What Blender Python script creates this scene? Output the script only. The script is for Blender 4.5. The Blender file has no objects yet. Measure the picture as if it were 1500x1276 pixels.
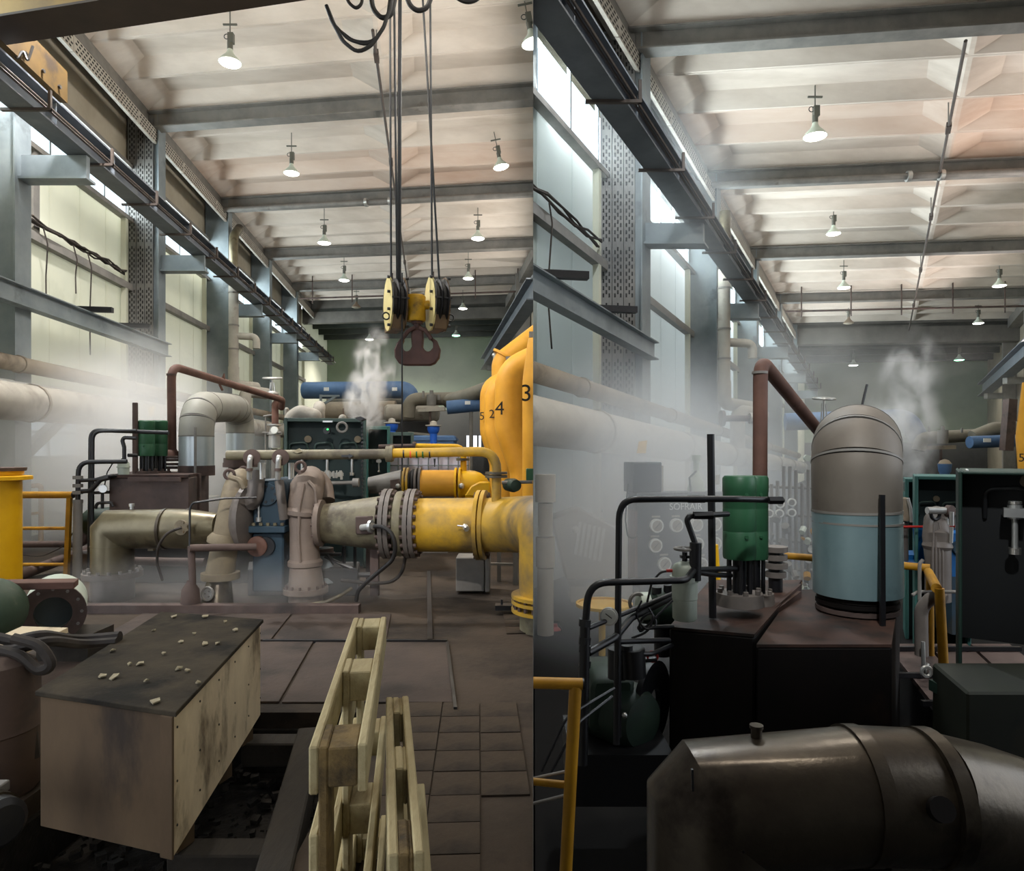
import bpy, bmesh, math, random
from mathutils import Vector as V, Matrix
random.seed(7)
sc = bpy.context.scene
col = sc.collection
PI = math.pi
# ------------------------------------------------------------------ camera
EYE = 1.65
cam = bpy.data.objects.new('camera', bpy.data.cameras.new('camera'))
col.objects.link(cam)
cam.location = (0, 0, EYE)
cam.rotation_euler = (PI / 2, 0, 0)
cam.data.sensor_width = 36
cam.data.lens = 24
cam.data.shift_y = 22 / 1500
cam.data.clip_end = 300
cam.data.clip_start = 0.05
sc.camera = cam
# ------------------------------------------------------------------ world, view
wd = bpy.data.worlds.new('overcast_sky')
sc.world = wd
wd.use_nodes = True
wbg = wd.node_tree.nodes['Background']
wbg.inputs[0].default_value = (0.86, 0.92, 1.0, 1)
wbg.inputs[1].default_value = 3.0
sc.view_settings.view_transform = 'Standard'
sc.view_settings.look = 'None'
sc.view_settings.gamma = 1
sc.view_settings.use_curve_mapping = False
sc.view_settings.exposure = 0.0
cy = sc.cycles
cy.use_denoising = True
cy.max_bounces = 6
cy.diffuse_bounces = 3
cy.glossy_bounces = 3
cy.transparent_max_bounces = 12
cy.transmission_bounces = 4
cy.volume_bounces = 3
cy.volume_step_rate = 3.0
cy.volume_max_steps = 96
cy.caustics_reflective = False
cy.caustics_refractive = False
cy.sample_clamp_indirect = 4


def area(name, loc, direction, sx, sy, power, color=(1, 1, 1), spread=PI):
    l = bpy.data.lights.new(name, 'AREA')
    l.shape = 'RECTANGLE'
    l.size = sx
    l.size_y = sy
    l.energy = power
    l.color = color
    l.spread = spread
    o = bpy.data.objects.new(name, l)
    col.objects.link(o)
    o.location = loc
    d = V(direction).normalized()
    o.rotation_euler = d.to_track_quat('-Z', 'Y').to_euler()
    return o


LIGHT = dict(win_left=420, win_right=1100, fill_left=600, fill_right=400, lamp=260)
# added fill strip along the dividing wall, brightening the left bay
area('fill_light_left', (0.37, 13, 8.0), (-1, 0.031, -0.12), 16, 1.6, LIGHT['fill_left'], (1, .95, .88))
# added fill for the farther part of the left bay, no window there
area('fill_light_far_left', (0.77, 26, 8.0), (-1, 0.031, 0.05), 9, 1.6, LIGHT['fill_left'] * .6, (1, .95, .88))
# unseen fills added beside the right bay, throwing light up on the roof
area('fill_light_right', (13.5, 11, 6.4), (-.75, .1, .62), 16, 1.6, LIGHT['fill_right'], (1, .9, .84), 2.2)
area('fill_light_far_right', (19.5, 24, 5.6), (-.85, .05, .5), 14, 1.6, LIGHT['fill_right'] * .95, (1, .9, .84), 2.2)



def overhead_fill(loc, power, color=(1, .94, .85), size=.25):
    """unseen spot added overhead to brighten machines and steam"""
    l = bpy.data.lights.new('overhead_fill_light', 'SPOT')
    l.energy = power
    l.color = color
    l.spot_size = math.radians(150); l.spot_blend = .5
    l.shadow_soft_size = size
    o = bpy.data.objects.new('overhead_fill_light', l)
    col.objects.link(o)
    o.location = loc
    return o


overhead_fill((-2.9, 7.6, 9.3), 800)
overhead_fill((-6.3, 10.2, 9.3), 2600, (1, .98, .96))
overhead_fill((1.75, 2.5, 9.0), 650)
o = overhead_fill((-1.0, -.6, 6.6), 2200, (1, .97, .92), .12)  # added spot behind the camera, aimed at the pump train
o.data.spot_size = math.radians(27)
o.data.spot_blend = .9
o.rotation_euler = (V((-2.0, 7.6, 1.0)) - o.location).to_track_quat('-Z', 'Y').to_euler()
o = overhead_fill((.35, -.7, 6.0), 1150, (.94, .98, 1.0), .12)  # added spot, aimed to brighten the right bay's duct
o.data.spot_size = math.radians(27)
o.data.spot_blend = .9
o.rotation_euler = (V((2.05, 4.1, 1.55)) - o.location).to_track_quat('-Z', 'Y').to_euler()
overhead_fill((1.9, 8.6, 9.0), 1000, (.86, .94, 1.0))
overhead_fill((5.2, 8.0, 9.0), 500)

# ------------------------------------------------------------------ projection helper
def P(px, py, d):
    """a point at depth d metres, read off the photograph"""
    return V(((px - 750) / 1000 * d, d, EYE + (660 - py) / 1000 * d))


def S(px, d):
    return px * d / 1000


X, Y, Z = V((1, 0, 0)), V((0, 1, 0)), V((0, 0, 1))


def frame(axis):
    a = axis.normalized()
    u = a.cross(Z)
    if u.length < 1e-4:
        u = a.cross(X)
    u.normalize()
    return u, a.cross(u).normalized(), a


def fillet(pts, R, seg=6):
    if not R or len(pts) < 3:
        return [V(p) for p in pts]
    out = [V(pts[0])]
    for i in range(1, len(pts) - 1):
        p, a, b = V(pts[i]), V(pts[i - 1]), V(pts[i + 1])
        da, db = (a - p), (b - p)
        la, lb = da.length, db.length
        da.normalize(); db.normalize()
        ang = da.angle(db)
        if ang > PI - .02:
            out.append(p); continue
        t = min(R / math.tan(ang / 2), la * .49, lb * .49)
        p0, p1 = p + da * t, p + db * t
        for k in range(seg + 1):
            q = k / seg
            # quadratic blend lies near to the arc
            w = 2 * q * (1 - q)
            out.append(p0 * (1 - q) ** 2 + p * w + p1 * q ** 2)
    out.append(V(pts[-1]))
    return out


class MB:
    def __init__(s):
        s.v = []; s.f = []

    def add(s, vs, fs):
        n = len(s.v)
        s.v += [V(q) for q in vs]
        s.f += [tuple(i + n for i in f) for f in fs]
        return s

    def hexa(s, a):
        """eight corners: bottom four then top four, same order"""
        return s.add(a, [(0, 3, 2, 1), (4, 5, 6, 7), (0, 1, 5, 4), (1, 2, 6, 5), (2, 3, 7, 6), (3, 0, 4, 7)])

    def box(s, c, sz, M=None):
        hx, hy, hz = sz[0] / 2, sz[1] / 2, sz[2] / 2
        a = [V((x, y, z)) for z in (-hz, hz) for x, y in ((-hx, -hy), (hx, -hy), (hx, hy), (-hx, hy))]
        if M is not None:
            a = [M @ q for q in a]
        return s.hexa([V(c) + q for q in a])

    def bar(s, p0, p1, w, h, up=Z):
        p0, p1 = V(p0), V(p1)
        d = (p1 - p0).normalized()
        u = d.cross(up)
        if u.length < 1e-4:
            u = d.cross(X)
        u.normalize()
        t = u.cross(d).normalized()
        q = []
        for zz in (-1, 1):
            for p, ss in ((p0, -1), (p0, 1), (p1, 1), (p1, -1)):
                q.append(p + u * (ss * w / 2) + t * (zz * h / 2))
        return s.hexa(q)

    def rings(s, rows, caps=True, closed=False):
        n = len(rows[0])
        base = len(s.v)
        for r in rows:
            s.v += [V(q) for q in r]
        m = len(rows)
        for i in range(m if closed else m - 1):
            j = (i + 1) % m
            for k in range(n):
                l = (k + 1) % n
                s.f.append((base + i * n + k, base + i * n + l, base + j * n + l, base + j * n + k))
        if caps and not closed:
            s.f.append(tuple(base + k for k in reversed(range(n))))
            s.f.append(tuple(base + (m - 1) * n + k for k in range(n)))
        return s

    def tube(s, pts, r, n=12, fil=0, seg=6, caps=True):
        pts = fillet(pts, fil, seg)
        m = len(pts)
        rs = r if isinstance(r, (list, tuple)) else [r] * m
        u = None
        rows = []
        for i, p in enumerate(pts):
            if i == 0: d = pts[1] - p
            elif i == m - 1: d = p - pts[i - 1]
            else: d = (pts[i + 1] - p).normalized() + (p - pts[i - 1]).normalized()
            d.normalize()
            if u is None:
                u = frame(d)[0]
            u = (u - d * u.dot(d))
            if u.length < 1e-5: u = frame(d)[0]
            u.normalize()
            w = d.cross(u)
            k = 1.0
            if 0 < i < m - 1:
                c = (pts[i + 1] - p).normalized().dot(d)
                k = 1 / max(c, .5) if not fil else 1
            rows.append([p + (u * math.cos(t) + w * math.sin(t)) * rs[i] * k for t in [2 * PI * j / n for j in range(n)]])
        return s.rings(rows, caps)

    def mitre(s, pts, r, n=32):
        """a pipe with sharp mitred corners"""
        pts = [V(p) for p in pts]
        d = [(pts[i + 1] - pts[i]).normalized() for i in range(len(pts) - 1)]
        u = frame(d[0])[0]
        rows = []
        for i, p in enumerate(pts):
            dp = d[max(i - 1, 0)]
            dn = d[min(i, len(d) - 1)]
            u = (u - dp * u.dot(dp)).normalized()
            w = dp.cross(u)
            nn = (dp + dn).normalized()
            row = []
            for k in range(n):
                t = 2 * PI * k / n
                o = (u * math.cos(t) + w * math.sin(t)) * r
                row.append(p + o - dp * (o.dot(nn) / dp.dot(nn)))
            rows.append(row)
            # carry the reference direction over the corner
            q = u - dp * (u.dot(nn) / dp.dot(nn))
            u = (q - dn * q.dot(dn)).normalized()
        return s.rings(rows)

    def cyl(s, p0, p1, r0, r1=None, n=16, caps=True):
        return s.tube([p0, p1], [r0, r0 if r1 is None else r1], n, caps=caps)

    def lathe(s, o, axis, prof, n=24, closed=False):
        u, w, a = frame(V(axis))
        o = V(o)
        rows = [[o + a * t + (u * math.cos(q) + w * math.sin(q)) * max(r, 1e-4) for q in [2 * PI * k / n for k in range(n)]] for t, r in prof]
        return s.rings(rows, not closed, closed)

    def flange(s, c, axis, R, r, th, n=28):
        return s.lathe(c, axis, [(-th / 2, r), (-th / 2, R), (th / 2, R), (th / 2, r)], n, True)

    def disc(s, c, axis, R, th, n=24):
        return s.lathe(c, axis, [(-th / 2, R), (th / 2, R)], n)

    def bolts(s, c, axis, R, k, r, h, n=6, ph=0):
        u, w, a = frame(V(axis))
        for i in range(k):
            t = 2 * PI * (i + ph) / k
            q = V(c) + (u * math.cos(t) + w * math.sin(t)) * R
            s.cyl(q - a * h / 2, q + a * h / 2, r, n=n)
        return s

    def torus(s, c, axis, R, r, n=20, m=8, a0=0, a1=2 * PI):
        u, w, a = frame(V(axis))
        c = V(c)
        full = abs(a1 - a0 - 2 * PI) < 1e-4
        rows = []
        for i in range(n if full else n + 1):
            t = a0 + (a1 - a0) * i / n
            d = u * math.cos(t) + w * math.sin(t)
            rows.append([c + d * (R + r * math.cos(q)) + a * (r * math.sin(q)) for q in [2 * PI * k / m for k in range(m)]])
        return s.rings(rows, not full, full)

    def ball(s, c, r, n=14, m=8, sq=(1, 1, 1)):
        rows = []
        for i in range(m + 1):
            t = PI * i / m
            rr = max(math.sin(t), 1e-3)
            rows.append([V(c) + V((r * sq[0] * rr * math.cos(q), r * sq[1] * rr * math.sin(q), r * sq[2] * math.cos(t))) for q in [2 * PI * k / n for k in range(n)]])
        return s.rings(rows)

    def prism(s, poly, vec):
        vec = V(vec)
        n = len(poly)
        vs = [V(p) for p in poly] + [V(p) + vec for p in poly]
        fs = [tuple(reversed(range(n))), tuple(range(n, 2 * n))] + [(i, (i + 1) % n, n + (i + 1) % n, n + i) for i in range(n)]
        return s.add(vs, fs)

    def ibeam(s, p0, p1, w, h, tf=.025, tw=.02, up=Z):
        p0, p1 = V(p0), V(p1)
        d = (p1 - p0).normalized()
        u = d.cross(up).normalized()
        t = u.cross(d).normalized()
        a, b = w / 2, h / 2
        c, e = tw / 2, h / 2 - tf
        poly = [(-a, -b), (a, -b), (a, -e), (c, -e), (c, e), (a, e), (a, b), (-a, b), (-a, e), (-c, e), (-c, -e), (-a, -e)]
        return s.prism([p0 + u * x + t * y for x, y in poly], p1 - p0)


# ------------------------------------------------------------------ objects
ORG = {}


def mesh_of(mb, name, org, smooth=True, clip=0, bevel=0):
    bm = bmesh.new()
    vs = [bm.verts.new(q) for q in mb.v]
    for f in mb.f:
        try:
            bm.faces.new([vs[i] for i in f])
        except ValueError:
            pass
    bmesh.ops.recalc_face_normals(bm, faces=bm.faces)
    if clip:
        # the dividing wall's plane runs along x = 0.031 y; keep one side of it
        g = bm.verts[:] + bm.edges[:] + bm.faces[:]
        r = bmesh.ops.bisect_plane(bm, geom=g, plane_co=V((.0004 * clip, 0, 0)), plane_no=V((clip * -1, clip * .031, 0)), clear_outer=True)
        ed = [e for e in bm.edges if e.is_boundary]
        if ed:
            bmesh.ops.holes_fill(bm, edges=ed, sides=0)
    if bevel:
        ed = [e for e in bm.edges if e.is_manifold and e.calc_face_angle(0) > .7]
        bmesh.ops.bevel(bm, geom=ed, offset=bevel, segments=1, affect='EDGES', clamp_overlap=True)
    bmesh.ops.translate(bm, verts=bm.verts, vec=-org)
    me = bpy.data.meshes.new(name)
    bm.to_mesh(me)
    bm.free()
    if smooth:
        me.polygons.foreach_set('use_smooth', [True] * len(me.polygons))
        me.set_sharp_from_angle(angle=math.radians(38))
    return me


def tag(o, label=None, cat=None, group=None, kind=None):
    if label: o['label'] = label
    if cat: o['category'] = cat
    if group: o['group'] = group
    if kind: o['kind'] = kind
    return o


def thing(name, loc, label, cat, group=None):
    o = bpy.data.objects.new(name, None)
    o.empty_display_size = .1
    col.objects.link(o)
    o.location = loc
    ORG[o.name] = V(loc)
    return tag(o, label, cat, group)


def part(name, mb, m, parent, label=None, kind=None, smooth=True, clip=0, bevel=0):
    org = ORG[parent.name]
    me = mesh_of(mb, name, org, smooth, clip, bevel)
    if not len(me.polygons):
        return None
    me.materials.append(m)
    o = bpy.data.objects.new(name, me)
    col.objects.link(o)
    o.parent = parent
    ORG[o.name] = org
    return tag(o, label, None, None, kind)


def solo(name, mb, m, label=None, cat=None, group=None, kind=None, smooth=True, clip=0, bevel=0):
    """a top-level thing that is one mesh"""
    xs = [q.x for q in mb.v]; ys = [q.y for q in mb.v]; zs = [q.z for q in mb.v]
    org = V(((min(xs) + max(xs)) / 2, (min(ys) + max(ys)) / 2, min(zs)))
    me = mesh_of(mb, name, org, smooth, clip, bevel)
    me.materials.append(m)
    o = bpy.data.objects.new(name, me)
    o.location = org
    col.objects.link(o)
    ORG[o.name] = org
    return tag(o, label, cat, group, kind)


def copy_part(o, parent, loc=(0, 0, 0)):
    c = o.copy()
    col.objects.link(c)
    c.parent = parent
    c.location = loc
    return c


def copy_tree(root, loc, label, rot=None):
    r = root.copy()
    col.objects.link(r)
    r.location = loc
    if rot is not None: r.rotation_euler = rot
    r['label'] = label
    for ch in list(root.children):
        c = ch.copy(); col.objects.link(c); c.parent = r
        for g in list(ch.children):
            d = g.copy(); col.objects.link(d); d.parent = c
    return r


def lettering(text, size, loc, right, up, m, parent, name='lettering', depth=.0015):
    cu = bpy.data.curves.new(name, 'FONT')
    cu.body = text
    cu.size = size
    cu.align_x = 'CENTER'; cu.align_y = 'CENTER'
    cu.extrude = depth
    cu.materials.append(m)
    tmp = bpy.data.objects.new(name, cu)
    me = bpy.data.meshes.new_from_object(tmp)
    bpy.data.objects.remove(tmp)
    bpy.data.curves.remove(cu)
    o = bpy.data.objects.new(name, me)
    col.objects.link(o)
    r = V(right).normalized(); n = r.cross(V(up)).normalized(); u = n.cross(r)
    M = Matrix((r, u, n)).transposed().to_4x4()
    o.parent = parent
    M.translation = V(loc) - ORG[parent.name]
    o.matrix_local = M
    ORG[o.name] = ORG[parent.name]
    return o


# ------------------------------------------------------------------ materials
def lin(c):
    return tuple(((q / 255) / 12.92 if q / 255 < .04045 else ((q / 255 + .055) / 1.055) ** 2.4) for q in c)


def mat(name, c1, c2=None, scale=3.0, rough=.6, metal=0.0, c3=None, s3=1.2, t3=.58, bump=0.0, bscale=30, stretch=(1, 1, 1), spec=.4, soft=.12):
    m = bpy.data.materials.new(name)
    m.use_nodes = True
    nt = m.node_tree
    b = nt.nodes['Principled BSDF']
    b.inputs['Roughness'].default_value = rough
    b.inputs['Metallic'].default_value = metal
    b.inputs['Specular IOR Level'].default_value = spec
    L = nt.links.new
    if c2 is None:
        b.inputs['Base Color'].default_value = (*lin(c1), 1)
    tc = nt.nodes.new('ShaderNodeTexCoord')
    mp = nt.nodes.new('ShaderNodeMapping')
    mp.inputs['Scale'].default_value = stretch
    L(tc.outputs['Object'], mp.inputs[0])

    def noise(s, det=6):
        n = nt.nodes.new('ShaderNodeTexNoise')
        n.inputs['Scale'].default_value = s
        n.inputs['Detail'].default_value = det
        n.inputs['Roughness'].default_value = .62
        L(mp.outputs[0], n.inputs['Vector'])
        return n
    if c2 is not None:
        n = noise(scale)
        r = nt.nodes.new('ShaderNodeValToRGB')
        r.color_ramp.elements[0].position = .36
        r.color_ramp.elements[1].position = .66
        r.color_ramp.elements[0].color = (*lin(c1), 1)
        r.color_ramp.elements[1].color = (*lin(c2), 1)
        L(n.outputs[0], r.inputs[0])
        out = r.outputs[0]
        if c3 is not None:
            n3 = noise(s3, 8)
            r3 = nt.nodes.new('ShaderNodeValToRGB')
            r3.color_ramp.elements[0].position = t3
            r3.color_ramp.elements[1].position = t3 + soft
            r3.color_ramp.elements[0].color = (0, 0, 0, 1)
            r3.color_ramp.elements[1].color = (1, 1, 1, 1)
            L(n3.outputs[0], r3.inputs[0])
            mx = nt.nodes.new('ShaderNodeMix')
            mx.data_type = 'RGBA'
            L(r3.outputs[0], mx.inputs[0])
            L(out, mx.inputs[6])
            mx.inputs[7].default_value = (*lin(c3), 1)
            out = mx.outputs[2]
        L(out, b.inputs['Base Color'])
    if bump:
        n = noise(bscale, 5)
        bp = nt.nodes.new('ShaderNodeBump')
        bp.inputs['Strength'].default_value = bump
        bp.inputs['Distance'].default_value = .02
        L(n.outputs[0], bp.inputs['Height'])
        L(bp.outputs[0], b.inputs['Normal'])
    return m


def glow(name, c, strength):
    m = bpy.data.materials.new(name)
    m.use_nodes = True
    b = m.node_tree.nodes['Principled BSDF']
    b.inputs['Base Color'].default_value = (*lin(c), 1)
    b.inputs['Emission Color'].default_value = (*lin(c), 1)
    b.inputs['Emission Strength'].default_value = strength
    return m


def glass(name, tint=(235, 240, 240)):
    m = bpy.data.materials.new(name)
    m.use_nodes = True
    nt = m.node_tree
    nt.nodes.remove(nt.nodes['Principled BSDF'])
    o = nt.nodes['Material Output']
    t = nt.nodes.new('ShaderNodeBsdfTransparent')
    t.inputs[0].default_value = (*lin(tint), 1)
    g = nt.nodes.new('ShaderNodeBsdfGlossy')
    g.inputs['Roughness'].default_value = .05
    x = nt.nodes.new('ShaderNodeMixShader')
    x.inputs[0].default_value = .06
    nt.links.new(t.outputs[0], x.inputs[1])
    nt.links.new(g.outputs[0], x.inputs[2])
    nt.links.new(x.outputs[0], o.inputs[0])
    return m


M = dict(
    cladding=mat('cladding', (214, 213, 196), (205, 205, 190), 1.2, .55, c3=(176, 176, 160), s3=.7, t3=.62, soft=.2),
    cladding_tan=mat('cladding_tan', (176, 166, 148), (160, 150, 132), 1.0, .7),
    steel_blue=mat('steel_blue', (128, 137, 140), (112, 121, 126), 2.0, .5, c3=(86, 92, 96), t3=.6),
    steel_grey=mat('steel_grey', (132, 128, 122), (110, 107, 103), 2.0, .55, c3=(86, 78, 70), s3=1.6, t3=.64),
    girder=mat('girder', (104, 110, 116), (86, 92, 100), 2.0, .5, c3=(124, 126, 126), s3=1.2, t3=.63),
    tray=mat('tray', (186, 180, 168), (160, 152, 142), 3, .5),
    plate=mat('perforated_plate', (112, 110, 106), (92, 90, 88), 2.5, .5),
    black_hole=mat('dark_hole', (26, 25, 24), rough=.9),
    slab=mat('roof_slab', (226, 214, 202), (206, 193, 180), 1.5, .8, c3=(186, 150, 124), s3=.28, t3=.62, soft=.2, stretch=(.35, 1.2, 1)),
    slab_stained=mat('roof_slab_stained', (222, 204, 190), (208, 184, 166), .9, .8, c3=(184, 146, 122), s3=.34, t3=.5, soft=.22, stretch=(.3, 1.2, 1)),
    slab_dark=mat('roof_slab_dark', (66, 72, 66), (48, 54, 50), 1.0, .8),
    beam_dark=mat('header', (110, 106, 100), (90, 87, 82), 1.2, .7),
    wall_green=mat('wall_green', (150, 166, 142), (136, 152, 130), .6, .8, c3=(112, 124, 108), s3=.35, t3=.6),
    wall_dark=mat('wall_dark', (66, 66, 66), (50, 50, 52), 1.0, .8),
    partition=mat('partition', (172, 170, 164), (158, 156, 150), 1.0, .9),
    floor=mat('floor_concrete', (74, 63, 53), (56, 48, 40), 1.4, .8, c3=(40, 34, 29), s3=.8, t3=.5, bump=.3, bscale=18, spec=.2),
    floor_dark=mat('floor_dark', (18, 16, 15), (12, 11, 10), 1.5, .85, spec=.15),  # near-black; the dimness of the lower right is put into the colour
    tile=mat('floor_tile', (74, 62, 50), (57, 48, 39), 2.2, .75, c3=(41, 34, 28), s3=1.3, t3=.52, bump=.25, bscale=25, spec=.2),
    steel_plate=mat('floor_plate', (74, 62, 55), (58, 48, 43), 1.8, .65, c3=(42, 35, 31), s3=1.0, t3=.52, bump=.2, bscale=22, spec=.25),
    dirt=mat('dirt', (42, 37, 31), (26, 23, 20), 9, .95, c3=(84, 76, 62), s3=14, t3=.66, bump=.8, bscale=20),
    timber_dark=mat('timber_dark', (52, 46, 38), (34, 30, 25), 6, .85, stretch=(1, .2, 1), bump=.4),
    plywood=mat('plywood', (226, 208, 176), (196, 178, 148), 3.0, .8, c3=(112, 97, 78), s3=2.8, t3=.54, bump=.12, stretch=(1, 1, .6)),  # crate side brightened; light from the right is put into the colour
    plywood_shaded=mat('plywood_shaded', (98, 79, 57), (76, 60, 43), 2.4, .85, c3=(48, 38, 29), s3=1.8, t3=.53, bump=.12, stretch=(1, 1, .45)),  # dark copy of the plywood; the crate front's shade is put into the colour
    plywood_top_shaded=mat('plywood_top_shaded', (70, 62, 50), (48, 43, 35), 3.2, .85, c3=(32, 29, 25), s3=2.2, t3=.48, bump=.15, spec=.15),  # lid copy, its weaker light put into the colour
    pallet=mat('pallet_wood', (186, 172, 132), (154, 138, 100), 5, .75, c3=(120, 102, 66), s3=5, t3=.6, bump=.3, bscale=26, stretch=(2, .5, 2)),
    pallet_dark=mat('pallet_wood_dark', (128, 106, 66), (92, 76, 48), 7, .85, c3=(50, 42, 30), s3=4, t3=.5, bump=.5),
    chip=mat('wood_chip', (170, 160, 134), (140, 130, 106), 20, .8),
    yellow=mat('yellow_paint', (240, 186, 22), (226, 168, 16), 2, .45, c3=(196, 146, 20), s3=1.6, t3=.6),
    yellow_big=mat('yellow_pipe', (232, 168, 54), (212, 150, 40), 1.3, .55, c3=(180, 136, 66), s3=.8, t3=.56, soft=.25),
    yellow_dirty=mat('yellow_dirty', (206, 160, 38), (166, 132, 52), 2.0, .5, c3=(96, 84, 66), s3=1.3, t3=.44, soft=.2),
    yellow_dim=mat('yellow_dim', (190, 138, 22), (150, 106, 18), 3, .55, c3=(80, 58, 22), s3=3, t3=.6),
    olive=mat('olive_grime', (124, 118, 94), (98, 90, 72), 3.5, .55, c3=(76, 68, 56), s3=2.4, t3=.5, bump=.12),
    rust=mat('rust_pipe', (112, 80, 68), (88, 62, 54), 3, .7, c3=(64, 48, 43), s3=2, t3=.56, bump=.1),
    rust_dark=mat('rust_dark', (92, 76, 70), (72, 58, 54), 3, .75, c3=(52, 44, 42), s3=2, t3=.55),
    tank=mat('tank_brown', (88, 72, 66), (66, 54, 50), 2, .6, c3=(44, 38, 36), s3=1.3, t3=.52),
    tank_dim=mat('tank_dim', (20, 15, 13), (11, 9, 8), 2, .6, c3=(32, 21, 16), s3=2.0, t3=.6, spec=.2),  # tank brown taken near black, dim light put into the colour
    tank_top=mat('tank_top', (70, 46, 36), (46, 31, 26), 4, .7, c3=(28, 21, 18), s3=3, t3=.5),
    motor=mat('motor_green', (46, 92, 62), (36, 76, 52), 2, .45, c3=(28, 56, 40), s3=2.2, t3=.58),
    motor_dark=mat('green_dark', (40, 58, 46), (28, 42, 34), 3, .55, c3=(46, 38, 28), s3=3, t3=.55),
    duct=mat('galvanised', (196, 204, 206), (176, 186, 190), 1.6, .36, .55, c3=(160, 160, 152), s3=1.0, t3=.58),
    duct_matt=mat('galvanised_matt', (160, 158, 148), (140, 138, 130), 1.4, .6, .15, c3=(112, 100, 88), s3=1.1, t3=.58),
    duct_teal=mat('galvanised_teal', (150, 176, 180), (126, 154, 160), 1.6, .36, .5, c3=(104, 124, 128), s3=1.2, t3=.58, spec=.6),
    duct_brown=mat('galvanised_stained', (120, 112, 102), (100, 92, 84), 1.6, .55, .2, c3=(78, 64, 54), s3=1.5, t3=.56),
    stainless=mat('stainless', (118, 109, 86), (90, 82, 64), 2.2, .34, .55, c3=(54, 46, 36), s3=1.6, t3=.5, bump=.05),
    stainless_dim=mat('stainless_dim', (84, 76, 64), (62, 54, 46), 3, .3, .6, c3=(40, 33, 28), s3=2.2, t3=.52, bump=.06),  # darker stainless copy, foreground dimness put into the colour
    silver=mat('silver', (206, 206, 202), (180, 180, 178), 4, .3, .7),
    chrome=mat('bright_steel', (214, 210, 202), rough=.22, metal=.9),
    cast=mat('cast_casing', (128, 113, 102), (106, 93, 84), 2.2, .65, c3=(84, 73, 66), s3=1.6, t3=.55, bump=.15),
    cast_olive=mat('cast_casing_olive', (128, 116, 94), (104, 93, 76), 2.5, .65, c3=(78, 68, 56), s3=1.8, t3=.54, bump=.15),
    cast_grey=mat('cast_casing_grey', (112, 104, 98), (88, 82, 78), 2.5, .5, c3=(70, 64, 60), s3=1.8, t3=.54),
    gear_blue=mat('gearbox_blue', (44, 66, 80), (36, 52, 64), 2, .55, c3=(62, 60, 54), s3=1.6, t3=.53),
    gear_blue_bright=mat('gearbox_blue_bright', (24, 96, 158), (18, 78, 134), 2, .45),
    blue=mat('blue_paint', (84, 116, 156), (70, 98, 136), 1.4, .55, c3=(112, 126, 142), s3=.8, t3=.58),
    blue_tank=mat('blue_plastic', (34, 92, 190), rough=.45),
    black=mat('black_pipe', (38, 38, 40), (26, 26, 28), 5, .4, spec=.5),
    black_r=mat('black_pipe_dim', (20, 20, 24), (12, 12, 14), 5, .42, spec=.5),  # darker copy of the black pipe paint, low light put into the colour
    rubber=mat('rubber', (30, 28, 27), rough=.6),
    hose=mat('hose', (58, 50, 44), (40, 35, 31), 8, .7),
    cabinet=mat('cabinet_green', (70, 88, 82), (56, 72, 68), 2, .5, c3=(42, 56, 52), s3=2, t3=.58),
    cabinet_in=mat('cabinet_inside', (26, 46, 46), (18, 34, 34), 3, .6),
    cabinet_teal=mat('cabinet_teal', (70, 118, 112), (56, 98, 94), 2, .5),
    cabinet_dark=mat('cabinet_dark_green', (40, 62, 54), (28, 46, 40), 2, .55),
    cabinet_black=mat('cabinet_black', (10, 13, 14), (7, 8, 9), 3, .6),
    vessel=mat('vessel_grey', (190, 198, 184), (172, 182, 168), 3, .5, c3=(140, 146, 132), s3=2, t3=.62),
    insul=mat('insulation', (178, 172, 160), (156, 150, 140), 1.6, .8, c3=(122, 112, 100), s3=1.0, t3=.56, bump=.25, bscale=6),
    insul_dirty=mat('insulation_dirty', (150, 138, 120), (122, 110, 94), 1.2, .8, c3=(92, 80, 66), s3=.8, t3=.55, bump=.25, bscale=6),
    farpipe=mat('far_pipe', (132, 126, 112), (104, 98, 86), .8, .6, c3=(82, 76, 66), s3=.5, t3=.55),
    white=mat('white_paint', (226, 226, 222), rough=.5),
    ibc=mat('ibc_plastic', (212, 208, 222), rough=.35),
    face=mat('gauge_face', (226, 228, 222), rough=.4),
    panel=mat('gauge_panel', (48, 54, 62), (38, 44, 51), 2, .5),
    red=mat('red_paint', (170, 40, 34), rough=.4),
    orange=mat('orange_band', (230, 96, 50), rough=.5),
    green_band=mat('green_band', (24, 92, 44), rough=.5),
    guard=mat('guard_brown', (104, 82, 56), (84, 64, 44), 4, .6, c3=(58, 46, 36), s3=3, t3=.54),
    carriage=mat('carriage_yellow', (84, 64, 30), (66, 50, 25), 1.5, .7, c3=(48, 38, 28), s3=1.5, t3=.55, spec=.2),
    plinth_olive=mat('plinth_olive', (34, 38, 26), (24, 27, 20), 3, .7, c3=(44, 42, 26), s3=2, t3=.56),
    conduit=mat('conduit_brown', (84, 74, 68), (66, 58, 54), 4, .6),
    hook=mat('hook_iron', (86, 60, 54), (66, 46, 42), 3, .6, bump=.1),
    hook_yellow=mat('hook_yellow', (196, 152, 26), (160, 122, 24), 4, .5, c3=(80, 64, 30), s3=3, t3=.56),
    cream=mat('cream_cheek', (218, 202, 140), (196, 180, 120), 3, .55, c3=(150, 134, 90), s3=3, t3=.6),
    rope=mat('wire_rope', (24, 26, 30), rough=.5),
    crane=mat('crane_yellow', (156, 124, 52), (132, 104, 42), .9, .6, c3=(84, 64, 40), s3=.6, t3=.5, soft=.3),
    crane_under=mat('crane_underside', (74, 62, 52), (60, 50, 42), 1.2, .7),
    ink=mat('ink', (40, 36, 30), rough=.6),
    lamp_body=mat('lamp_body', (92, 92, 84), rough=.5),
    shade=mat('lamp_shade', (196, 204, 190), rough=.4),
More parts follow.
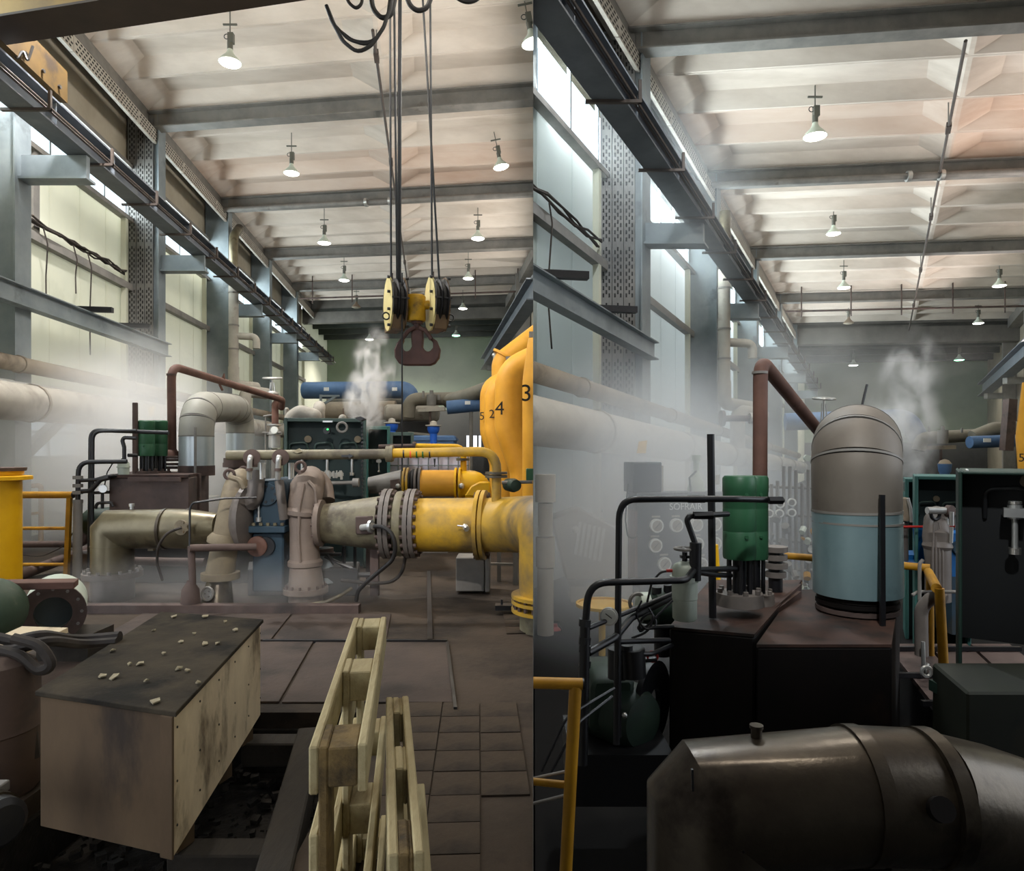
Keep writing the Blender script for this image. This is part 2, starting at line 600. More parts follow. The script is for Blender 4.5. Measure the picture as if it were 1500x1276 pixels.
    shade_off=mat('lamp_shade_dull', (120, 104, 88), rough=.6),
    bulb=glow('lamp_glass', (255, 252, 244), 7),
    bulb_green=glow('lamp_glass_green', (150, 255, 190), 7),
    bulb_off=mat('lamp_glass_off', (150, 140, 124), rough=.3),
    led=glow('green_led', (60, 220, 110), 2),
    glass=glass('window_glass'),
    drum=mat('drum_brown', (84, 66, 56), (66, 52, 45), 2, .75, c3=(46, 39, 35), s3=1.6, t3=.52),
    vessel_green=mat('mossy_green', (74, 92, 74), (56, 74, 58), 4, .5, c3=(110, 112, 96), s3=3, t3=.56),
    red_far=mat('extinguisher_red', (176, 60, 56), rough=.4),
    tagyellow=mat('tag_yellow', (216, 178, 92), rough=.6),
    straw=mat('straw', (168, 148, 92), rough=.8),
)


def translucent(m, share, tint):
    """translucency added so the cladding glows brighter with sky light"""
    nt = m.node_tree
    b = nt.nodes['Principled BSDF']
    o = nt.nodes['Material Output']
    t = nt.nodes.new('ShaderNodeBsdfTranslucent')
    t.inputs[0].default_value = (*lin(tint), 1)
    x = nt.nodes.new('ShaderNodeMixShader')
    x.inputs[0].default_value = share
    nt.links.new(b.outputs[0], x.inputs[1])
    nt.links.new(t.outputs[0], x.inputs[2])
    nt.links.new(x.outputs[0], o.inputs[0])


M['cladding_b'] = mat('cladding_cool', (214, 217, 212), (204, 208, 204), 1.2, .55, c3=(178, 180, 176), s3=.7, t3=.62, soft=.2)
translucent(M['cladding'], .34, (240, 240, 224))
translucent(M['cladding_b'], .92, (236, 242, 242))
# ------------------------------------------------------------------ the two bays of the hall
class Bay:
    def __init__(s, Ax, Az, kb, da, cols, s0, header, end, side):
        s.Ax, s.Az, s.kb, s.da, s.cols, s.s0, s.header, s.end, s.side = Ax, Az, kb, da, cols, s0, header, end, side
        s.clip = -1 if side == 'left' else 1      # which side of the dividing wall is kept

    def W(s, a, d, h):
        """a across from the axis, d along the bay, h above eye height"""
        return V((a + s.da + d * s.Ax, d, EYE + h + d * s.Az))

    def T(s, d, dx, h, a0=-7.2):
        """a point dx across the bay from its long wall, along the roof beams"""
        p = s.W(a0, d, h)
        return V((p.x + dx, p.y - s.kb * dx, p.z))

    @property
    def along(s):
        return V((s.Ax, 1, s.Az)).normalized()

    @property
    def across(s):
        return V((1, -s.kb, 0)).normalized()


LB = Bay(-.12, .005, .14, 0.0, [11.4, 17.4, 23.4, 29.4, 35.4, 41.4], 8.0, 41.0, 51.0, 'left')
RB = Bay(.538, -.045, .117, 2.44, [12.9, 18.8, 24.9, 31.0, 37.0], 8.2, 37.2, 48.0, 'right')
ORD = ['nearest', 'second', 'third', 'fourth', 'fifth', 'sixth', 'seventh']
CNT = dict(window=0, trim=0)


def build_bay(B):
    L = B.side == 'left'
    half = 'left half' if L else 'right half'
    bay = 'left bay' if L else 'right bay'
    W, T = B.W, B.T
    cl = B.clip
    s_lo = B.cols[0] - 6.0
    # --- ceiling with its coffered slabs
    mb = MB()
    mb.hexa([T(-2.5, -.6, 9.0), T(-2.5, 12.6, 9.0), T(B.header + .3, 12.6, 9.0), T(B.header + .3, -.6, 9.0),
             T(-2.5, -.6, 9.2), T(-2.5, 12.6, 9.2), T(B.header + .3, 12.6, 9.2), T(B.header + .3, -.6, 9.2)])
    ceil = solo('ceiling', mb, M['slab'], kind='structure', clip=cl)
    first = B.cols[0] - 3.0
    n = int((B.header - first) / 1.5)
    for i in range(n):
        s0 = first + i * 1.5
        for j in range(2):
            x0, x1 = j * 6.2, j * 6.2 + 6.2
            mb = MB()
            hb, ht = 8.55, 8.84
            o = [T(s0, x0, hb), T(s0, x1, hb), T(s0 + 1.49, x1, hb), T(s0 + 1.49, x0, hb)]
            l = [T(s0 + .05, x0 + .05, hb), T(s0 + .05, x1 - .05, hb), T(s0 + 1.44, x1 - .05, hb), T(s0 + 1.44, x0 + .05, hb)]
            q = [T(s0 + .34, x0 + .75, ht), T(s0 + .34, x1 - .75, ht), T(s0 + 1.15, x1 - .75, ht), T(s0 + 1.15, x0 + .75, ht)]
            up = [V((p.x, p.y, p.z + .42)) for p in o]
            mb.add(o + l + q + up, [(0, 1, 5, 4), (1, 2, 6, 5), (2, 3, 7, 6), (3, 0, 4, 7),
                                    (4, 5, 9, 8), (5, 6, 10, 9), (6, 7, 11, 10), (7, 4, 8, 11), (8, 9, 10, 11),
                                    (0, 12, 13, 1), (1, 13, 14, 2), (2, 14, 15, 3), (3, 15, 12, 0)])
            stained = (s0 > B.cols[1] + 2.6 and s0 < B.cols[1] + 5.4) if L else (s0 > B.cols[0] + 2.2 and s0 < B.cols[0] + 4.8 and j == 1) or (s0 > B.cols[0] + 2.6 and s0 < B.cols[0] + 4.4)
            part('roof_slab', mb, M['slab_stained'] if stained else M['slab'], ceil, smooth=False, clip=cl)
    # --- roof beams
    for i, s in enumerate(B.cols[1:-1] if L else B.cols[:-1]):
        mb = MB()
        mb.ibeam(T(s, 0, 8.28), T(s, 12.3, 8.28), .34, .42, .03, .02)
        if L:
            lab = f'grey steel roof beam, {ORD[i]} from the front under the pale roof of the {half}'
        else:
            lab = f'grey steel roof beam, {ORD[i]} from the front under the pale roof of the {half}'
        solo('roof_beam', mb, M['steel_grey'], lab, 'beam', 'roof beams of the ' + bay, clip=cl, smooth=False)
    # --- a pipe hung under the second visible beam, and the thin sprinkler line further back
    s = B.cols[2] if L else B.cols[1]
    r = thing('roof_pipe', T(s - .3, 1, 7.95), f'thin grey pipe hung below a roof beam across the {half}', 'pipe', 'roof pipes')
    mb = MB(); mb.cyl(T(s - .34, .1, 8.0), T(s - .34, 12.2, 8.0), .085, n=10)
    part('pipe', mb, M['steel_grey'], r, clip=cl)
    for dx in (5.2, 6.0):
        mb = MB(); mb.disc(T(s - .34, dx, 8.0), B.across, .14, .1, 12)
        part('coupling', mb, M['silver'], r, clip=cl)
    s = B.cols[4] if L else B.cols[3]
    r = thing('sprinkler_line', T(s - .3, 1, 7.6), f'thin rusty sprinkler line hanging by rods at the far end of the {half}', 'pipe', 'roof pipes')
    mb = MB(); mb.cyl(T(s - .3, .5, 7.62), T(s - .3, 12.2, 7.62), .045, n=8)
    part('pipe', mb, M['rust_dark'], r, clip=cl)
    for k in range(6):
        dx = 1.2 + k * 2.1
        mb = MB(); mb.cyl(T(s - .3, dx, 7.35), T(s - .3, dx, 8.75), .03, n=6)
        part('hanger_rod', mb, M['rust_dark'], r, clip=cl)
    # --- long steel wire under the roof, clamped along the bay
    a = -1.1 if L else -.87
    r = thing('steel_conduit', W(a, B.cols[0] + 2, 8.0), f'thin dark conduit running lengthwise below the roof of the {half}', 'conduit')
    mb = MB(); mb.cyl(W(a, B.cols[0] - .5 if not L else 13.1, 8.0), W(a, B.header - 1, 8.0), .032, n=8)
    part('rod', mb, M['conduit'], r)
    for k in range(5):
        s = B.cols[0] + 2.6 + k * 5.2
        if s > B.header - 2: break
        mb = MB(); mb.bar(W(a, s - .16, 8.02), W(a, s + .16, 8.02), .1, .12)
        part('clamp', mb, M['conduit'], r)
        mb = MB(); mb.cyl(W(a, s, 8.0), W(a, s, 8.6), .015, n=6)
        part('hanger_rod', mb, M['steel_grey'], r)
    # --- the long wall: upper cladding band is the wall's own mesh; panels, girts and windows belong to it
    mb = MB()
    w_hi = B.header
    lo_s = 1.0 if L else B.cols[0] - 6
    mb.hexa([W(-7.72, lo_s, 7.1), W(-7.72, w_hi, 7.1), W(-7.9, w_hi, 7.1), W(-7.9, lo_s, 7.1),
             W(-7.72, lo_s, 9.2), W(-7.72, w_hi, 9.2), W(-7.9, w_hi, 9.2), W(-7.9, lo_s, 9.2)])
    wall = solo('wall_left' if L else 'wall_middle', mb, M['cladding_tan'], kind='structure', clip=cl)
    spans = list(zip(B.cols[:-1], B.cols[1:]))
    spans.insert(0, (B.cols[0] - 6.0, B.cols[0]))
    up = V((0, 0, 1))
    for i, (a0, a1) in enumerate(spans):
        if a1 > B.header + 1: a1 = B.header
        npan = 5
        for k in range(npan):
            q0, q1 = a0 + (a1 - a0) * k / npan + .006, a0 + (a1 - a0) * (k + 1) / npan - .006
            rows = [(-2.1, 4.0), (4.08, 5.72)]
            if L and i == 1 and k in (1, 2):
                rows = [(-2.1, -.2), (.62, 4.0), (4.08, 5.72)]
            for h0, h1 in rows:
                mb = MB()
                mb.hexa([W(-7.70, q0, h0), W(-7.70, q1, h0), W(-7.78, q1, h0), W(-7.78, q0, h0),
                         W(-7.70, q0, h1), W(-7.70, q1, h1), W(-7.78, q1, h1), W(-7.78, q0, h1)])
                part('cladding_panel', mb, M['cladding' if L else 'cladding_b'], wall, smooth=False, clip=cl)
        # girts, sill rail and a mullion, all of grey steel
        for h, w, t, nm in ((4.04, .16, .17, 'girt'), (5.74, .2, .1, 'sill_rail'), (7.1, .16, .1, 'head_rail')):
            mb = MB(); mb.bar(W(-7.62, a0, h), W(-7.62, a1, h), w, t)
            part(nm, mb, M['steel_grey'], wall, smooth=False, clip=cl)
        sm = a0 + 1.75
        mb = MB(); mb.bar(W(-7.64, sm, 4.1), W(-7.64, sm, 5.7), .12, .2, up=B.along)
        part('mullion', mb, M['steel_grey'], wall, smooth=False, clip=cl)
        mb = MB(); mb.bar(W(-7.6, a1 - .42, -2), W(-7.6, a1 - .42, 5.7), .12, .12, up=B.along)
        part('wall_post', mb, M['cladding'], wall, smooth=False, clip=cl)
        # window strip
        CNT['window'] += 1
        mb = MB()
        for k in range(6):
            s = a0 + .12 + (a1 - a0 - .24) * k / 5
            mb.bar(W(-7.72, s, 5.78), W(-7.72, s, 7.06), .06, .06, up=B.along)
        win = solo(f"window_{CNT['window']}", mb, M['steel_blue'], kind='structure', clip=cl, smooth=False)
        for k in range(5):
            q0 = a0 + .15 + (a1 - a0 - .3) * k / 5
            q1 = a0 + .15 + (a1 - a0 - .3) * (k + 1) / 5 - .03
            mb = MB()
            mb.hexa([W(-7.735, q0, 5.79), W(-7.735, q1, 5.79), W(-7.742, q1, 5.79), W(-7.742, q0, 5.79),
                     W(-7.735, q0, 7.05), W(-7.735, q1, 7.05), W(-7.742, q1, 7.05), W(-7.742, q0, 7.05)])
            part('pane', mb, M['glass'], win, smooth=False, clip=cl)
        mid = W(-7.86, (a0 + a1) / 2, 6.42)
        if not L and i == 0: mid = W(-7.86, 11.85, 6.42); a0, a1 = 10.9, 12.8
        if mid.x * cl > .031 * mid.y * cl + .1:
            nrm = V((1, -B.Ax, 0)).normalized()
            area('window_daylight', mid, nrm + V((0, 0, -.12)), (a1 - a0) * .98 * math.sqrt(1 + B.Ax ** 2), 1.32, (LIGHT['win_left'] if L else LIGHT['win_right']) * (a1 - a0) / 6, (.93, .97, 1.0))
    # lower pane of the first bay (sky seen through the steam)
    if L:
        CNT['window'] += 1
        a0, a1 = 12.62, 14.98
        mb = MB()
        for s in (a0, (a0 + a1) / 2, a1):
            mb.bar(W(-7.72, s, -.2), W(-7.72, s, .62), .05, .05, up=B.along)
        for h in (-.2, .3, .62):
            mb.bar(W(-7.72, a0, h), W(-7.72, a1, h), .05, .05)
        win = solo(f"window_{CNT['window']}", mb, M['steel_blue'], kind='structure', smooth=False)
        mb = MB()
        mb.hexa([W(-7.735, a0, -.2), W(-7.735, a1, -.2), W(-7.742, a1, -.2), W(-7.742, a0, -.2),
                 W(-7.735, a0, .62), W(-7.735, a1, .62), W(-7.742, a1, .62), W(-7.742, a0, .62)])
        part('pane', mb, M['glass'], win, smooth=False)
        mb = MB(); mb.bar(W(-7.5, 12.3, -.3), W(-7.5, 14.2, .75), .16, .2)
        part('brace', mb, M['steel_grey'], win, smooth=False)
    # --- columns with perforated plates and crane corbels
    for i, s in enumerate(B.cols):
        if s > B.header: continue
        seen = 'steel column'
        lab = f'blue-grey steel wall column, {ORD[i]} from the front along the windows of the {half}'
        r = thing('steel_column', W(-7.3, s, -EYE - (0 if L else .45)), lab, 'column', 'columns of the ' + bay)
        mb = MB()
        base = -EYE - (0 if L else .45)
        mb.hexa([W(-7.69, s, base), W(-6.93, s, base), W(-6.93, s + .36, base), W(-7.69, s + .36, base),
                 W(-7.69, s, 8.5), W(-6.93, s, 8.5), W(-6.93, s + .36, 8.5), W(-7.69, s + .36, 8.5)])
        part('shaft', mb, M['steel_blue'], r, smooth=False, clip=cl)
        mb = MB()
        for (f0, f1) in ((-6.93, -6.9), (-7.69, -7.66)):
            mb.hexa([W(f0, s - .05, base), W(f1, s - .05, base), W(f1, s + .41, base), W(f0, s + .41, base),
                     W(f0, s - .05, 8.5), W(f1, s - .05, 8.5), W(f1, s + .41, 8.5), W(f0, s + .41, 8.5)])
        part('flange_plate', mb, M['steel_blue'], r, smooth=False, clip=cl)
        mb = MB()
        mb.hexa([W(-6.93, s + .02, 4.5), W(-5.75, s + .02, 4.5), W(-5.75, s + .34, 4.5), W(-6.93, s + .34, 4.5),
                 W(-6.93, s + .02, 4.54), W(-5.75, s + .02, 4.54), W(-5.75, s + .34, 4.54), W(-6.93, s + .34, 4.54)])
        mb.hexa([W(-6.93, s + .12, 4.54), W(-5.8, s + .12, 4.54), W(-5.8, s + .24, 4.54), W(-6.93, s + .24, 4.54),
                 W(-6.93, s + .12, 4.93), W(-5.8, s + .12, 4.93), W(-5.8, s + .24, 4.93), W(-6.93, s + .24, 4.93)])
        part('corbel', mb, M['steel_blue'], r, smooth=False, clip=cl)
        if (L and i in (1,)) or (not L and i == 0):
            for k in range(3):
                x0 = -7.66 + k * .215
                mb = MB()
                mb.hexa([W(x0, s - .09, .9 if L else .2), W(x0 + .2, s - .09, .9 if L else .2), W(x0 + .2, s - .06, .9 if L else .2), W(x0, s - .06, .9 if L else .2),
                         W(x0, s - .09, 8.4), W(x0 + .2, s - .09, 8.4), W(x0 + .2, s - .06, 8.4), W(x0, s - .06, 8.4)])
                part('perforated_plate', mb, M['plate'], r, smooth=False, clip=cl)
                mb = MB()
                h = 1.0 if L else .3
                row = 0
                while h < 8.3:
                    for c in range(3):
                        x = x0 + .045 + c * .055
                        z = h + (.06 if c == 1 else 0)
                        mb.hexa([W(x - .014, s - .094, z), W(x + .014, s - .094, z), W(x + .014, s - .088, z), W(x - .014, s - .088, z),
                                 W(x - .014, s - .094, z + .075), W(x + .014, s - .094, z + .075), W(x + .014, s - .088, z + .075), W(x - .014, s - .088, z + .075)])
                    h += .135 if row % 7 < 6 else .24
                    row += 1
                part('slot_holes', mb, M['black_hole'], r, kind='stuff', smooth=False, clip=cl)
    # --- crane runway girder
    g0 = 6.6 if L else 5.5
    r = thing('crane_girder', W(-5.95, 20, 4.95), f'long dark steel crane runway girder along the windows of the {half}', 'girder')
    mb = MB(); mb.ibeam(W(-5.95, g0, 5.15), W(-5.95, B.header, 5.15), .38, .42, .03, .03)
    part('girder', mb, M['girder'], r, smooth=False, clip=cl)
    mb = MB(); mb.bar(W(-5.95, g0, 5.41), W(-5.95, B.header, 5.41), .07, .1)
    part('crane_rail', mb, M['girder'], r, smooth=False, clip=cl)
    for q in (-5.72, -5.66):
        mb = MB(); mb.cyl(W(q, g0, 5.05), W(q, B.header, 5.05), .02, n=6)
        part('conductor_bar', mb, M['conduit'], r, clip=cl)
    s = g0 + 1.4
    k = 0
    while s < B.header:
        mb = MB(); mb.bar(W(-6.25, s, 4.92), W(-5.52, s, 4.92), .05, .04)
        mb.bar(W(-5.54, s, 4.9), W(-5.54, s, 5.2), .04, .04, up=X)
        part('conductor_bracket', mb, M['conduit'], r, smooth=False, clip=cl)
        mb = MB(); mb.bar(W(-5.86, s + .6, 4.98), W(-5.86, s + .6, 5.33), .16, .02, up=B.along)
        part('stiffener', mb, M['girder'], r, smooth=False, clip=cl)
        s += 1.95
    # --- perforated cable trays under the eaves
    for q, (a, h, w) in enumerate(((-6.98, 7.72, .34), (-7.18, 8.2, .26))):
        r = thing('cable_tray', W(a, 20, h), f"perforated metal cable tray, {'lower' if q == 0 else 'upper'} of two below the roof edge of the {half}", 'cable tray', 'cable trays of the ' + bay)
        s = max(g0, B.cols[0] - 4)
        holes = MB()
        while s < B.header - .2:
            e = min(s + 2.95, B.header)
            mb = MB()
            mb.hexa([W(a, s, h), W(a + .02, s, h), W(a + .02, e, h), W(a, e, h), W(a, s, h + w), W(a + .02, s, h + w), W(a + .02, e, h + w), W(a, e, h + w)])
            mb.hexa([W(a, s, h), W(a - .06, s, h), W(a - .06, e, h), W(a, e, h), W(a, s, h + .015), W(a - .06, s, h + .015), W(a - .06, e, h + .015), W(a, e, h + .015)])
            part('tray_length', mb, M['tray'], r, smooth=False, clip=cl)
            t = s + .06
            while t < min(e - .1, 30):
                for c in range(4):
                    z = h + .04 + c * w / 4.4
                    u = t + (.06 if c % 2 else 0)
                    holes.hexa([W(a + .022, u, z), W(a + .024, u, z), W(a + .024, u + .075, z), W(a + .022, u + .075, z),
                                W(a + .022, u, z + .035), W(a + .024, u, z + .035), W(a + .024, u + .075, z + .035), W(a + .022, u + .075, z + .035)])
                t += .13
            s = e + .02
        part('slot_holes', holes, M['black_hole'], r, kind='stuff', smooth=False, clip=cl)
    # eaves beam above the trays
    CNT['trim'] += 1
    mb = MB(); mb.bar(W(-7.3, g0, 8.42), W(-7.3, B.header, 8.42), .3, .26)
    solo(f"trim_{CNT['trim']}", mb, M['steel_grey'], kind='structure', clip=cl, smooth=False)
    # --- far end: header beam, dark low roof, green end wall
    CNT['trim'] += 1
    mb = MB()
    mb.hexa([T(B.header, -.5, 7.45), T(B.header, 12.6, 7.45), T(B.header + .5, 12.6, 7.45), T(B.header + .5, -.5, 7.45),
             T(B.header, -.5, 9.1), T(B.header, 12.6, 9.1), T(B.header + .5, 12.6, 9.1), T(B.header + .5, -.5, 9.1)])
    solo(f"trim_{CNT['trim']}", mb, M['beam_dark'], kind='structure', clip=cl, smooth=False)
    mb = MB()
    he = 8.1 if L else 8.3
    mb.hexa([T(B.header, -1.0, he), T(B.header, 12.9, he), T(B.end + .3, 12.9, he), T(B.end + .3, -1.0, he),
             T(B.header, -1.0, he + .2), T(B.header, 12.9, he + .2), T(B.end + .3, 12.9, he + .2), T(B.end + .3, -1.0, he + .2)])
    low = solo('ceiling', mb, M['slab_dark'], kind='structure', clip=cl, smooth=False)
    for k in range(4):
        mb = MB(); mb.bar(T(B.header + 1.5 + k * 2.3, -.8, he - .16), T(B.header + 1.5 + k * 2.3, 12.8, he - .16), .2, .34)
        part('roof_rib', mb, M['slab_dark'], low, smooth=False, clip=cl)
    mb = MB()
    mb.hexa([T(B.end, -1.2, -2.2), T(B.end, 13, -2.2), T(B.end + .25, 13, -2.2), T(B.end + .25, -1.2, -2.2),
             T(B.end, -1.2, he + .2), T(B.end, 13, he + .2), T(B.end + .25, 13, he + .2), T(B.end + .25, -1.2, he + .2)])
    endw = solo('wall_back', mb, M['wall_green'], kind='structure', clip=cl, smooth=False)
    mb = MB()
    mb.hexa([T(B.end - .06, -1.1, -2.2), T(B.end - .06, 12.9, -2.2), T(B.end - .01, 12.9, -2.2), T(B.end - .01, -1.1, -2.2),
             T(B.end - .06, -1.1, 2.7), T(B.end - .06, 12.9, 2.7), T(B.end - .01, 12.9, 2.7), T(B.end - .01, -1.1, 2.7)])
    part('dado', mb, M['wall_dark'], endw, smooth=False, clip=cl)
    # continuation of the long wall to the far end
    mb = MB()
    mb.hexa([W(-7.7, B.header, -2.2), W(-7.7, B.end + 1, -2.2), W(-7.9, B.end + 1, -2.2), W(-7.9, B.header, -2.2),
             W(-7.7, B.header, he + .2), W(-7.7, B.end + 1, he + .2), W(-7.9, B.end + 1, he + .2), W(-7.9, B.header, he + .2)])
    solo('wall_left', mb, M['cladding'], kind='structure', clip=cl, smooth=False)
    # --- the far side of the bay
    mb = MB()
    r0 = 30 if L else 6
    mb.hexa([W(4.95, r0, -2.2), W(4.95, B.end, -2.2), W(5.15, B.end, -2.2), W(5.15, r0, -2.2),
             W(4.95, r0, 9.2), W(4.95, B.end, 9.2), W(5.15, B.end, 9.2), W(5.15, r0, 9.2)])
    solo('wall_right', mb, M['cladding_tan'], kind='structure', clip=cl, smooth=False)
    r = thing('crane_girder', W(3.3, 38, 4.9), f'dark crane runway girder on the far right side of the {half}', 'girder')
    mb = MB(); mb.ibeam(W(3.35, r0 - 8, 5.1), W(3.35, B.header + 1, 5.1), .5, .7, .04, .04)
    part('girder', mb, M['girder'], r, smooth=False, clip=cl)
    mb = MB(); mb.bar(W(3.35, r0 - 8, 5.52), W(3.35, B.header + 1, 5.52), .08, .12)
    part('crane_rail', mb, M['girder'], r, smooth=False, clip=cl)
    CNT['trim'] += 1
    mb = MB(); mb.bar(W(4.6, r0 - 8, 8.3), W(4.6, B.header, 8.3), .5, .5)
    solo(f"trim_{CNT['trim']}", mb, M['steel_grey'], kind='structure', clip=cl, smooth=False)
    for i, s in enumerate((33.4, 39.4) if L else (31.0, 36.6)):
        r = thing('steel_column', W(4.6, s, -EYE), f"grey steel column, {'nearer' if i == 0 else 'farther'} one on the far right side of the {half}", 'column', 'far side columns of the ' + bay)
        mb = MB()
        mb.hexa([W(4.2, s, -2.1), W(4.9, s, -2.1), W(4.9, s + .4, -2.1), W(4.2, s + .4, -2.1), W(4.2, s, 8.5), W(4.9, s, 8.5), W(4.9, s + .4, 8.5), W(4.2, s + .4, 8.5)])
        part('shaft', mb, M['steel_grey'], r, smooth=False, clip=cl)
        mb = MB(); mb.bar(W(3.3, s + .2, 4.6), W(4.3, s + .2, 4.6), .3, .3)
        part('corbel', mb, M['steel_grey'], r, smooth=False, clip=cl)
    # --- the free blue-grey beam in front of the first column, with its stub brackets
    s1 = B.cols[1] if L else B.cols[0]
    r = thing('loose_beam', W(-6.8, s1 - 3, 2.5), f'pale blue-grey steel beam running level along the wall of the {half}', 'beam')
    mb = MB(); mb.ibeam(W(-6.78, s1 - 7, 2.5), W(-6.78, s1 + .25, 2.5), .2, .34, .02, .02)
    part('beam', mb, M['steel_blue'], r, smooth=False, clip=cl)
    for d in (-4.0, -2.2):
        mb = MB(); mb.bar(W(-7.2, s1 + d, 2.72), W(-6.3, s1 + d + .15, 2.72), .12, .1)
        part('stub_bracket', mb, M['black'], r, smooth=False, clip=cl)
    # --- insulated pipes along the wall
    for k, (a, h, rr, m, lab) in enumerate((
            (-6.75, 1.36, .13, 'insul_dirty', f'slim dirty insulated pipe, upper of the pipes along the wall of the {half}'),
            (-6.95, 1.05, .07, 'white', f'thin white pipe between the insulated pipes along the wall of the {half}'),
            (-6.55, .72, .3, 'insul', f'fat pale insulated pipe, lowest along the wall of the {half}'))):
        r = thing('wall_pipe', W(a, 20, h - rr), lab, 'pipe', 'wall pipes of the ' + bay)
        s = (7 if L else B.cols[0] - 7.2)
        while s < B.header - 1:
            e = min(s + 4.2, B.header - 1)
            mb = MB(); mb.cyl(W(a, s, h), W(a, e, h), rr, n=16)
            part('pipe_length', mb, M[m], r, clip=cl)
            if rr > .1:
                mb = MB(); mb.disc(W(a, e, h), B.along, rr + .02, .06, 16)
                part('band', mb, M['insul_dirty'], r, clip=cl)
            s = e
    # --- cables bundled on the girt of the first bay
    r = thing('cable_bundle', W(-7.5, s1 - 3, 4.2), f'dark tangled cable bundle lying on the wall rail of the {half}', 'cable')
    for k in range(5):
        pts = [W(-7.48 + random.uniform(-.05, .05), s1 - 4.6 + q * .5, 4.22 + random.uniform(0, .13)) for q in range(9)]
        mb = MB(); mb.tube(pts, .02, 6)
        part('cable', mb, M['hose'], r, clip=cl)
    for k, d in enumerate((-4.3, -3.2, -2.6)):
        p = W(-7.42, s1 + d, 4.2)
        ln = (1.5, 1.0, 2.2)[k]
        pts = [p, p + V((.05, .05, -.3)), p + V((-.02, .1, -ln * .6)), p + V((.04, .02, -ln))]
        mb = MB(); mb.tube(pts, .014, 6, fil=.3)
        part('hanging_cable', mb, M['hose'], r, clip=cl)
    # --- vertical silver pipe and its elbows by the second seen column
    s2 = B.cols[2] if L else B.cols[1]
    r = thing('riser_pipe', W(-6.7, s2, 1), f'silver insulated riser pipe with side stubs beside a wall column of the {half}', 'pipe')
    if L:
        pts = [W(-6.62, s2 + .3, 7.6), W(-6.62, s2 - .4, 7.1), W(-6.62, s2 - .4, 5.9)]
    else:
        pts = [W(-6.62, s2 - .3, 7.3), W(-6.62, s2 - .3, 6.4), W(-6.62, s2 - .3, 5.5)]
    mb = MB(); mb.tube(pts, .15, 14, fil=.5)
    part('upper_length', mb, M['stainless'], r, clip=cl)
    mb = MB(); mb.cyl(W(-6.62, s2 - .4, 5.7), W(-6.62, s2 - .4, 2.6), .16)
    part('riser', mb, M['insul'], r, clip=cl)
    for h in (5.2, 4.1, 3.3):
        mb = MB(); mb.disc(W(-6.62, s2 - .4, h), Z, .175, .05, 16)
        part('band', mb, M['steel_grey'], r, clip=cl)
    mb = MB(); mb.tube([W(-6.62, s2 - .4, 3.75), W(-5.9, s2 - .2, 3.75), W(-5.9, s2 - .2, 3.35)], .12, 12, fil=.2)
    part('side_stub', mb, M['insul'], r, clip=cl)
    mb = MB(); mb.tube([W(-6.62, s2 - .4, 2.7), W(-6.62, s2 - .4, 2.1), W(-6.1, s2 + .6, 2.1)], .18, 14, fil=.25)
    part('lower_elbow', mb, M['insul'], r, clip=cl)
    mb = MB(); mb.tube([W(-6.3, s2 - .2, .9), W(-6.3, s2 - .2, 1.9), W(-5.8, s2 + .8, 1.9)], .2, 14, fil=.3)
    part('return_elbow', mb, M['insul'], r, clip=cl)


build_bay(LB)
build_bay(RB)

# ------------------------------------------------------------------ dividing wall, floors, rear
mb = MB()
def dv(y, o): return V((.031 * y + o, y, 0))
y0, y1 = .7, 52.0
mb.hexa([dv(y0, -.0001) + V((0, 0, -.5)), dv(y0, .0001) + V((0, 0, -.5)), dv(y1, .003) + V((0, 0, -.5)), dv(y1, -.003) + V((0, 0, -.5)),
         dv(y0, -.0001) + V((0, 0, 11)), dv(y0, .0001) + V((0, 0, 11)), dv(y1, .003) + V((0, 0, 11)), dv(y1, -.003) + V((0, 0, 11))])
solo('wall_center', mb, M['partition'], kind='structure', smooth=False)

PITX0, PITX1, PITY0, PITY1 = -2.3, -.88, 2.2, 4.3
mb = MB()


def slab(x0, x1, yy0, yy1, z0=-.15, z1=0.0):
    mb.hexa([V((x0, yy0, z0)), V((x1, yy0, z0)), V((x1, yy1, z0)), V((x0, yy1, z0)), V((x0, yy0, z1)), V((x1, yy0, z1)), V((x1, yy1, z1)), V((x0, yy1, z1))])


slab(-8.5, 1.2, -3, PITY0)
slab(-8.5, PITX0, PITY0, PITY1)
slab(PITX1, 1.2, PITY0, PITY1)
slab(-16, 1.7, PITY1, 52)
floor = solo('floor', mb, M['floor'], kind='structure', smooth=False, clip=-1)
# pit with rubble
mb = MB(); mb.box(((PITX0 + PITX1) / 2, (PITY0 + PITY1) / 2, -.42), (PITX1 - PITX0 + .1, PITY1 - PITY0 + .1, .1))
for x in (PITX0, PITX1):
    mb.box((x, (PITY0 + PITY1) / 2, -.25), (.06, PITY1 - PITY0, .3))
mb.box(((PITX0 + PITX1) / 2, PITY1, -.25), (PITX1 - PITX0, .06, .3))
part('pit_lining', mb, M['dirt'], floor, smooth=False)
mb = MB()
for i in range(420):
    x, y = random.uniform(PITX0 + .05, PITX1 - .05), random.uniform(PITY0 + .05, PITY1 - .05)
    s = random.uniform(.012, .05)
    mb.box((x, y, -.36 + random.uniform(0, .05)), (s, s * random.uniform(.6, 1.6), s * .7), Matrix.Rotation(random.uniform(0, 3), 3, 'Z') @ Matrix.Rotation(random.uniform(-.5, .5), 3, 'X'))
part('rubble', mb, M['dirt'], floor, kind='stuff', smooth=False)
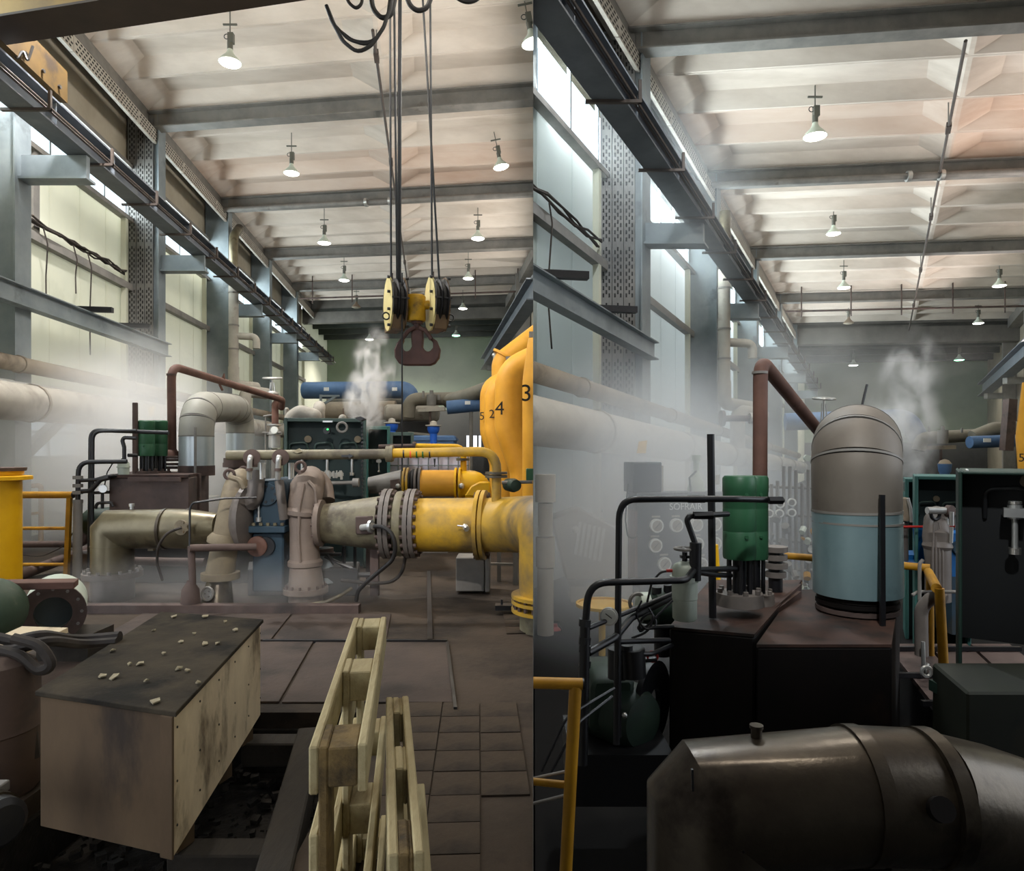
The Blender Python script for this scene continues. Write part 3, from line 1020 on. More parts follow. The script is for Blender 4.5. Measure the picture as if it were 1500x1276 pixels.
# floor tiles near the front right of the left bay
tiles = []
tm = MB(); tm.box((0, 0, 0), (.232, .232, .014))
tme = None
n = 0
for i in range(11):
    for j in range(26):
        x, y = -.42 + i * .24 - (j * .24) * .05, 1.45 + j * .24
        if x + .12 > .031 * (y - .12) - .01 or x > .3: continue
        if y > 4.42 and x < .0: continue
        if x < -.62 or (y < 4.4 and x - .12 < PITX1 + .02): continue
        z = .004 + random.uniform(-.0015, .0015)
        if tme is None:
            tme = bpy.data.meshes.new('tile')
            bm = bmesh.new()
            vs = [bm.verts.new(q) for q in tm.v]
            for f in tm.f: bm.faces.new([vs[k] for k in f])
            bm.to_mesh(tme); bm.free()
            tme.materials.append(M['tile'])
        o = bpy.data.objects.new('tile', tme)
        col.objects.link(o)
        o.parent = floor
        o.location = V((x, y, z)) - ORG[floor.name]
        o.rotation_euler = (0, 0, .05)
        n += 1
# steel cover plates across the middle of the floor, slightly proud of each other
plates = [(-6.0, -3.2, 4.45, 5.85), (-3.18, -1.52, 4.45, 5.85), (-1.5, -.38, 4.45, 5.85), (-3.4, -1.9, 5.9, 6.85), (-1.88, -.9, 5.9, 6.85)]
for k, (x0, x1, a, b) in enumerate(plates):
    mb = MB()
    z = .012 + .004 * (k % 2)
    mb.hexa([V((x - (y - 4.45) * .13, y, q)) for q in (0, z) for x, y in ((x0, a), (x1, a), (x1, b), (x0, b))])
    part('cover_plate', mb, M['steel_plate'], floor, smooth=False, bevel=.003)
# slot rail and plate edges in the floor
for q, (p0, p1, w) in enumerate(((P(628, 838, 9.2), P(630, 943, 5.85), .045), (P(385, 944, 5.86), P(655, 944, 5.86), .035), (P(655, 945, 5.8), P(667, 1043, 4.32), .022))):
    p0.z = p1.z = .012
    mb = MB(); mb.bar(p0, p1, w, .03)
    part('slot', mb, M['black'], floor, smooth=False)
# right bay floor, 0.45 m lower
mb = MB()
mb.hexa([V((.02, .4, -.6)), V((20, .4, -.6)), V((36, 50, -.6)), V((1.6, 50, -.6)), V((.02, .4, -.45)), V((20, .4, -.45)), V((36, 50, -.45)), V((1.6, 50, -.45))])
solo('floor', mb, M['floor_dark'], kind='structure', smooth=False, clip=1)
# ground below both bays
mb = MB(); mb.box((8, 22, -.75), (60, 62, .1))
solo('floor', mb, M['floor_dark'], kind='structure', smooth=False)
# rear wall of the right bay, behind the camera, added to keep its machines dark
mb = MB(); mb.hexa([V((.06, -1.0, -.6)), V((14, -3.0, -.6)), V((14, -3.2, -.6)), V((.06, -1.2, -.6)), V((.06, -1.0, 11)), V((14, -3.0, 11)), V((14, -3.2, 11)), V((.06, -1.2, 11))])
solo('wall_rear', mb, M['wall_dark'], kind='structure', smooth=False)
# rear wall of the left bay behind the camera, with an opening added for sky fill
mb = MB()
for x0, x1, z0, z1 in ((-10, -6.4, -.2, 11), (-2.6, .03, -.2, 11), (-6.4, -2.6, 4.6, 11)):
    mb.hexa([V((x0, -2.8, z0)), V((x1, -2.8, z0)), V((x1, -2.6, z0)), V((x0, -2.6, z0)), V((x0, -2.8, z1)), V((x1, -2.8, z1)), V((x1, -2.6, z1)), V((x0, -2.6, z1))])
solo('wall_rear', mb, M['wall_dark'], kind='structure', smooth=False)
# ------------------------------------------------------------------ lamps
def make_lamp():
    r = thing('pendant_lamp', (0, 0, 0), 'x', 'lamp')
    mb = MB(); mb.cyl((0, 0, .42), (0, 0, -.3), .012, n=6); mb.bar((-.14, 0, 0), (.14, 0, 0), .03, .03)
    part('hanger', mb, M['lamp_body'], r)
    mb = MB(); mb.box((.02, 0, -.28), (.11, .1, .2)); mb.cyl((0, 0, -.36), (0, 0, -.5), .055, n=10)
    part('ballast', mb, M['lamp_body'], r)
    mb = MB(); mb.torus((-.07, 0, -.24), (0, 1, 0), .05, .009, 12, 6)
    part('cable_loop', mb, M['black'], r)
    mb = MB(); mb.lathe((0, 0, -.5), (0, 0, -1), [(0, .05), (.05, .06), (.1, .085), (.2, .18), (.27, .225), (.27, .215), (.2, .165), (.05, .05)], 22)
    part('reflector', mb, M['shade'], r)
    mb = MB(); mb.lathe((0, 0, -.765), (0, 0, -1), [(-.005, .213), (.015, .2), (.035, .15), (.045, .06), (.047, .001)], 22)
    part('bulb_glass', mb, M['bulb'], r)
    return r


def lamp_at(px, py, d, label, on=True, src=None, power=None, scale=1.0, tilt=0):
    """px, py: the point where the hanger meets the roof"""
    p = P(px, py, d)
    r = copy_tree(src, p, label)
    r['group'] = 'pendant lamps under the roof'
    r.scale = (scale,) * 3
    r.rotation_euler = (0, tilt, 0)
    if on:
        l = bpy.data.lights.new('lamp_light', 'SPOT')
        l.energy = power or LIGHT['lamp']
        l.color = (1, .95, .86)
        l.spot_size = math.radians(150); l.spot_blend = .5
        l.shadow_soft_size = .15
        o = bpy.data.objects.new('lamp_light', l)
        col.objects.link(o)
        o.location = p + V((0, 0, -.86 * scale))
    return r


lamp0 = make_lamp()
lamp_off = make_lamp()
for ch in lamp_off.children:
    if ch.name.startswith('bulb'): ch.data.materials[0] = M['bulb_off']
    if ch.name.startswith('reflector'): ch.data.materials[0] = M['shade_off']
lamp_green = make_lamp()
for ch in lamp_green.children:
    if ch.name.startswith('bulb'): ch.data.materials[0] = M['bulb_green']
lamps = [
    (337, 36, 13.7, 'lit pendant lamp nearest the yellow crane girder, upper left of the picture', lamp0),
    (769, 6, 13.1, 'lit pendant lamp cut by the seam at the top centre of the picture', lamp0),
    (427, 214, 19.2, 'lit lamp left of the hoist ropes, second in the left row of the left half', lamp0),
    (726, 205, 18.9, 'lit lamp right of the hoist ropes, second in the right row of the left half', lamp0),
    (475, 322, 25.2, 'lit lamp third in the left row of the left half', lamp0),
    (700, 315, 24.9, 'lit lamp third in the right row of the left half', lamp0),
    (504, 383, 31.0, 'lit pendant lamp fourth in the left row of the left half', lamp0),
    (686, 380, 30.7, 'lit pendant lamp fourth in the right row of the left half', lamp0),
    (522, 427, 37.0, 'unlit dull lamp fifth in the left row of the left half', lamp_off),
    (678, 429, 37.2, 'lit lamp just right of the hook block, fifth in its row', lamp0),
    (541, 476, 45.0, 'small lit pendant lamp below the dark roof beyond the steam of the left half', lamp0),
    (668, 470, 44.5, 'green glowing pendant lamp below the dark roof at the far end of the left half', lamp_green),
    (1194, 142, 15.2, 'brightest lit pendant lamp, nearest one under the roof of the right half', lamp0),
    (1221, 307, 21.6, 'lit pendant lamp second under the roof of the right half', lamp0),
    (1236, 390, 27.2, 'lit pendant lamp third in the left row of the right half', lamp0),
    (1464, 387, 27.0, 'lit pendant lamp third in the right row of the right half', lamp0),
    (1243, 448, 33.6, 'unlit dull pendant lamp in the left row of the right half', lamp_off),
    (1433, 448, 33.6, 'lit pendant lamp last in the right row of the right half', lamp0),
    (1250, 512, 41.5, 'small lit pendant lamp below the dark roof above the duct in the right half', lamp0),
    (1405, 504, 41.0, 'green glowing pendant lamp below the dark roof of the right half', lamp_green),
]
for px, py, d, lab, src in lamps:
    tilt = -.2 if px in (726, 769) else 0
    sc_ = 1.25 if d > 40 else 1.12 if d > 24 else 1.0
    if px == 1194: sc_ = 1.15
    o = lamp_at(px, py, d, lab, src is not lamp_off, src, tilt=tilt, scale=sc_, power=(2600 if px == 541 else 1500 if px == 1250 else LIGHT['lamp']) if src is lamp0 else 500)
    if src is lamp_green:
        for q in col.objects:
            pass
for s in (lamp0, lamp_off, lamp_green):
    for ch in list(s.children): bpy.data.objects.remove(ch)
    bpy.data.objects.remove(s)

# ------------------------------------------------------------------ overhead crane of the left bay
r = thing('overhead_crane', P(150, 30, 9.3), 'yellow overhead crane girder with brown underside crossing the top left corner', 'crane')
mb = MB()
pa, pb = P(-60, 76, 9.45), P(560, -32, 8.15)
pa.z = pb.z = (pa.z + pb.z) / 2
d = (pb - pa).normalized(); n = V((d.y, -d.x, 0)) * -1
q = .42
mb.hexa([pa, pb, pb - n * q, pa - n * q, pa + Z * .75, pb + Z * .75, pb - n * q + Z * .75, pa - n * q + Z * .75])
part('box_girder', mb, M['crane'], r, smooth=False)
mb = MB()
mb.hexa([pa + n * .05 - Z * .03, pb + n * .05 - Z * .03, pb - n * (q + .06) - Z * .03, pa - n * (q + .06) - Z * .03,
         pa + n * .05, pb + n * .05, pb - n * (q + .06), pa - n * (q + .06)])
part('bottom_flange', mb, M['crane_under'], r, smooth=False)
e0, e1 = P(2, 118, 9.9), P(52, 130, 10.9)
mb = MB(); mb.bar(LB.W(-5.95, 8.9, 5.75), LB.W(-5.95, 10.9, 5.75), .3, .5)
part('end_carriage', mb, M['carriage'], r, smooth=False)
mb = MB()
for k in range(4):
    mb.cyl(LB.W(-5.79, 9.3 + k * .45, 5.62), LB.W(-5.76, 9.3 + k * .45, 5.62), .03, n=6)
part('bolt', mb, M['black'], r)
mb = MB(); mb.tube([P(20, 70, 9.6), P(24, 88, 9.6), P(34, 72, 9.7), P(40, 92, 9.7), P(48, 68, 9.8)], .02, 6, fil=.1)
part('cable', mb, M['black'], r)

# festoon cables looping below the crane
loops = [
    ([(478, 8), (486, 30), (502, 60), (524, 78), (545, 66), (562, 40), (572, 10), (574, -12)], 'long black festoon cable loop hanging lowest under the crane', .035),
    ([(478, 8), (488, 34), (510, 58), (538, 67), (556, 52), (568, 24), (572, -12)], 'black festoon cable loop just inside the lowest loop under the crane', .026),
    ([(480, 10), (492, 40), (518, 60), (545, 62), (560, 44), (572, 16), (577, -12)], 'thin black festoon cable crossing inside the two longest loops', .022),
    ([(506, -12), (510, 4), (522, 13), (530, 6), (531, -12)], 'smallest black cable loop at the top edge under the crane', .03),
    ([(543, -12), (546, 14), (560, 28), (574, 22), (580, -12)], 'thick black cable loop beside the left hoist ropes', .045),
    ([(594, -12), (600, 8), (612, 17), (626, 12), (634, -12)], 'thick black cable loop between the hoist ropes at the top edge', .045),
    ([(660, -14), (672, -2), (686, 3), (700, -2), (708, -14)], 'dark cable bend right of the hoist ropes at the top edge', .05),
]
for k, (pts, lab, rr) in enumerate(loops):
    mb = MB(); mb.tube([P(x, y, 8.4 + .03 * k) for x, y in pts], rr * .7, 8, fil=.25, seg=4)
    solo('festoon_cable', mb, M['rubber'], lab, 'cable', 'festoon cables under the crane')

# ------------------------------------------------------------------ hook block
D = 10.0
c = P(608, 452, D)
r = thing('hook_block', c, 'crane hook block with cream sheave cheeks, yellow hub and double hook', 'hook')
for px, dd, lab in ((579, 0, None), (640, 0, None)):
    m = P(px, 446, D)
    right = px > 600
    turn = Matrix.Translation(m) @ Matrix.Rotation(math.radians(24), 4, 'Z') @ Matrix.Translation(-m)

    def bpart(name, mb, mm, rr, **kw):
        mb.v = [turn @ q for q in mb.v]
        return part(name, mb, mm, rr, **kw)
    # outer and inner cheek plates: tall shields
    for off, mm in ((-.10, 'cream'), (.11, 'cream' if right else 'hook_yellow')):
        poly = []
        for t in range(14):
            a = 2 * PI * t / 14
            poly.append(m + V((off - .012, math.cos(a) * .27, math.sin(a) * .40)))
        mb = MB(); mb.prism(poly, V((.024, 0, 0)))
        bpart('cheek_plate', mb, M['cream' if off < 0 else 'guard'], r)
    for k in range(2):
        mb = MB(); mb.lathe(m + V((-.06 + k * .1, 0, .03)), X, [(-.045, .34), (-.02, .29), (.02, .29), (.045, .34)], 28)
        bpart('sheave', mb, M['rubber'], r)
    mb = MB()
    mb.hexa([m + V((x, y, z)) for z in (-.38, .06) for x, y in ((-.085, -.24 if z > -.2 else -.16), (.095, -.24 if z > -.2 else -.16), (.095, .3), (-.085, .3))])
    bpart('rope_guard', mb, M['guard'], r, smooth=False)
    mb = MB()
    for z in (-.33, -.1, .15, .36):
        for x in (-.13, .14):
            mb.cyl(m + V((x - .02, -.14, z)), m + V((x + .02, -.14, z)), .022, n=8)
    bpart('bolts', mb, M['black'], r)
    mb = MB(); mb.bar(m + V((-.12, -.3, .04)), m + V((.13, -.3, .04)), .03, .02)
    bpart('guard_strip', mb, M['black'], r)
    xx = -.2 if not right else .22
    mb = MB(); mb.torus(m + V((xx * .8, -.1, -.2)), Y, .05, .012, 12, 6)
    bpart('handle_ring', mb, M['black'], r)
mb = MB(); mb.lathe(P(609, 433, D), -Z, [(0, .13), (.02, .145), (.36, .145), (.38, .13)], 24)
part('hub', mb, M['hook_yellow'], r)
mb = MB(); mb.cyl(P(590, 447, D), P(632, 447, D), .065)
part('cross_shaft', mb, M['hook_yellow'], r)
mb = MB(); mb.cyl(P(611, 468, D), P(611, 484, D), .055); mb.cyl(P(611, 470, D), P(611, 475, D), .09, n=6)
part('hook_shank', mb, M['hook'], r)
# double hook: one solid outline, thick, rounded edge
out = [(602, 482), (619, 482), (620, 496), (619, 508), (623, 514), (629, 515), (634, 509), (634, 501), (629, 496), (632, 494), (640, 499), (645, 512), (643, 524), (637, 532), (630, 535),
       (592, 535), (584, 532), (578, 523), (577, 512), (581, 502), (588, 494), (592, 496), (589, 503), (589, 510), (594, 515), (600, 513), (603, 507), (602, 496)]
mb = MB(); mb.prism([P(x, y, D - .06) for x, y in out], V((0, .12, 0)))
part('double_hook', mb, M['hook'], r, bevel=.018)
for x0, x1 in ((608, 589), (614, 632)):
    mb = MB(); mb.tube([P(x0, 480, D - .08), P((x0 + x1) / 2, 484, D - .08), P(x1, 497, D - .08)], .03, 8, fil=.1)
    part('safety_latch', mb, M['hook'], r)
for (x0, y0, x1, y1, rr) in ((571, -40, 573, 415, .014), (577, -40, 582, 415, .014), (585, -40, 583, 415, .014), (587, -40, 586, 415, .014), (630, -40, 633, 408, .014), (617, -40, 644, 412, .014)):
    mb = MB(); mb.cyl(P(x0, y0, 9.9), P(x1, y1 + 8, 9.95), rr * 1.2, n=6)
    part('hoist_rope', mb, M['rope'], r)
mb = MB(); mb.cyl(P(589, 400, 9.85), P(589, 690, 9.85), .012, n=6)
solo('hanging_cable', mb, M['rope'], 'thin black control cable hanging straight down past the hook', 'cable')

# ------------------------------------------------------------------ crate
H = .6
FL, FR, BR = P(51, 1009, 2.98), P(258, 1043, 2.74), P(386, 907, 4.25)
for q in (FL, FR, BR): q.z = H
BL = P(236, 893, 4.45); BL.z = H
u = (FR - FL).normalized(); w = (BR - FR).normalized()
cr = thing('wooden_crate', V(((FL + BR) / 2).xy.to_3d()), 'long plywood crate with dark lid scattered with wood chips, standing beside the floor pit', 'crate')


def panel(name, a, b, z0, z1, th, nrm, m):
    """upright board from a to b"""
    mb = MB(); n = nrm * th
    mb.hexa([V((a.x, a.y, z0)), V((b.x, b.y, z0)), V((b.x, b.y, z0)) + n, V((a.x, a.y, z0)) + n, V((a.x, a.y, z1)), V((b.x, b.y, z1)), V((b.x, b.y, z1)) + n, V((a.x, a.y, z1)) + n])
    return part(name, mb, m, cr, smooth=False, bevel=.003)


zb = .005
nf, ns = V((-u.y, u.x, 0)), V((-w.y, w.x, 0))
panel('front_panel', FL + w * .015 + u * .02, FR + w * .015 - u * .03, zb, H - .02, .015, nf, M['plywood_shaded'])
panel('side_panel', FR - u * .02 + w * .01, BR - u * .02 - w * .01, zb, H - .02, .015, ns, M['plywood'])
panel('back_panel', BL - w * .03 + u * .05, BR - w * .03 - u * .05, zb, H - .02, .015, nf * -1, M['plywood'])
panel('far_side_panel', FL + u * .05 + w * .03, BL + u * .05 - w * .04, zb, H - .02, .015, ns * -1, M['plywood'])
panel('corner_batten', FR + w * .005 - u * .075, FR + w * .005 - u * .01, zb - .0, H - .02, .012, nf * -1, M['plywood_shaded'])
mb = MB()
mb.hexa([FL - Z * .022, FR - Z * .022, BR - Z * .022, BL - Z * .022, FL, FR, BR, BL])
part('lid', mb, M['plywood_top_shaded'], cr, smooth=False, bevel=.003)
for t in (.1, .5, .8):
    a, b = FL.lerp(BL, t), FR.lerp(BR, t)
    a = a + u * .06 + w * .08; b = b - u * .05 + w * .08
    a.z = b.z = -.04
    mb = MB(); mb.bar(a, b, .1, .09)
    part('skid', mb, M['plywood_shaded'], cr, smooth=False)
mb = MB()
for k in range(6):
    for z in (.12, .3, .52):
        p = FR.lerp(BR, .03 + .19 * k) - u * .014
        mb.disc(V((p.x, p.y, z)), ns, .005, .004, 6)
part('nail_heads', mb, M['ink'], cr, kind='stuff')
CHIP = ['chip at the middle of the crate lid', 'tiny chip just left of the lid middle', 'chip at the near left edge of the crate lid', 'chip pair member farther from the lid corner at near left', 'chip alone on the left of the crate lid',
        'chip left of the near right cluster on the lid', 'chip in the near right cluster on the lid', 'big chip nearest the front edge of the crate lid', 'chip halfway along the left lid edge', 'small chip in the far left of the crate lid',
        'chip at the far left corner of the crate lid', 'largest chip in the far part of the crate lid', 'chip at the far right of the crate lid', 'chip right of the lid middle', 'chip near the right lid edge toward the front',
        'chip just left of the one at the lid middle', 'tiny chip among those at the left of the lid', 'chip near the right lid edge at the far end', 'tiny chip in the left middle of the lid', 'tiny chip behind the frontmost one on the lid']
CHIP = ['pale wood ' + q for q in CHIP]
chips = [(300, 945, .05), (285, 930, .03), (150, 993, .055), (168, 994, .06), (205, 975, .05), (262, 982, .05), (275, 985, .045), (228, 1030, .06), (165, 955, .04), (225, 925, .035),
         (255, 905, .06), (300, 905, .07), (330, 912, .04), (318, 944, .04), (290, 1003, .04), (265, 942, .045), (190, 975, .03), (345, 925, .04), (240, 960, .03), (215, 1000, .03)]
for k, (px, py, s) in enumerate(chips):
    d = (EYE - H) / ((py - 660) / 1000)
    p = P(px, py, d)
    mb = MB()
    n = 5
    poly = [p + V((math.cos(2 * PI * t / n) * s * random.uniform(.18, .4), math.sin(2 * PI * t / n) * s * random.uniform(.3, .65), random.uniform(.001, .012))) for t in range(n)]
    mb.prism(poly, V((0, 0, .006)))
    solo('wood_chip', mb, M['chip'], CHIP[k], 'chip', 'wood chips on the crate lid', smooth=False)

# ------------------------------------------------------------------ pallets standing on edge
def pallet(name, org, d, Lg, Hh, T, label, decks=(5, 3), dark=True):
    d = d.normalized(); t = V((d.y, -d.x, 0)).normalized()   # t points right
    r = thing(name, org, label, 'pallet', 'pallets standing on edge')

    def bx(nm, l0, l1, h0, h1, t0, t1, m):
        mb = MB()
        mb.hexa([org + d * l + t * q + Z * h for h in (h0, h1) for l, q in ((l0, t0), (l0, t1), (l1, t1), (l1, t0))])
        part(nm, mb, m, r, smooth=False, bevel=.004)
    bt = .022
    bw = .115
    for k in range(decks[0]):
        h = (Hh - bw) * k / (decks[0] - 1)
        bx('deck_board', 0, Lg, h, h + bw, 0, bt, M['pallet'])
    for k in range(decks[1]):
        h = (Hh - bw) * k / (decks[1] - 1)
        bx('base_board', 0, Lg, h, h + bw, T - bt, T, M['pallet'])
    for k in range(3):
        l = (Lg - .14) * k / 2
        bx('stringer_board', l, l + .14, 0, Hh - .002, bt, bt * 2, M['pallet_dark'] if k == 0 else M['pallet'])
        for j in range(3):
            h = (Hh - .1) * j / 2
            bx('block', l, l + .145, h, h + .1 - .003 * j, bt * 2, T - bt, M['pallet'] if k else M['pallet_dark'])
    return r


a, b = P(452, 1094, 1.61), P(518, 905, 2.86)
a.z = b.z = 0
pallet('pallet', a, b - a, (b - a).length, .95, .135, 'pale wooden pallet standing on edge, tallest and nearest of those beside the crate', (5, 3))
a, b = P(553, 1274, 1.36), P(552, 1026, 2.28)
a, b = V((-.255, 1.4, 0)), V((-.425, 2.3, 0))
pallet('pallet', a, b - a, (b - a).length, .82, .075, 'lower wooden pallet leaning right behind the tallest pallet', (4, 3))
a, b = V((-.235, 1.35, 0)), V((-.36, 2.1, 0))
d = (b - a).normalized(); t = V((d.y, -d.x, 0))
mb = MB(); q = .03
mb.hexa([a + t * .06, a + t * (.06 + q), b + t * (.06 + q), b + t * .06, a + t * .06 + Z * .62, a + t * (.06 + q) + Z * .62, b + t * (.06 + q) + Z * .62, b + t * .06 + Z * .62])
solo('loose_plank', mb, M['pallet'], 'single pale plank standing on edge at the right of the pallets', 'plank', smooth=False, bevel=.003)

# timbers around the pit
for p0, p1, w, h, lab in ((P(455, 1062, 4.0), P(395, 1290, 2.55), .14, .16, 'dark square timber lying along the right edge of the pit under the pallet'),
                          (P(255, 1200, 3.0), P(425, 1195, 3.0), .14, .12, 'dark timber lying across the near part of the pit'),
                          (P(360, 1062, 4.1), P(462, 1068, 4.1), .15, .14, 'short worn timber at the far edge of the pit')):
    p0.z = p1.z = -.05 if w == .14 and h == .16 else -.15
    mb = MB(); mb.bar(p0, p1, w, h)
    solo('timber', mb, M['timber_dark'], lab, 'timber', 'timbers in the pit', smooth=False, bevel=.008)
mb = MB()
for k in range(60):
    p = V((random.uniform(-1.35, -1.0), random.uniform(2.45, 2.9), -.3))
    q = V((random.uniform(-.09, .09), random.uniform(-.06, .06), random.uniform(0, .05)))
    mb.cyl(p - q, p + q, .0025, n=3)
solo('straw', mb, M['straw'], 'loose straw scattered in the pit by the pallets', 'straw', kind='stuff')

# ------------------------------------------------------------------ left edge: drum, hoses, flanged pipe, green vessel
c = P(-18, 1000, 3.3); c.z = 0
r = thing('rusty_drum', c, 'rusty brown drum at the left edge beside the crate front', 'drum')
mb = MB(); mb.lathe(c, Z, [(0, .2), (.02, .215), (.3, .215), (.31, .225), (.33, .215), (.55, .215), (.62, .19), (.66, .12), (.665, .001)], 28)
part('shell', mb, M['drum'], r)
hoses = [([(-40, 925), (20, 940), (60, 930), (110, 938), (176, 932)], 'black hose lying along the top of the hose heap toward the crate', .028),
         ([(-40, 955), (20, 952), (70, 938), (120, 944), (172, 940)], 'second black hose running beside the topmost one to the crate', .026),
         ([(-30, 960), (10, 975), (38, 1010), (46, 1060), (50, 1110)], 'black hose hanging down the rusty drum', .026),
         ([(-30, 945), (30, 960), (58, 985), (78, 975), (60, 945), (20, 935)], 'black hose coiled over the rusty drum', .026),
         ([(-40, 975), (0, 968), (26, 985), (24, 1030), (30, 1075)], 'thin black hose down the front of the rusty drum', .02)]
for k, (pts, lab, rr) in enumerate(hoses):
    mb = MB(); mb.tube([P(x, y, 3.42 - .04 * k + (.35 if x > 90 else 0)) for x, y in pts], rr, 8, fil=.12, seg=4)
    solo('hose', mb, M['hose'], lab, 'hose', 'hoses heaped by the crate')
mb = MB()
mb.bar(P(-20, 962, 3.7), P(66, 922, 4.1), .3, .03)
solo('loose_board', mb, M['plywood'], 'pale board edge under the hoses at the left', 'board', smooth=False)
mb = MB()
mb.hexa([P(40, 1000, 3.75), P(150, 1000, 3.75), P(185, 935, 4.3), P(70, 935, 4.3), P(40, 985, 3.75), P(150, 985, 3.75), P(185, 925, 4.3), P(70, 925, 4.3)])
mb2 = MB()
c = P(20, 1150, 2.75); 
r = thing('electric_motor', c, 'small grey motor with dark end cap at the bottom left edge', 'motor')
ax = V((.9, -.45, 0)).normalized()
mb = MB(); mb.lathe(P(-30, 1193, 2.6), ax, [(-.2, .1), (.02, .1), (.1, .1), (.105, .09)], 20)
part('body', mb, M['stainless'], r)
mb = MB(); mb.lathe(P(-30, 1193, 2.6) + ax * .1, ax, [(0, .092), (.05, .092), (.07, .07), (.075, .001)], 20)
part('end_cap', mb, M['black'], r)
mb = MB(); mb.box(P(-28, 1160, 2.6), (.14, .12, .04))
part('terminal_box', mb, M['steel_grey'], r, bevel=.005)
# flanged green-grey pipe stub
c = P(78, 898, 5.2)
r = thing('flanged_pipe', V((c.x, c.y, 0)), 'grey-green pipe stub with bolted end flange lying at the left before the crate', 'pipe')
ax = V((.6, -1, 0.02)).normalized()
mb = MB(); mb.lathe(c, ax, [(-.6, .215), (0, .215), (0, .15), (-.6, .15)], 30, True)
part('barrel', mb, M['vessel'], r)
mb = MB(); mb.flange(c + ax * .015, ax, .22, .125, .035, 30)
part('flange', mb, M['rust_dark'], r)
mb = MB(); mb.bolts(c + ax * .035, ax, .185, 12, .012, .02)
part('bolts', mb, M['steel_grey'], r, kind='stuff')
mb = MB(); mb.disc(c - ax * .25, ax, .149, .02, 24)
part('inner_disc', mb, M['steel_blue'], r)
mb = MB(); mb.hexa([c + V((x, y, z)) for z in (-.68, -.2) for x, y in ((-.2, .1), (.2, .1), (.2, .45), (-.2, .45))])
part('cradle', mb, M['timber_dark'], r, smooth=False)
# green round vessel
c = P(-22, 897, 4.6)
r = thing('green_vessel', V((c.x, c.y, 0)), 'mossy green round-ended vessel cut by the left edge', 'vessel')
mb = MB(); mb.ball(c, .23, 24, 14, (1, 1.2, 1))
part('shell', mb, M['vessel_green'], r)
mb = MB(); mb.box(c - Z * .38, (.3, .3, .36))
part('base', mb, M['timber_dark'], r, smooth=False)
# channel iron resting on both
mb = MB(); mb.bar(P(-15, 857, 4.75), P(112, 855, 4.95), .16, .05)
solo('channel_iron', mb, M['rust'], 'rusty brown channel iron resting on the flanged pipe at left', 'channel', smooth=False, bevel=.004)
# ------------------------------------------------------------------ left bay: compressor train
def pipe_thing(name, lab, cat, m, pts, r, fil=0, group=None, n=12, clip=0, seg=6):
    mb = MB(); mb.tube(pts, r, n, fil=fil, seg=seg)
    return solo(name, mb, m, lab, cat, group, clip=clip)


# --- spiral casings
def casing(org, base, path, rr, m, label, ribs=True, lean=0):
    """a pump volute seen edge on: its pipe sweeps up, over and down to a flanged foot"""
    r = thing('pump_casing', base, label, 'pump', 'pump casings of the compressor train')
    c, R = org
    # volute body: a fat wheel with a waisted rim
    ax = V((1, .12, lean)).normalized()
    mb = MB(); mb.lathe(c, ax, [(-.19, R * .45), (-.2, R * .7), (-.17, R * .9), (-.1, R), (0, R * 1.02), (.1, R), (.17, R * .9), (.2, R * .7), (.19, R * .45)], 36)
    part('volute', mb, m, r)
    mb = MB(); mb.torus(c, ax, R * 1.0, .022, 36, 6)
    part('rim_rib', mb, m, r)
    for sgn in (-1, 1):
        mb = MB(); mb.flange(c + ax * sgn * .2, ax, R * .62, R * .3, .06, 24)
        part('side_flange', mb, m, r)
        mb = MB(); mb.bolts(c + ax * sgn * .235, ax, R * .53, 12, .018, .03)
        part('bolts', mb, M['steel_grey'], r, kind='stuff')
    return r


# right-hand casing (grey brown): crown at y690, shoulder ring y820, foot flange y860
Dc = 7.5
r = thing('pump_casing', P(446, 890, Dc), 'grey-brown pump casing with shoulder ring, right of the blue gearbox', 'pump', 'pump casings')
crown = [(430, 862), (436, 815), (437, 765), (443, 725), (455, 705)]
mb = MB(); 
pts = [P(449, 862, Dc), P(447, 825, Dc), P(445, 780, Dc), P(446, 740, Dc + .02), P(450, 714, Dc + .12), P(455, 702, Dc + .34), P(458, 704, Dc + .62), P(460, 730, Dc + .8)]
mb.tube(pts, [S(26, Dc), S(22, Dc), S(20, Dc), S(23, Dc), S(23, Dc), S(20, Dc), S(18, Dc), S(16, Dc)], 22)
part('volute', mb, M['cast'], r)
mb = MB(); mb.tube([p + V((0, -.005, 0)) for p in pts[:1]] + [P(447, 825, Dc) - Y * S(22.5, Dc), P(444, 780, Dc) - Y * S(20.5, Dc), P(446, 740, Dc) - Y * S(23.5, Dc), P(450, 708, Dc) - Y * .12], .018, 6)
part('centre_rib', mb, M['cast'], r)
for (cx, cy_, rr, nm, ax) in ((447, 822, 25, 'shoulder_ring', V((0, 0, 1))), (445, 748, 25, 'casing_joint', V((.1, 0, 1)))):
    mb = MB(); mb.lathe(P(cx, cy_, Dc), ax, [(-.07, S(rr - 4, Dc)), (-.045, S(rr, Dc)), (.0, S(rr, Dc)), (.05, S(rr - 6, Dc))], 24)
    part(nm, mb, M['cast'], r)
mb = MB(); mb.flange(P(448, 864, Dc), Z, S(32, Dc), .05, .06, 28)
part('foot_flange', mb, M['cast'], r)
mb = MB(); mb.bolts(P(448, 859, Dc), Z, S(28, Dc), 14, .014, .05)
part('bolts', mb, M['rust_dark'], r, kind='stuff')
mb = MB(); mb.cyl(P(448, 895, Dc), P(448, 866, Dc), S(26, Dc), S(24, Dc), 22)
part('foot', mb, M['cast'], r)
mb = MB(); mb.torus(P(440, 684, Dc + .1), V((.25, -1, 0)), .055, .017, 18, 8); mb.cyl(P(440, 690, Dc + .1), P(441, 700, Dc + .1), .03)
part('lifting_eye', mb, M['rust_dark'], r)
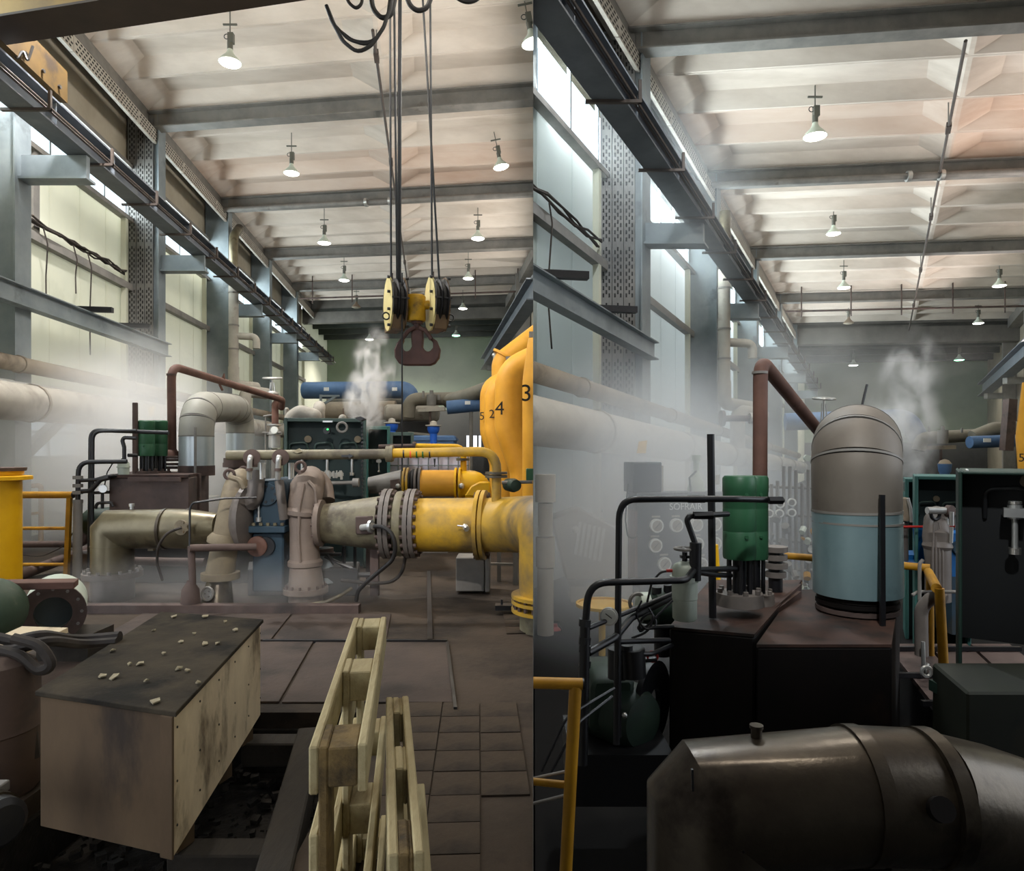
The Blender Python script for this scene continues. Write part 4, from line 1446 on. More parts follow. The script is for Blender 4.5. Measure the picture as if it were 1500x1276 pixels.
mb = MB(); mb.lathe(P(462, 766, Dc), V((1, .02, 0)), [(0, S(24, Dc)), (.03, S(34, Dc)), (.08, S(34, Dc)), (.08, S(20, Dc))], 26)
part('inlet_flange', mb, M['cast'], r)
mb = MB(); mb.bolts(P(468, 766, Dc), X, S(31, Dc), 12, .018, .06)
part('bolts', mb, M['rust_dark'], r, kind='stuff')
mb = MB(); mb.tube([P(452, 705, Dc - .05), P(462, 716, Dc - .1), P(464, 745, Dc - .1)], .02, 6, fil=.1)
part('casing_lip', mb, M['cast'], r)
mb = MB(); mb.tube([P(463, 700, 8.3), P(473, 712, 8.3), P(476, 735, 8.2)], .12, 14, fil=.2)
part('rear_bend', mb, M['cast'], r)

# left-hand casing, leaning in view, olive brown
r = thing('pump_casing', P(322, 890, 7.5), 'olive-brown pump casing left of the blue gearbox with silver drain foot', 'pump', 'pump casings')
pts = [P(321, 846, 7.3), P(326, 818, 7.3), P(332, 780, 7.35), P(338, 745, 7.4), P(344, 718, 7.5), P(349, 702, 7.65), P(353, 698, 7.9), P(356, 712, 8.15)]
mb = MB(); mb.tube(pts, [S(q, 7.4) for q in (20, 19, 18, 17, 17, 15, 13, 12)], 20)
part('volute', mb, M['cast_olive'], r)
mb = MB(); mb.lathe(P(327, 790, 7.32), V((.18, 0, 1)), [(-.07, S(16, 7.3)), (-.04, S(22, 7.3)), (.01, S(22, 7.3)), (.06, S(17, 7.3))], 22)
part('shoulder_ring', mb, M['cast_olive'], r)
mb = MB(); mb.tube([P(337, 699, 7.35), P(352, 704, 7.3), P(358, 690 + 26, 7.3)], .03, 6, fil=.08)
part('crown_lip', mb, M['cast_olive'], r)
mb = MB(); mb.flange(P(323, 843, 7.3), Z, S(27, 7.3), .04, .07, 26)
part('foot_flange', mb, M['cast_olive'], r)
mb = MB(); mb.cyl(P(318, 893, 7.2), P(321, 848, 7.3), S(23, 7.3), S(17, 7.3), 22)
part('drain_foot', mb, M['stainless'], r)
mb = MB(); mb.disc(P(304, 870, 7.1), V((-.3, -1, .1)), S(9.5, 7.1), .05, 18)
part('gauge', mb, M['silver'], r)
mb = MB(); mb.torus(P(304, 870, 7.07), V((-.3, -1, .1)), S(9.5, 7.1), .012, 18, 6); mb.bolts(P(304, 870, 7.06), V((-.3, -1, .1)), .03, 3, .008, .01)
part('gauge_rim', mb, M['steel_grey'], r)
mb = MB(); mb.torus(P(336, 695, 7.5), V((.3, -1, 0)), .05, .017, 18, 8); mb.cyl(P(336, 701, 7.5), P(338, 708, 7.5), .03)
part('lifting_eye', mb, M['rust_dark'], r)
mb = MB(); mb.torus(P(357, 691, 7.9), V((.3, -1, 0)), .05, .017, 18, 8); mb.cyl(P(357, 697, 7.9), P(357, 706, 7.9), .03)
part('lifting_eye', mb, M['rust_dark'], r)
mb = MB(); mb.lathe(P(358, 760, 7.5), X, [(-.06, .28), (0, .36), (.05, .36), (.1, .2)], 26)
part('side_flange', mb, M['cast_grey'], r)

# --- blue gearbox
r = thing('gearbox', P(392, 880, 7.6), 'blue gearbox between the two pump casings with bolted round cover', 'gearbox')
mb = MB()
d0, d1 = 7.45, 8.1
out = [(370, 772), (370, 745), (378, 712), (386, 702), (412, 700), (420, 712), (420, 772)]
mb.prism([P(x, y, d0) for x, y in out], V((.0, .65, 0)))
part('upper_housing', mb, M['gear_blue'], r, bevel=.02)
mb = MB(); mb.prism([P(x, y, d0) for x, y in ((369, 780), (415, 780), (415, 868), (369, 868))], V((0, .65, 0)))
part('lower_housing', mb, M['gear_blue'], r, bevel=.02)
mb = MB(); mb.prism([P(x, y, d0 - .09) for x, y in ((357, 771), (417, 771), (417, 781), (357, 781))], V((0, .8, 0)))
part('split_flange', mb, M['gear_blue'], r, bevel=.008)
mb = MB()
for k in range(6): mb.cyl(P(361 + k * 10.5, 770, d0 - .05), P(361 + k * 10.5, 766, d0 - .05), .02, n=6)
part('bolts', mb, M['olive'], r, kind='stuff')
mb = MB(); mb.disc(P(392, 724, d0 - .01), -Y, S(16, 7.4), .05, 26)
part('round_cover', mb, M['gear_blue'], r)
for k in range(7):
    t = 2 * PI * k / 7
    mb = MB(); mb.disc(P(392, 724, d0 - .035) + V((math.cos(t), 0, math.sin(t))) * S(11.5, 7.4), -Y, .016, .02, 8)
    part('cover_bolt', mb, M['black'], r)
mb = MB(); mb.lathe(P(378, 800, d0 - .02), -Y, [(-.05, .11), (.04, .11), (.06, .08), (.06, .05)], 20)
part('shaft_boss', mb, M['rust'], r)
mb = MB(); mb.disc(P(390, 800, d0 - .01), -Y, .1, .06, 20)
part('bore_cover', mb, M['black'], r)
mb = MB(); mb.cyl(P(379, 735, d0 - .03), P(379, 762, d0 - .03), .012); mb.cyl(P(379, 758, d0 - .03), P(379, 764, d0 - .03), .03)
part('fitting', mb, M['silver'], r)
mb = MB(); mb.tube([P(376, 690, 7.4), P(374, 728, 7.35), P(366, 738, 7.4)], .09, 10, fil=.15)
part('seal_cover', mb, M['cast_grey'], r)
mb = MB(); mb.tube([P(409, 705, 7.4), P(412, 730, 7.35), P(416, 760, 7.4)], .05, 10, fil=.15)
part('seal_cover', mb, M['cast_grey'], r)
# thin rust pipe to gearbox and its stand pipe
r = pipe_thing('drain_pipe', 'thin rusty pipe running level into the blue gearbox', 'pipe', M['rust_dark'], [P(278, 803, 6.95), P(375, 801, 7.25)], .038)
r = pipe_thing('stand_pipe', 'purple-brown stand pipe flaring at the foot before the drain foot', 'pipe', M['rust_dark'], [P(280, 800, 7.0), P(282, 850, 7.0), P(280, 892, 7.0)], .035)
mb = MB(); mb.lathe(P(279, 892, 7.0), Z, [(0, .1), (.2, .085), (.27, .04), (.29, .035)], 16)
part('foot', mb, M['rust_dark'], r)
pipe_thing('sensor_line', 'thin dark tube bent from the gearbox down to the stand pipe', 'pipe', M['black'], [P(376, 729, 7.2), P(330, 730, 7.1), P(282, 737, 7.0), P(278, 745, 7.0), P(278, 805, 6.98)], .011, .12, n=8)

# --- olive seal pipe with discs and U hooks, then yellow banded pipe
r = thing('seal_pipe', P(450, 666, 7.1), 'grimy olive pipe over the pump casings with dark discs and black arrow', 'pipe')
mb = MB(); mb.cyl(P(333, 667, 7.1), P(568, 665, 7.1), .052, n=16)
part('pipe', mb, M['olive'], r)
for px in (369, 411):
    mb = MB(); mb.lathe(P(px, 670, 7.03), V((.35, -1, 0)), [(-.02, .085), (.03, .085), (.04, .05), (.04, .03)], 24)
    part('disc', mb, M['rust_dark'], r)
    mb = MB(); mb.tube([P(px - 1, 671, 7.0), P(px - 3, 669, 6.9), P(px - 4, 702, 6.95)], .027, 10, fil=.07)
    part('hook_pipe', mb, M['silver'], r)
    mb = MB(); mb.cyl(P(px - 4, 686, 6.92), P(px - 4, 690, 6.92), .034)
    part('collar', mb, M['rust_dark'], r)
    mb = MB(); mb.cyl(P(px + 14, 678, 7.2), P(px + 14, 702, 7.2), .02)
    mb.cyl(P(px + 18, 678, 7.25), P(px + 18, 700, 7.25), .014)
    part('stub_pipe', mb, M['silver'], r)
mb = MB()
a = P(500, 668, 7.045)
mb.prism([P(x, y, 7.04) for x, y in ((500, 666.5), (511, 666.5), (511, 664.5), (518, 668), (511, 671.5), (511, 669.5), (500, 669.5))], V((0, .012, 0)))
part('flow_arrow', mb, M['black'], r, smooth=False)
mb = MB(); mb.flange(P(570, 665, 7.1), X, .085, .02, .06, 20)
part('end_flange', mb, M['olive'], r)
mb = MB(); mb.prism([P(x, y, 7.03) for x, y in ((428, 661), (438, 657), (442, 662), (435, 664))], V((0, .03, 0)))
part('scrap_tape', mb, M['chip'], r)
r = thing('yellow_pipe', P(650, 690, 7.1), 'slim yellow pipe with red, green and black bands bending down at right', 'pipe')
mb = MB(); mb.tube([P(572, 664, 7.1), P(728, 661, 7.1), P(727, 735, 7.1)], .05, 16, fil=.2)
part('pipe', mb, M['yellow_dirty'], r)
for px, m in ((592, 'black'), (602, 'orange'), (611, 'green_band'), (620, 'green_band'), (630, 'black')):
    mb = MB(); mb.cyl(P(px - 1.1, 664, 7.1), P(px + 1.1, 664, 7.1), .0515, n=20)
    part('colour_band', mb, M[m], r)
mb = MB(); mb.flange(P(574, 664, 7.1), X, .085, .03, .03, 20); mb.flange(P(727, 693, 7.1), Z, .115, .03, .025, 24); mb.flange(P(727, 698, 7.1), Z, .115, .03, .025, 24)
part('flange', mb, M['olive'], r)
r = thing('yellow_pipe', P(650, 680, 11.2), 'thin clean yellow pipe behind the banded one, bending down', 'pipe')
mb = MB(); mb.tube([P(608, 654, 11.2), P(679, 655, 11.2), P(679, 690, 11.2)], 0.051, 14, fil=.15)
part('pipe', mb, M['yellow'], r)
mb = MB(); mb.cyl(P(555, 655, 11.2), P(606, 654, 11.2), .043); mb.flange(P(607, 654, 11.2), X, .08, .03, .05, 18)
part('grey_length', mb, M['rust_dark'], r)
mb = MB(); mb.flange(P(678, 673, 11.2), Z, .11, .03, .04, 18)
part('flange', mb, M['olive'], r)

# --- the big suction line: cone, bellows, yellow pipe, elbow
Da = 7.6
r = thing('suction_line', P(600, 870, 7.5), 'big grimy yellow suction pipe with olive cone, bolted flanges and downturned elbow', 'pipe')
c0, c1 = P(466, 767, 7.6), P(562, 766, 7.5)
mb = MB(); mb.tube([c0, c0.lerp(c1, .97), c1], [S(27, Da), S(39, Da), S(40, Da)], 36)
part('cone', mb, M['olive'], r)
mb = MB()
q = P(533, 768, 7.5)
mb.prism([P(x, y, 7.22) for x, y in ((520, 757), (548, 756), (549, 783), (521, 783))], V((0, .1, 0)))
part('access_plate', mb, M['rust_dark'], r, bevel=.01)
mb = MB(); mb.cyl(P(530, 773, 7.2), P(546, 771, 7.1), .035); mb.disc(P(543, 771, 7.12), V((1, -.3, 0)), .065, .03, 16)
part('probe', mb, M['silver'], r)
axis = V((1, -.02, 0))
for px, rr in ((566, 51), (573.5, 51), (600.5, 51), (608, 51)):
    mb = MB(); mb.flange(P(px, 767, 7.5), axis, S(rr, 7.5), S(36, 7.5), .045, 40)
    part('bolted_flange', mb, M['cast_grey'], r)
for px in (569.8, 604.2, 706):
    mb = MB(); mb.bolts(P(px, 767 if px < 700 else 770, 7.5), axis, S(46, 7.5), 20, .022, .17)
    part('flange_bolts', mb, M['rust_dark'], r, kind='stuff')
mb = MB(); mb.lathe(P(574, 767, 7.5), axis, [(0, .3), (.03, .29), (.06, .35), (.1, .36), (.14, .35), (.17, .29), (.2, .3)], 36)
part('bellows', mb, M['olive'], r)
e = [P(612, 769, 7.5), P(706, 769, 7.35)]
mb = MB(); mb.tube(e, S(39, 7.5), 36)
part('pipe_length', mb, M['yellow_dirty'], r)
for px in (702, 709.5):
    mb = MB(); mb.flange(P(px, 769, 7.35), V((1, -.12, 0)), S(51, 7.35), S(36, 7.35), .04, 40)
    part('bolted_flange', mb, M['yellow_dirty'], r)
ctr = [P(712, 769, 7.34), P(770, 768, 6.95), P(806, 770, 6.3), P(806, 884, 6.3)]
mb = MB(); mb.tube(fillet(ctr[:3], .8, 8)[:-1] + fillet([ctr[1].lerp(ctr[2], .55), ctr[2], ctr[3]], .45, 8), S(40, 7.2), 32)
part('elbow', mb, M['yellow_dirty'], r, clip=-1)
for py in (872, 880, 892):
    mb = MB(); mb.flange(P(806, py, 6.3), Z, S(57, 6.3), S(30, 6.3), .03, 40)
    part('foot_flange', mb, M['yellow_dirty'], r, clip=-1)
mb = MB(); mb.bolts(P(806, 882, 6.3), Z, S(52, 6.3), 24, .02, .13)
part('flange_bolts', mb, M['rust_dark'], r, kind='stuff', clip=-1)
mb = MB(); mb.cyl(P(806, 925, 6.3), P(806, 893, 6.3), S(45, 6.3), n=30)
part('pedestal', mb, M['olive'], r, clip=-1)
mb = MB(); mb.cyl(P(681, 771, 7.05), P(684, 775, 7.0), .03); mb.cyl(P(670, 770, 7.03), P(682, 771, 7.03), .008)
part('tapping_valve', mb, M['silver'], r)
mb = MB(); mb.tube([P(548, 771, 7.1), P(560, 771, 7.05), P(574, 780, 7.0), P(580, 800, 7.0), P(576, 820, 7.05), P(540, 850, 7.1), P(524, 866, 7.2), P(522, 880, 7.25)], .022, 8, fil=.2, seg=4)
part('impulse_hose', mb, M['rubber'], r)
mb = MB(); mb.tube([P(594, 815, 7.5), P(590, 838, 7.5), P(575, 853, 7.5), P(545, 855, 7.5), P(500, 850, 7.6)], .02, 8, fil=.3, seg=4)
part('drain_hose', mb, M['hose'], r)
mb = MB(); mb.box(P(690, 838, 8.0) , (.33, .34, .39)); mb.box(P(690, 838, 8.0) + V((.2, -.02, 0)), (.05, .38, .39))
solo('concrete_plinth', mb, M['steel_grey'], 'grey plinth under the big yellow suction pipe', 'plinth', smooth=False, bevel=.01)
r = thing('pipe_stand', P(546, 872, 7.8), 'rusty two-legged steel stand carrying the olive cone', 'stand')
mb = MB(); mb.bar(P(549, 800, 7.6), P(549, 872, 7.6), .09, .09, up=Y); part('leg', mb, M['rust_dark'], r, smooth=False)
mb = MB(); mb.bar(P(541, 800, 8.2), P(541, 852, 8.2), .07, .07, up=Y); part('leg', mb, M['rust_dark'], r, smooth=False)
# frame work under the cone
r = thing('pipe_rack', P(500, 870, 7.9), 'dark low rack of rods and stubs on the floor below the cone', 'rack')
for (x0, y0, x1, y1, rr) in ((465, 812, 500, 812, .02), (476, 815, 503, 828, .022), (495, 842, 545, 842, .03), (470, 834, 500, 834, .025), (504, 800, 504, 870, .02), (498, 842, 492, 858, .03), (520, 800, 520, 870, .018),
                             (480, 812, 490, 826, .025), (500, 826, 518, 834, .03)):
    mb = MB(); mb.cyl(P(x0, y0, 7.85), P(x1, y1, 7.85), rr, n=8)
    part('rod', mb, M['black'] if y0 != 842 or x0 != 498 else M['cast_olive'], r)
mb = MB(); mb.tube([P(472, 805, 8.0), P(476, 835, 7.9), P(482, 860, 7.8)], .1, 14)
part('grey_stub', mb, M['steel_blue'], r)
mb = MB(); mb.flange(P(472, 806, 8.0), Z, .13, .05, .05); mb.flange(P(474, 812, 8.0), Z, .13, .05, .04)
part('stub_flange', mb, M['rust_dark'], r)
mb = MB(); mb.tube([P(455, 886, 7.2), P(478, 882, 7.2), P(500, 872, 7.3), P(515, 862, 7.4)], .02, 8)
part('cable', mb, M['olive'], r)
# kerb in front of the pumps
mb = MB(); mb.bar(V((-4.6, 6.95, .04)), V((-1.55, 6.95, .04)), .12, .09)
solo('steel_kerb', mb, M['rust_dark'], 'low steel kerb on the floor in front of the pump casings', 'kerb', smooth=False)

# --- stainless elbow pipe, left of the casings
r = thing('lagged_elbow', P(165, 880, 7.6), 'metal-clad elbow pipe with mitred corner, running right into the olive casing', 'pipe')
mb = MB(); mb.mitre([P(165, 838, 7.6), P(165, 780, 7.6), P(169, 775.5, 7.6), P(243, 774.5, 7.55)], S(28.5, 7.6), 32)
part('mitred_bend', mb, M['stainless'], r)
mb = MB(); mb.cyl(P(165, 800, 7.6), P(165, 798, 7.6), S(29.2, 7.6), n=32)
part('band', mb, M['stainless'], r)
mb = MB(); mb.tube([P(243, 774, 7.55), P(278, 775, 7.5), P(322, 772, 7.45)], [S(29, 7.5), S(29, 7.5), S(20, 7.45)], 30)
part('reducer', mb, M['stainless'], r)
for px in (243, 277):
    mb = MB(); mb.flange(P(px, 774.5, 7.53), X, S(30, 7.5), S(26, 7.5), .03, 30)
    part('band', mb, M['stainless_dim'], r)
mb = MB(); mb.flange(P(165, 841, 7.6), Z, S(40, 7.6), S(20, 7.6), .06, 32)
part('foot_flange', mb, M['cast_grey'], r)
mb = MB(); mb.bolts(P(165, 838, 7.6), Z, S(36, 7.6), 16, .018, .08)
part('flange_bolts', mb, M['steel_grey'], r, kind='stuff')
mb = MB(); mb.cyl(P(165, 884, 7.6), P(165, 843, 7.6), S(29, 7.6), n=30)
part('foot', mb, M['cast_grey'], r)
mb = MB(); mb.cyl(P(193, 742, 7.6), P(193, 746, 7.6), .02); mb.cyl(P(193, 738, 7.6), P(193, 742, 7.6), .03)
part('vent_stub', mb, M['silver'], r)
mb = MB(); mb.lathe(P(270, 772, 7.25), V((-.2, -1, 0)), [(0, .03), (.03, .08), (.06, .08), (.06, .02)], 16); mb.bolts(P(270, 772, 7.18), V((-.2, -1, 0)), .05, 5, .014, .02)
part('sensor_flange', mb, M['cast_olive'], r)
mb = MB(); mb.tube([P(266, 773, 7.15), P(245, 780, 7.1), P(231, 800, 7.1), P(230, 826, 7.2), P(238, 850, 7.3)], .014, 8, fil=.3)
part('sensor_hose', mb, M['hose'], r)
mb = MB(); mb.box(P(222, 800, 7.6), (.06, .05, .1))
part('tag_plate', mb, M['cast_olive'], r)
pipe_thing('drain_pipe', 'dark purple pipe running level behind the elbow foot', 'pipe', M['rust_dark'], [P(185, 822, 7.95), P(300, 824, 7.95)], .05)

mb = MB(); mb.hexa([V((x, y, z)) for z in (0, .62) for x, y in ((-4.75, 8.5), (-2.55, 8.5), (-2.6, 9.0), (-5.0, 9.0))])
solo('shade_block', mb, M['tank_dim'], 'dark block added for the shade under the tank, behind the elbow pipe and olive casing', 'skid', smooth=False, bevel=.01)  # dark block added where only shade lies behind the elbow
mb = MB(); mb.hexa([V((x, y, z)) for z in (0, .3) for x, y in ((-3.0, 7.75), (-1.75, 7.75), (-1.85, 8.3), (-3.2, 8.3))])
solo('shade_block', mb, M['wall_dark'], 'low dark block added for the shade under the blue gearbox and pump casings', 'plinth', smooth=False, bevel=.01)  # second dark block, added for the shade between the casings
# --- brown oil tank with motors on it
r = thing('oil_tank', P(230, 860, 9.3), 'brown steel oil tank behind the metal-clad elbow, carrying the green motors', 'tank')
A, Bq, C, Dd = P(160, 700, 8.9), P(277, 703, 8.9), P(306, 694, 10.4), P(196, 692, 10.4)
for q in (A, Bq, C, Dd): q.z = EYE + (660 - 700) / 1000 * 8.9
lo = [V((q.x, q.y, .0)) for q in (A, Bq, C, Dd)]
mb = MB(); mb.hexa(lo + [A, Bq, C, Dd])
part('shell', mb, M['tank'], r, smooth=False, bevel=.01)
mb = MB(); mb.hexa([q + V((0, -.03, 0)) for q in (A, Bq, C, Dd)] + [q + V((0, -.03, .04)) for q in (A, Bq, C, Dd)])
part('top_plate', mb, M['tank_top'], r, smooth=False)
mb = MB(); mb.bar(P(188, 702, 8.8), P(265, 702, 8.8), .03, .05)
part('lip', mb, M['rust_dark'], r, smooth=False)
mb = MB(); mb.box(P(291, 720, 9.5), (.05, .05, .5))
part('seam', mb, M['rust_dark'], r)


def pump_motor(base, label, d, xs, ytop, ybot, ybase, rad, m, legm, flm, group=None):
    r = thing('motor', base, label, 'motor')
    for k, (px, dd, rr) in enumerate(xs):
        mb = MB()
        pt, pb = P(px, ytop, dd), P(px, ybot, dd)
        h = (pt - pb).length
        mb.lathe(pb, Z, [(0, rr * .96), (.015, rr), (h * .33, rr), (h * .335, rr * .985), (h * .345, rr), (h * .6, rr), (h * .61, rr * .985), (h * .62, rr), (h * .8, rr), (h * .81, rr * 1.02), (h * .97, rr * 1.02), (h, rr * .9)], 30)
        part('motor_body', mb, m, r)
        mb = MB()
        for j in range(6):
            t = 2 * PI * j / 6 + .3
            o = V((math.cos(t), math.sin(t), 0)) * rr * .7
            mb.cyl(P(px, ybase, dd) + o, pb + o, rr * .13, n=8)
        mb.cyl(P(px, ybase, dd), pb, rr * .42, n=12)
        part('lantern_legs', mb, legm, r)
        mb = MB(); mb.cyl(P(px, ybase + (ybase - ybot) * .35, dd), P(px, ybase, dd), rr * 1.5, rr * 1.4, 24)
        part('base_flange', mb, flm, r)
        mb = MB()
        mb.bolts(P(px, ybase - 1, dd), Z, rr * 1.2, 8, rr * .16, rr * .45)
        part('bolts', mb, flm, r, kind='stuff')
        mb = MB()
        for hh in (.28, .78):
            mb.disc(pb + Z * h * hh + V((rr * .1, -rr, 0)), -Y, rr * .12, .02, 10)
        part('cover_cap', mb, m, r)
    return r


pump_motor(P(225, 700, 9.5), 'pair of dark green upright motors on the brown oil tank', 9.5, [(214.5, 9.4, S(11, 9.4)), (234, 9.7, S(10.5, 9.7))], 616, 668, 690, .1, M['motor'], M['black'], M['rust_dark'])
# green dark vertical post and pipes
pipe_thing('post', 'dark purple post rising beside the green motors', 'post', M['rust_dark'], [P(198, 700, 9.3), P(198, 590, 9.3)], .035)
pr = thing('oil_piping', P(140, 850, 9.0), 'black bent oil pipes standing left of the brown oil tank', 'pipes')
for pts, rr, fi in (([P(247, 634, 9.1), P(133, 630, 9.0), P(131, 838, 9.0)], .028, .12), ([P(200, 631, 9.0), P(136, 632, 8.95), P(135, 800, 8.95)], .022, .12),
                    ([P(186, 676, 8.9), P(115, 677, 8.8), P(114, 735, 8.8)], .03, .15), ([P(118, 704, 8.8), P(140, 703, 8.8), P(160, 697, 8.8), P(172, 697, 8.9)], .025, .1),
                    ([P(118, 720, 8.8), P(133, 719, 8.8), P(147, 703, 8.8), P(160, 700, 8.8)], .03, .1), ([P(200, 642, 9.0), P(182, 641, 9.0), P(179, 645, 9.0), P(182, 655, 9.0), P(182, 675, 9.0)], .025, .08),
                    ([P(188, 667, 9.0), P(200, 667, 9.1)], .025, 0), ([P(137, 722, 8.85), P(160, 721, 8.85)], .02, 0), ([P(140, 745, 8.85), P(142, 737, 8.85), P(163, 736, 8.85), P(166, 742, 8.85)], .02, .05),
                    ([P(150, 710, 8.9), P(150, 745, 8.9)], .02, 0)):
    mb = MB(); mb.tube(pts, rr, 10, fil=fi)
    part('pipe', mb, M['black'], pr)
mb = MB(); mb.cyl(P(114, 735, 8.8), P(113, 862, 8.8), .055); 
for y in (700, 712, 722, 735): mb.cyl(P(114, y - 3, 8.8), P(114, y + 2, 8.8), .06, n=6)
part('manifold', mb, M['steel_grey'], pr)
mb = MB(); mb.disc(P(151, 716, 8.8), V((.3, -1, 0)), .05, .03, 14)
part('gauge', mb, M['silver'], pr)
mb = MB(); mb.tube([P(166, 677, 8.9), P(157, 692, 8.9), P(153, 712, 8.9)], .008, 6, fil=.1)
part('capillary', mb, M['black'], pr)


def pressure_vessel(base, px, yt, ym, yb, d, rr, label, wheel=True):
    r = thing('filter_vessel', base, label, 'vessel')
    top, mid, bot = P(px, yt, d), P(px, ym, d), P(px, yb, d)
    h1, h2 = (top - mid).length, (mid - bot).length
    mb = MB(); mb.lathe(bot, Z, [(0, rr * .8), (h2 * .05, rr * .93), (h2 * .5, rr * .94), (h2 * .51, rr * .97), (h2 * .92, rr * .97), (h2 * .93, rr * 1.14), (h2, rr * 1.14)], 26)
    part('bowl', mb, M['vessel'], r)
    mb = MB(); mb.lathe(mid, Z, [(0, rr * 1.14), (h1 * .08, rr * 1.14), (h1 * .1, rr * .97), (h1 * .6, rr * .97), (h1 * .8, rr * .8), (h1 * .92, rr * .5), (h1, rr * .3)], 26)
    part('bonnet', mb, M['vessel'], r)
    mb = MB(); mb.cyl(top - Z * .01, top + Z * rr * .7, rr * .2); mb.cyl(top + Z * rr * .25, top + Z * rr * .45, rr * .4, n=6)
    part('spindle', mb, M['black'], r)
    if wheel:
        c = top + Z * rr * .95
        mb = MB(); mb.torus(c, Z, rr * .75, rr * .12, 20, 8)
        for k in range(4):
            t = PI / 2 * k
            mb.cyl(c, c + V((math.cos(t), math.sin(t), 0)) * rr * .75, rr * .08, n=6)
        part('handwheel', mb, M['steel_grey'], r)
    return r


pressure_vessel(P(181, 698, 9.0), 181, 675, 684, 698, 9.0, S(8, 9.0), 'small pale filter vessel among the black oil pipes of the left half', False)
# green pump and purple pipes low at the left
r = thing('oil_pump', P(125, 850, 9.3), 'dark green pump half hidden behind the black pipes and the elbow', 'pump')
mb = MB(); mb.lathe(P(142, 765, 9.2), V((-1, -.4, 0)), [(-.3, .2), (0, .2), (.12, .17), (.2, .09)], 20)
part('body', mb, M['motor_dark'], r)
mb = MB(); mb.tube([P(112, 795, 9.2), P(124, 793, 9.2), P(128, 780, 9.2), P(128, 770, 9.2)], .06, 12, fil=.12)
part('elbow', mb, M['rust_dark'], r)
mb = MB(); mb.box(P(140, 830, 9.2), (.5, .4, .4))
part('base', mb, M['tank'], r, bevel=.01)
pipe_thing('purple_pipe', 'dull purple pipe running level behind the yellow railing', 'pipe', M['rust_dark'], [P(-20, 798, 9.4), P(113, 797, 9.3)], .045)
pipe_thing('purple_pipe', 'dark purple pipe sloping down to the left behind the yellow railing', 'pipe', M['rust_dark'], [P(10, 850, 8.6), P(128, 806, 9.6)], .07)
pipe_thing('loose_cable', 'thin dark cable sagging behind the yellow railing', 'cable', M['hose'], [P(28, 776 + 36, 9.1), P(60, 816, 9.1), P(95, 800, 9.1), P(116, 765, 9.1)], .008, .4, n=6)
mb = MB(); mb.box(P(70, 848, 9.6), (1.3, .6, .22))
solo('machine_plinth', mb, M['wall_dark'], 'dark low plinth behind the yellow railing', 'plinth', smooth=False, bevel=.02)

# yellow railing, hazy second railing, yellow bollard pipe
r = thing('railing', P(101, 850, 8.9), 'yellow pipe railing with three rails beside the yellow standpipe', 'railing', 'railings')
mb = MB(); mb.cyl(P(18, 725, 8.9), P(107, 725, 8.9), .045); part('top_rail', mb, M['yellow_dim'], r)
mb = MB(); mb.cyl(P(107, 725, 8.9), P(108.2, 725, 8.9), .043); part('rail_end', mb, M['black'], r)
for y in (774, 827):
    mb = MB(); mb.cyl(P(18, y, 8.9), P(100, y, 8.9), .022); part('rail', mb, M['yellow_dim'], r)
mb = MB(); mb.bar(P(102, 728, 8.9), P(97, 850, 8.9), .055, .05, up=Y); part('post', mb, M['yellow_dim'], r, smooth=False)
r = thing('railing', P(60, 800, 12), 'pale yellow railing fading in the steam behind the nearer one', 'railing', 'railings')
mb = MB(); mb.tube([P(10, 714, 11.6), P(60, 711, 12), P(60, 800, 12)], .04, fil=.04); mb.cyl(P(10, 757, 11.6), P(60, 751, 12), .025)
part('frame', mb, M['yellow_dim'], r)
r = thing('yellow_standpipe', P(-12, 870, 8.0), 'thick yellow standpipe with flange and grimy lid at the left edge', 'pipe')
mb = MB(); mb.cyl(P(-12, 880, 8.0), P(-12, 695, 8.0), S(37, 8), n=30); part('pipe', mb, M['yellow'], r)
mb = MB(); mb.lathe(P(-12, 704, 8.0), Z, [(0, S(40, 8)), (.01, S(50, 8)), (.05, S(50, 8)), (.06, S(40, 8))], 30); part('flange', mb, M['yellow'], r)
mb = MB(); mb.cyl(P(-12, 695, 8.0), P(-12, 690, 8), S(39, 8), n=30); part('neck', mb, M['yellow'], r)
mb = MB(); mb.lathe(P(-12, 690, 8.0), Z, [(0, S(42, 8)), (.04, S(43, 8)), (.045, S(30, 8)), (.05, .001)], 30); part('lid', mb, M['rust_dark'], r)

# --- galvanised duct arch
def arch_duct(label, A_, B_, C_, D_, rr, R, m1, m2, base, m3=None, d0=0):
    r = thing('exhaust_duct', base, label, 'duct')
    pts = fillet([A_, B_, C_, D_], R, 10)
    i0 = 1
    n = len(pts)
    # split into courses so that each has its seam
    cuts = [0, 1, 4, 7, 11, 12, 15, 18, n - 2, n - 1]
    cuts = sorted(set(min(max(c, 0), n - 1) for c in cuts))
    for k in range(len(cuts) - 1):
        seg = pts[cuts[k]:cuts[k + 1] + 1]
        mb = MB(); mb.tube(seg, rr, 32)
        part('duct_course', mb, m1 if k in (0, len(cuts) - 2) else m2, r)
    for k in cuts[1:-1]:
        d = (pts[k + 1] - pts[k - 1]).normalized()
        mb = MB(); mb.flange(pts[k], d, rr * 1.015, rr * .9, .018, 32)
        part('seam_band', mb, M['steel_grey'], r)
    return r


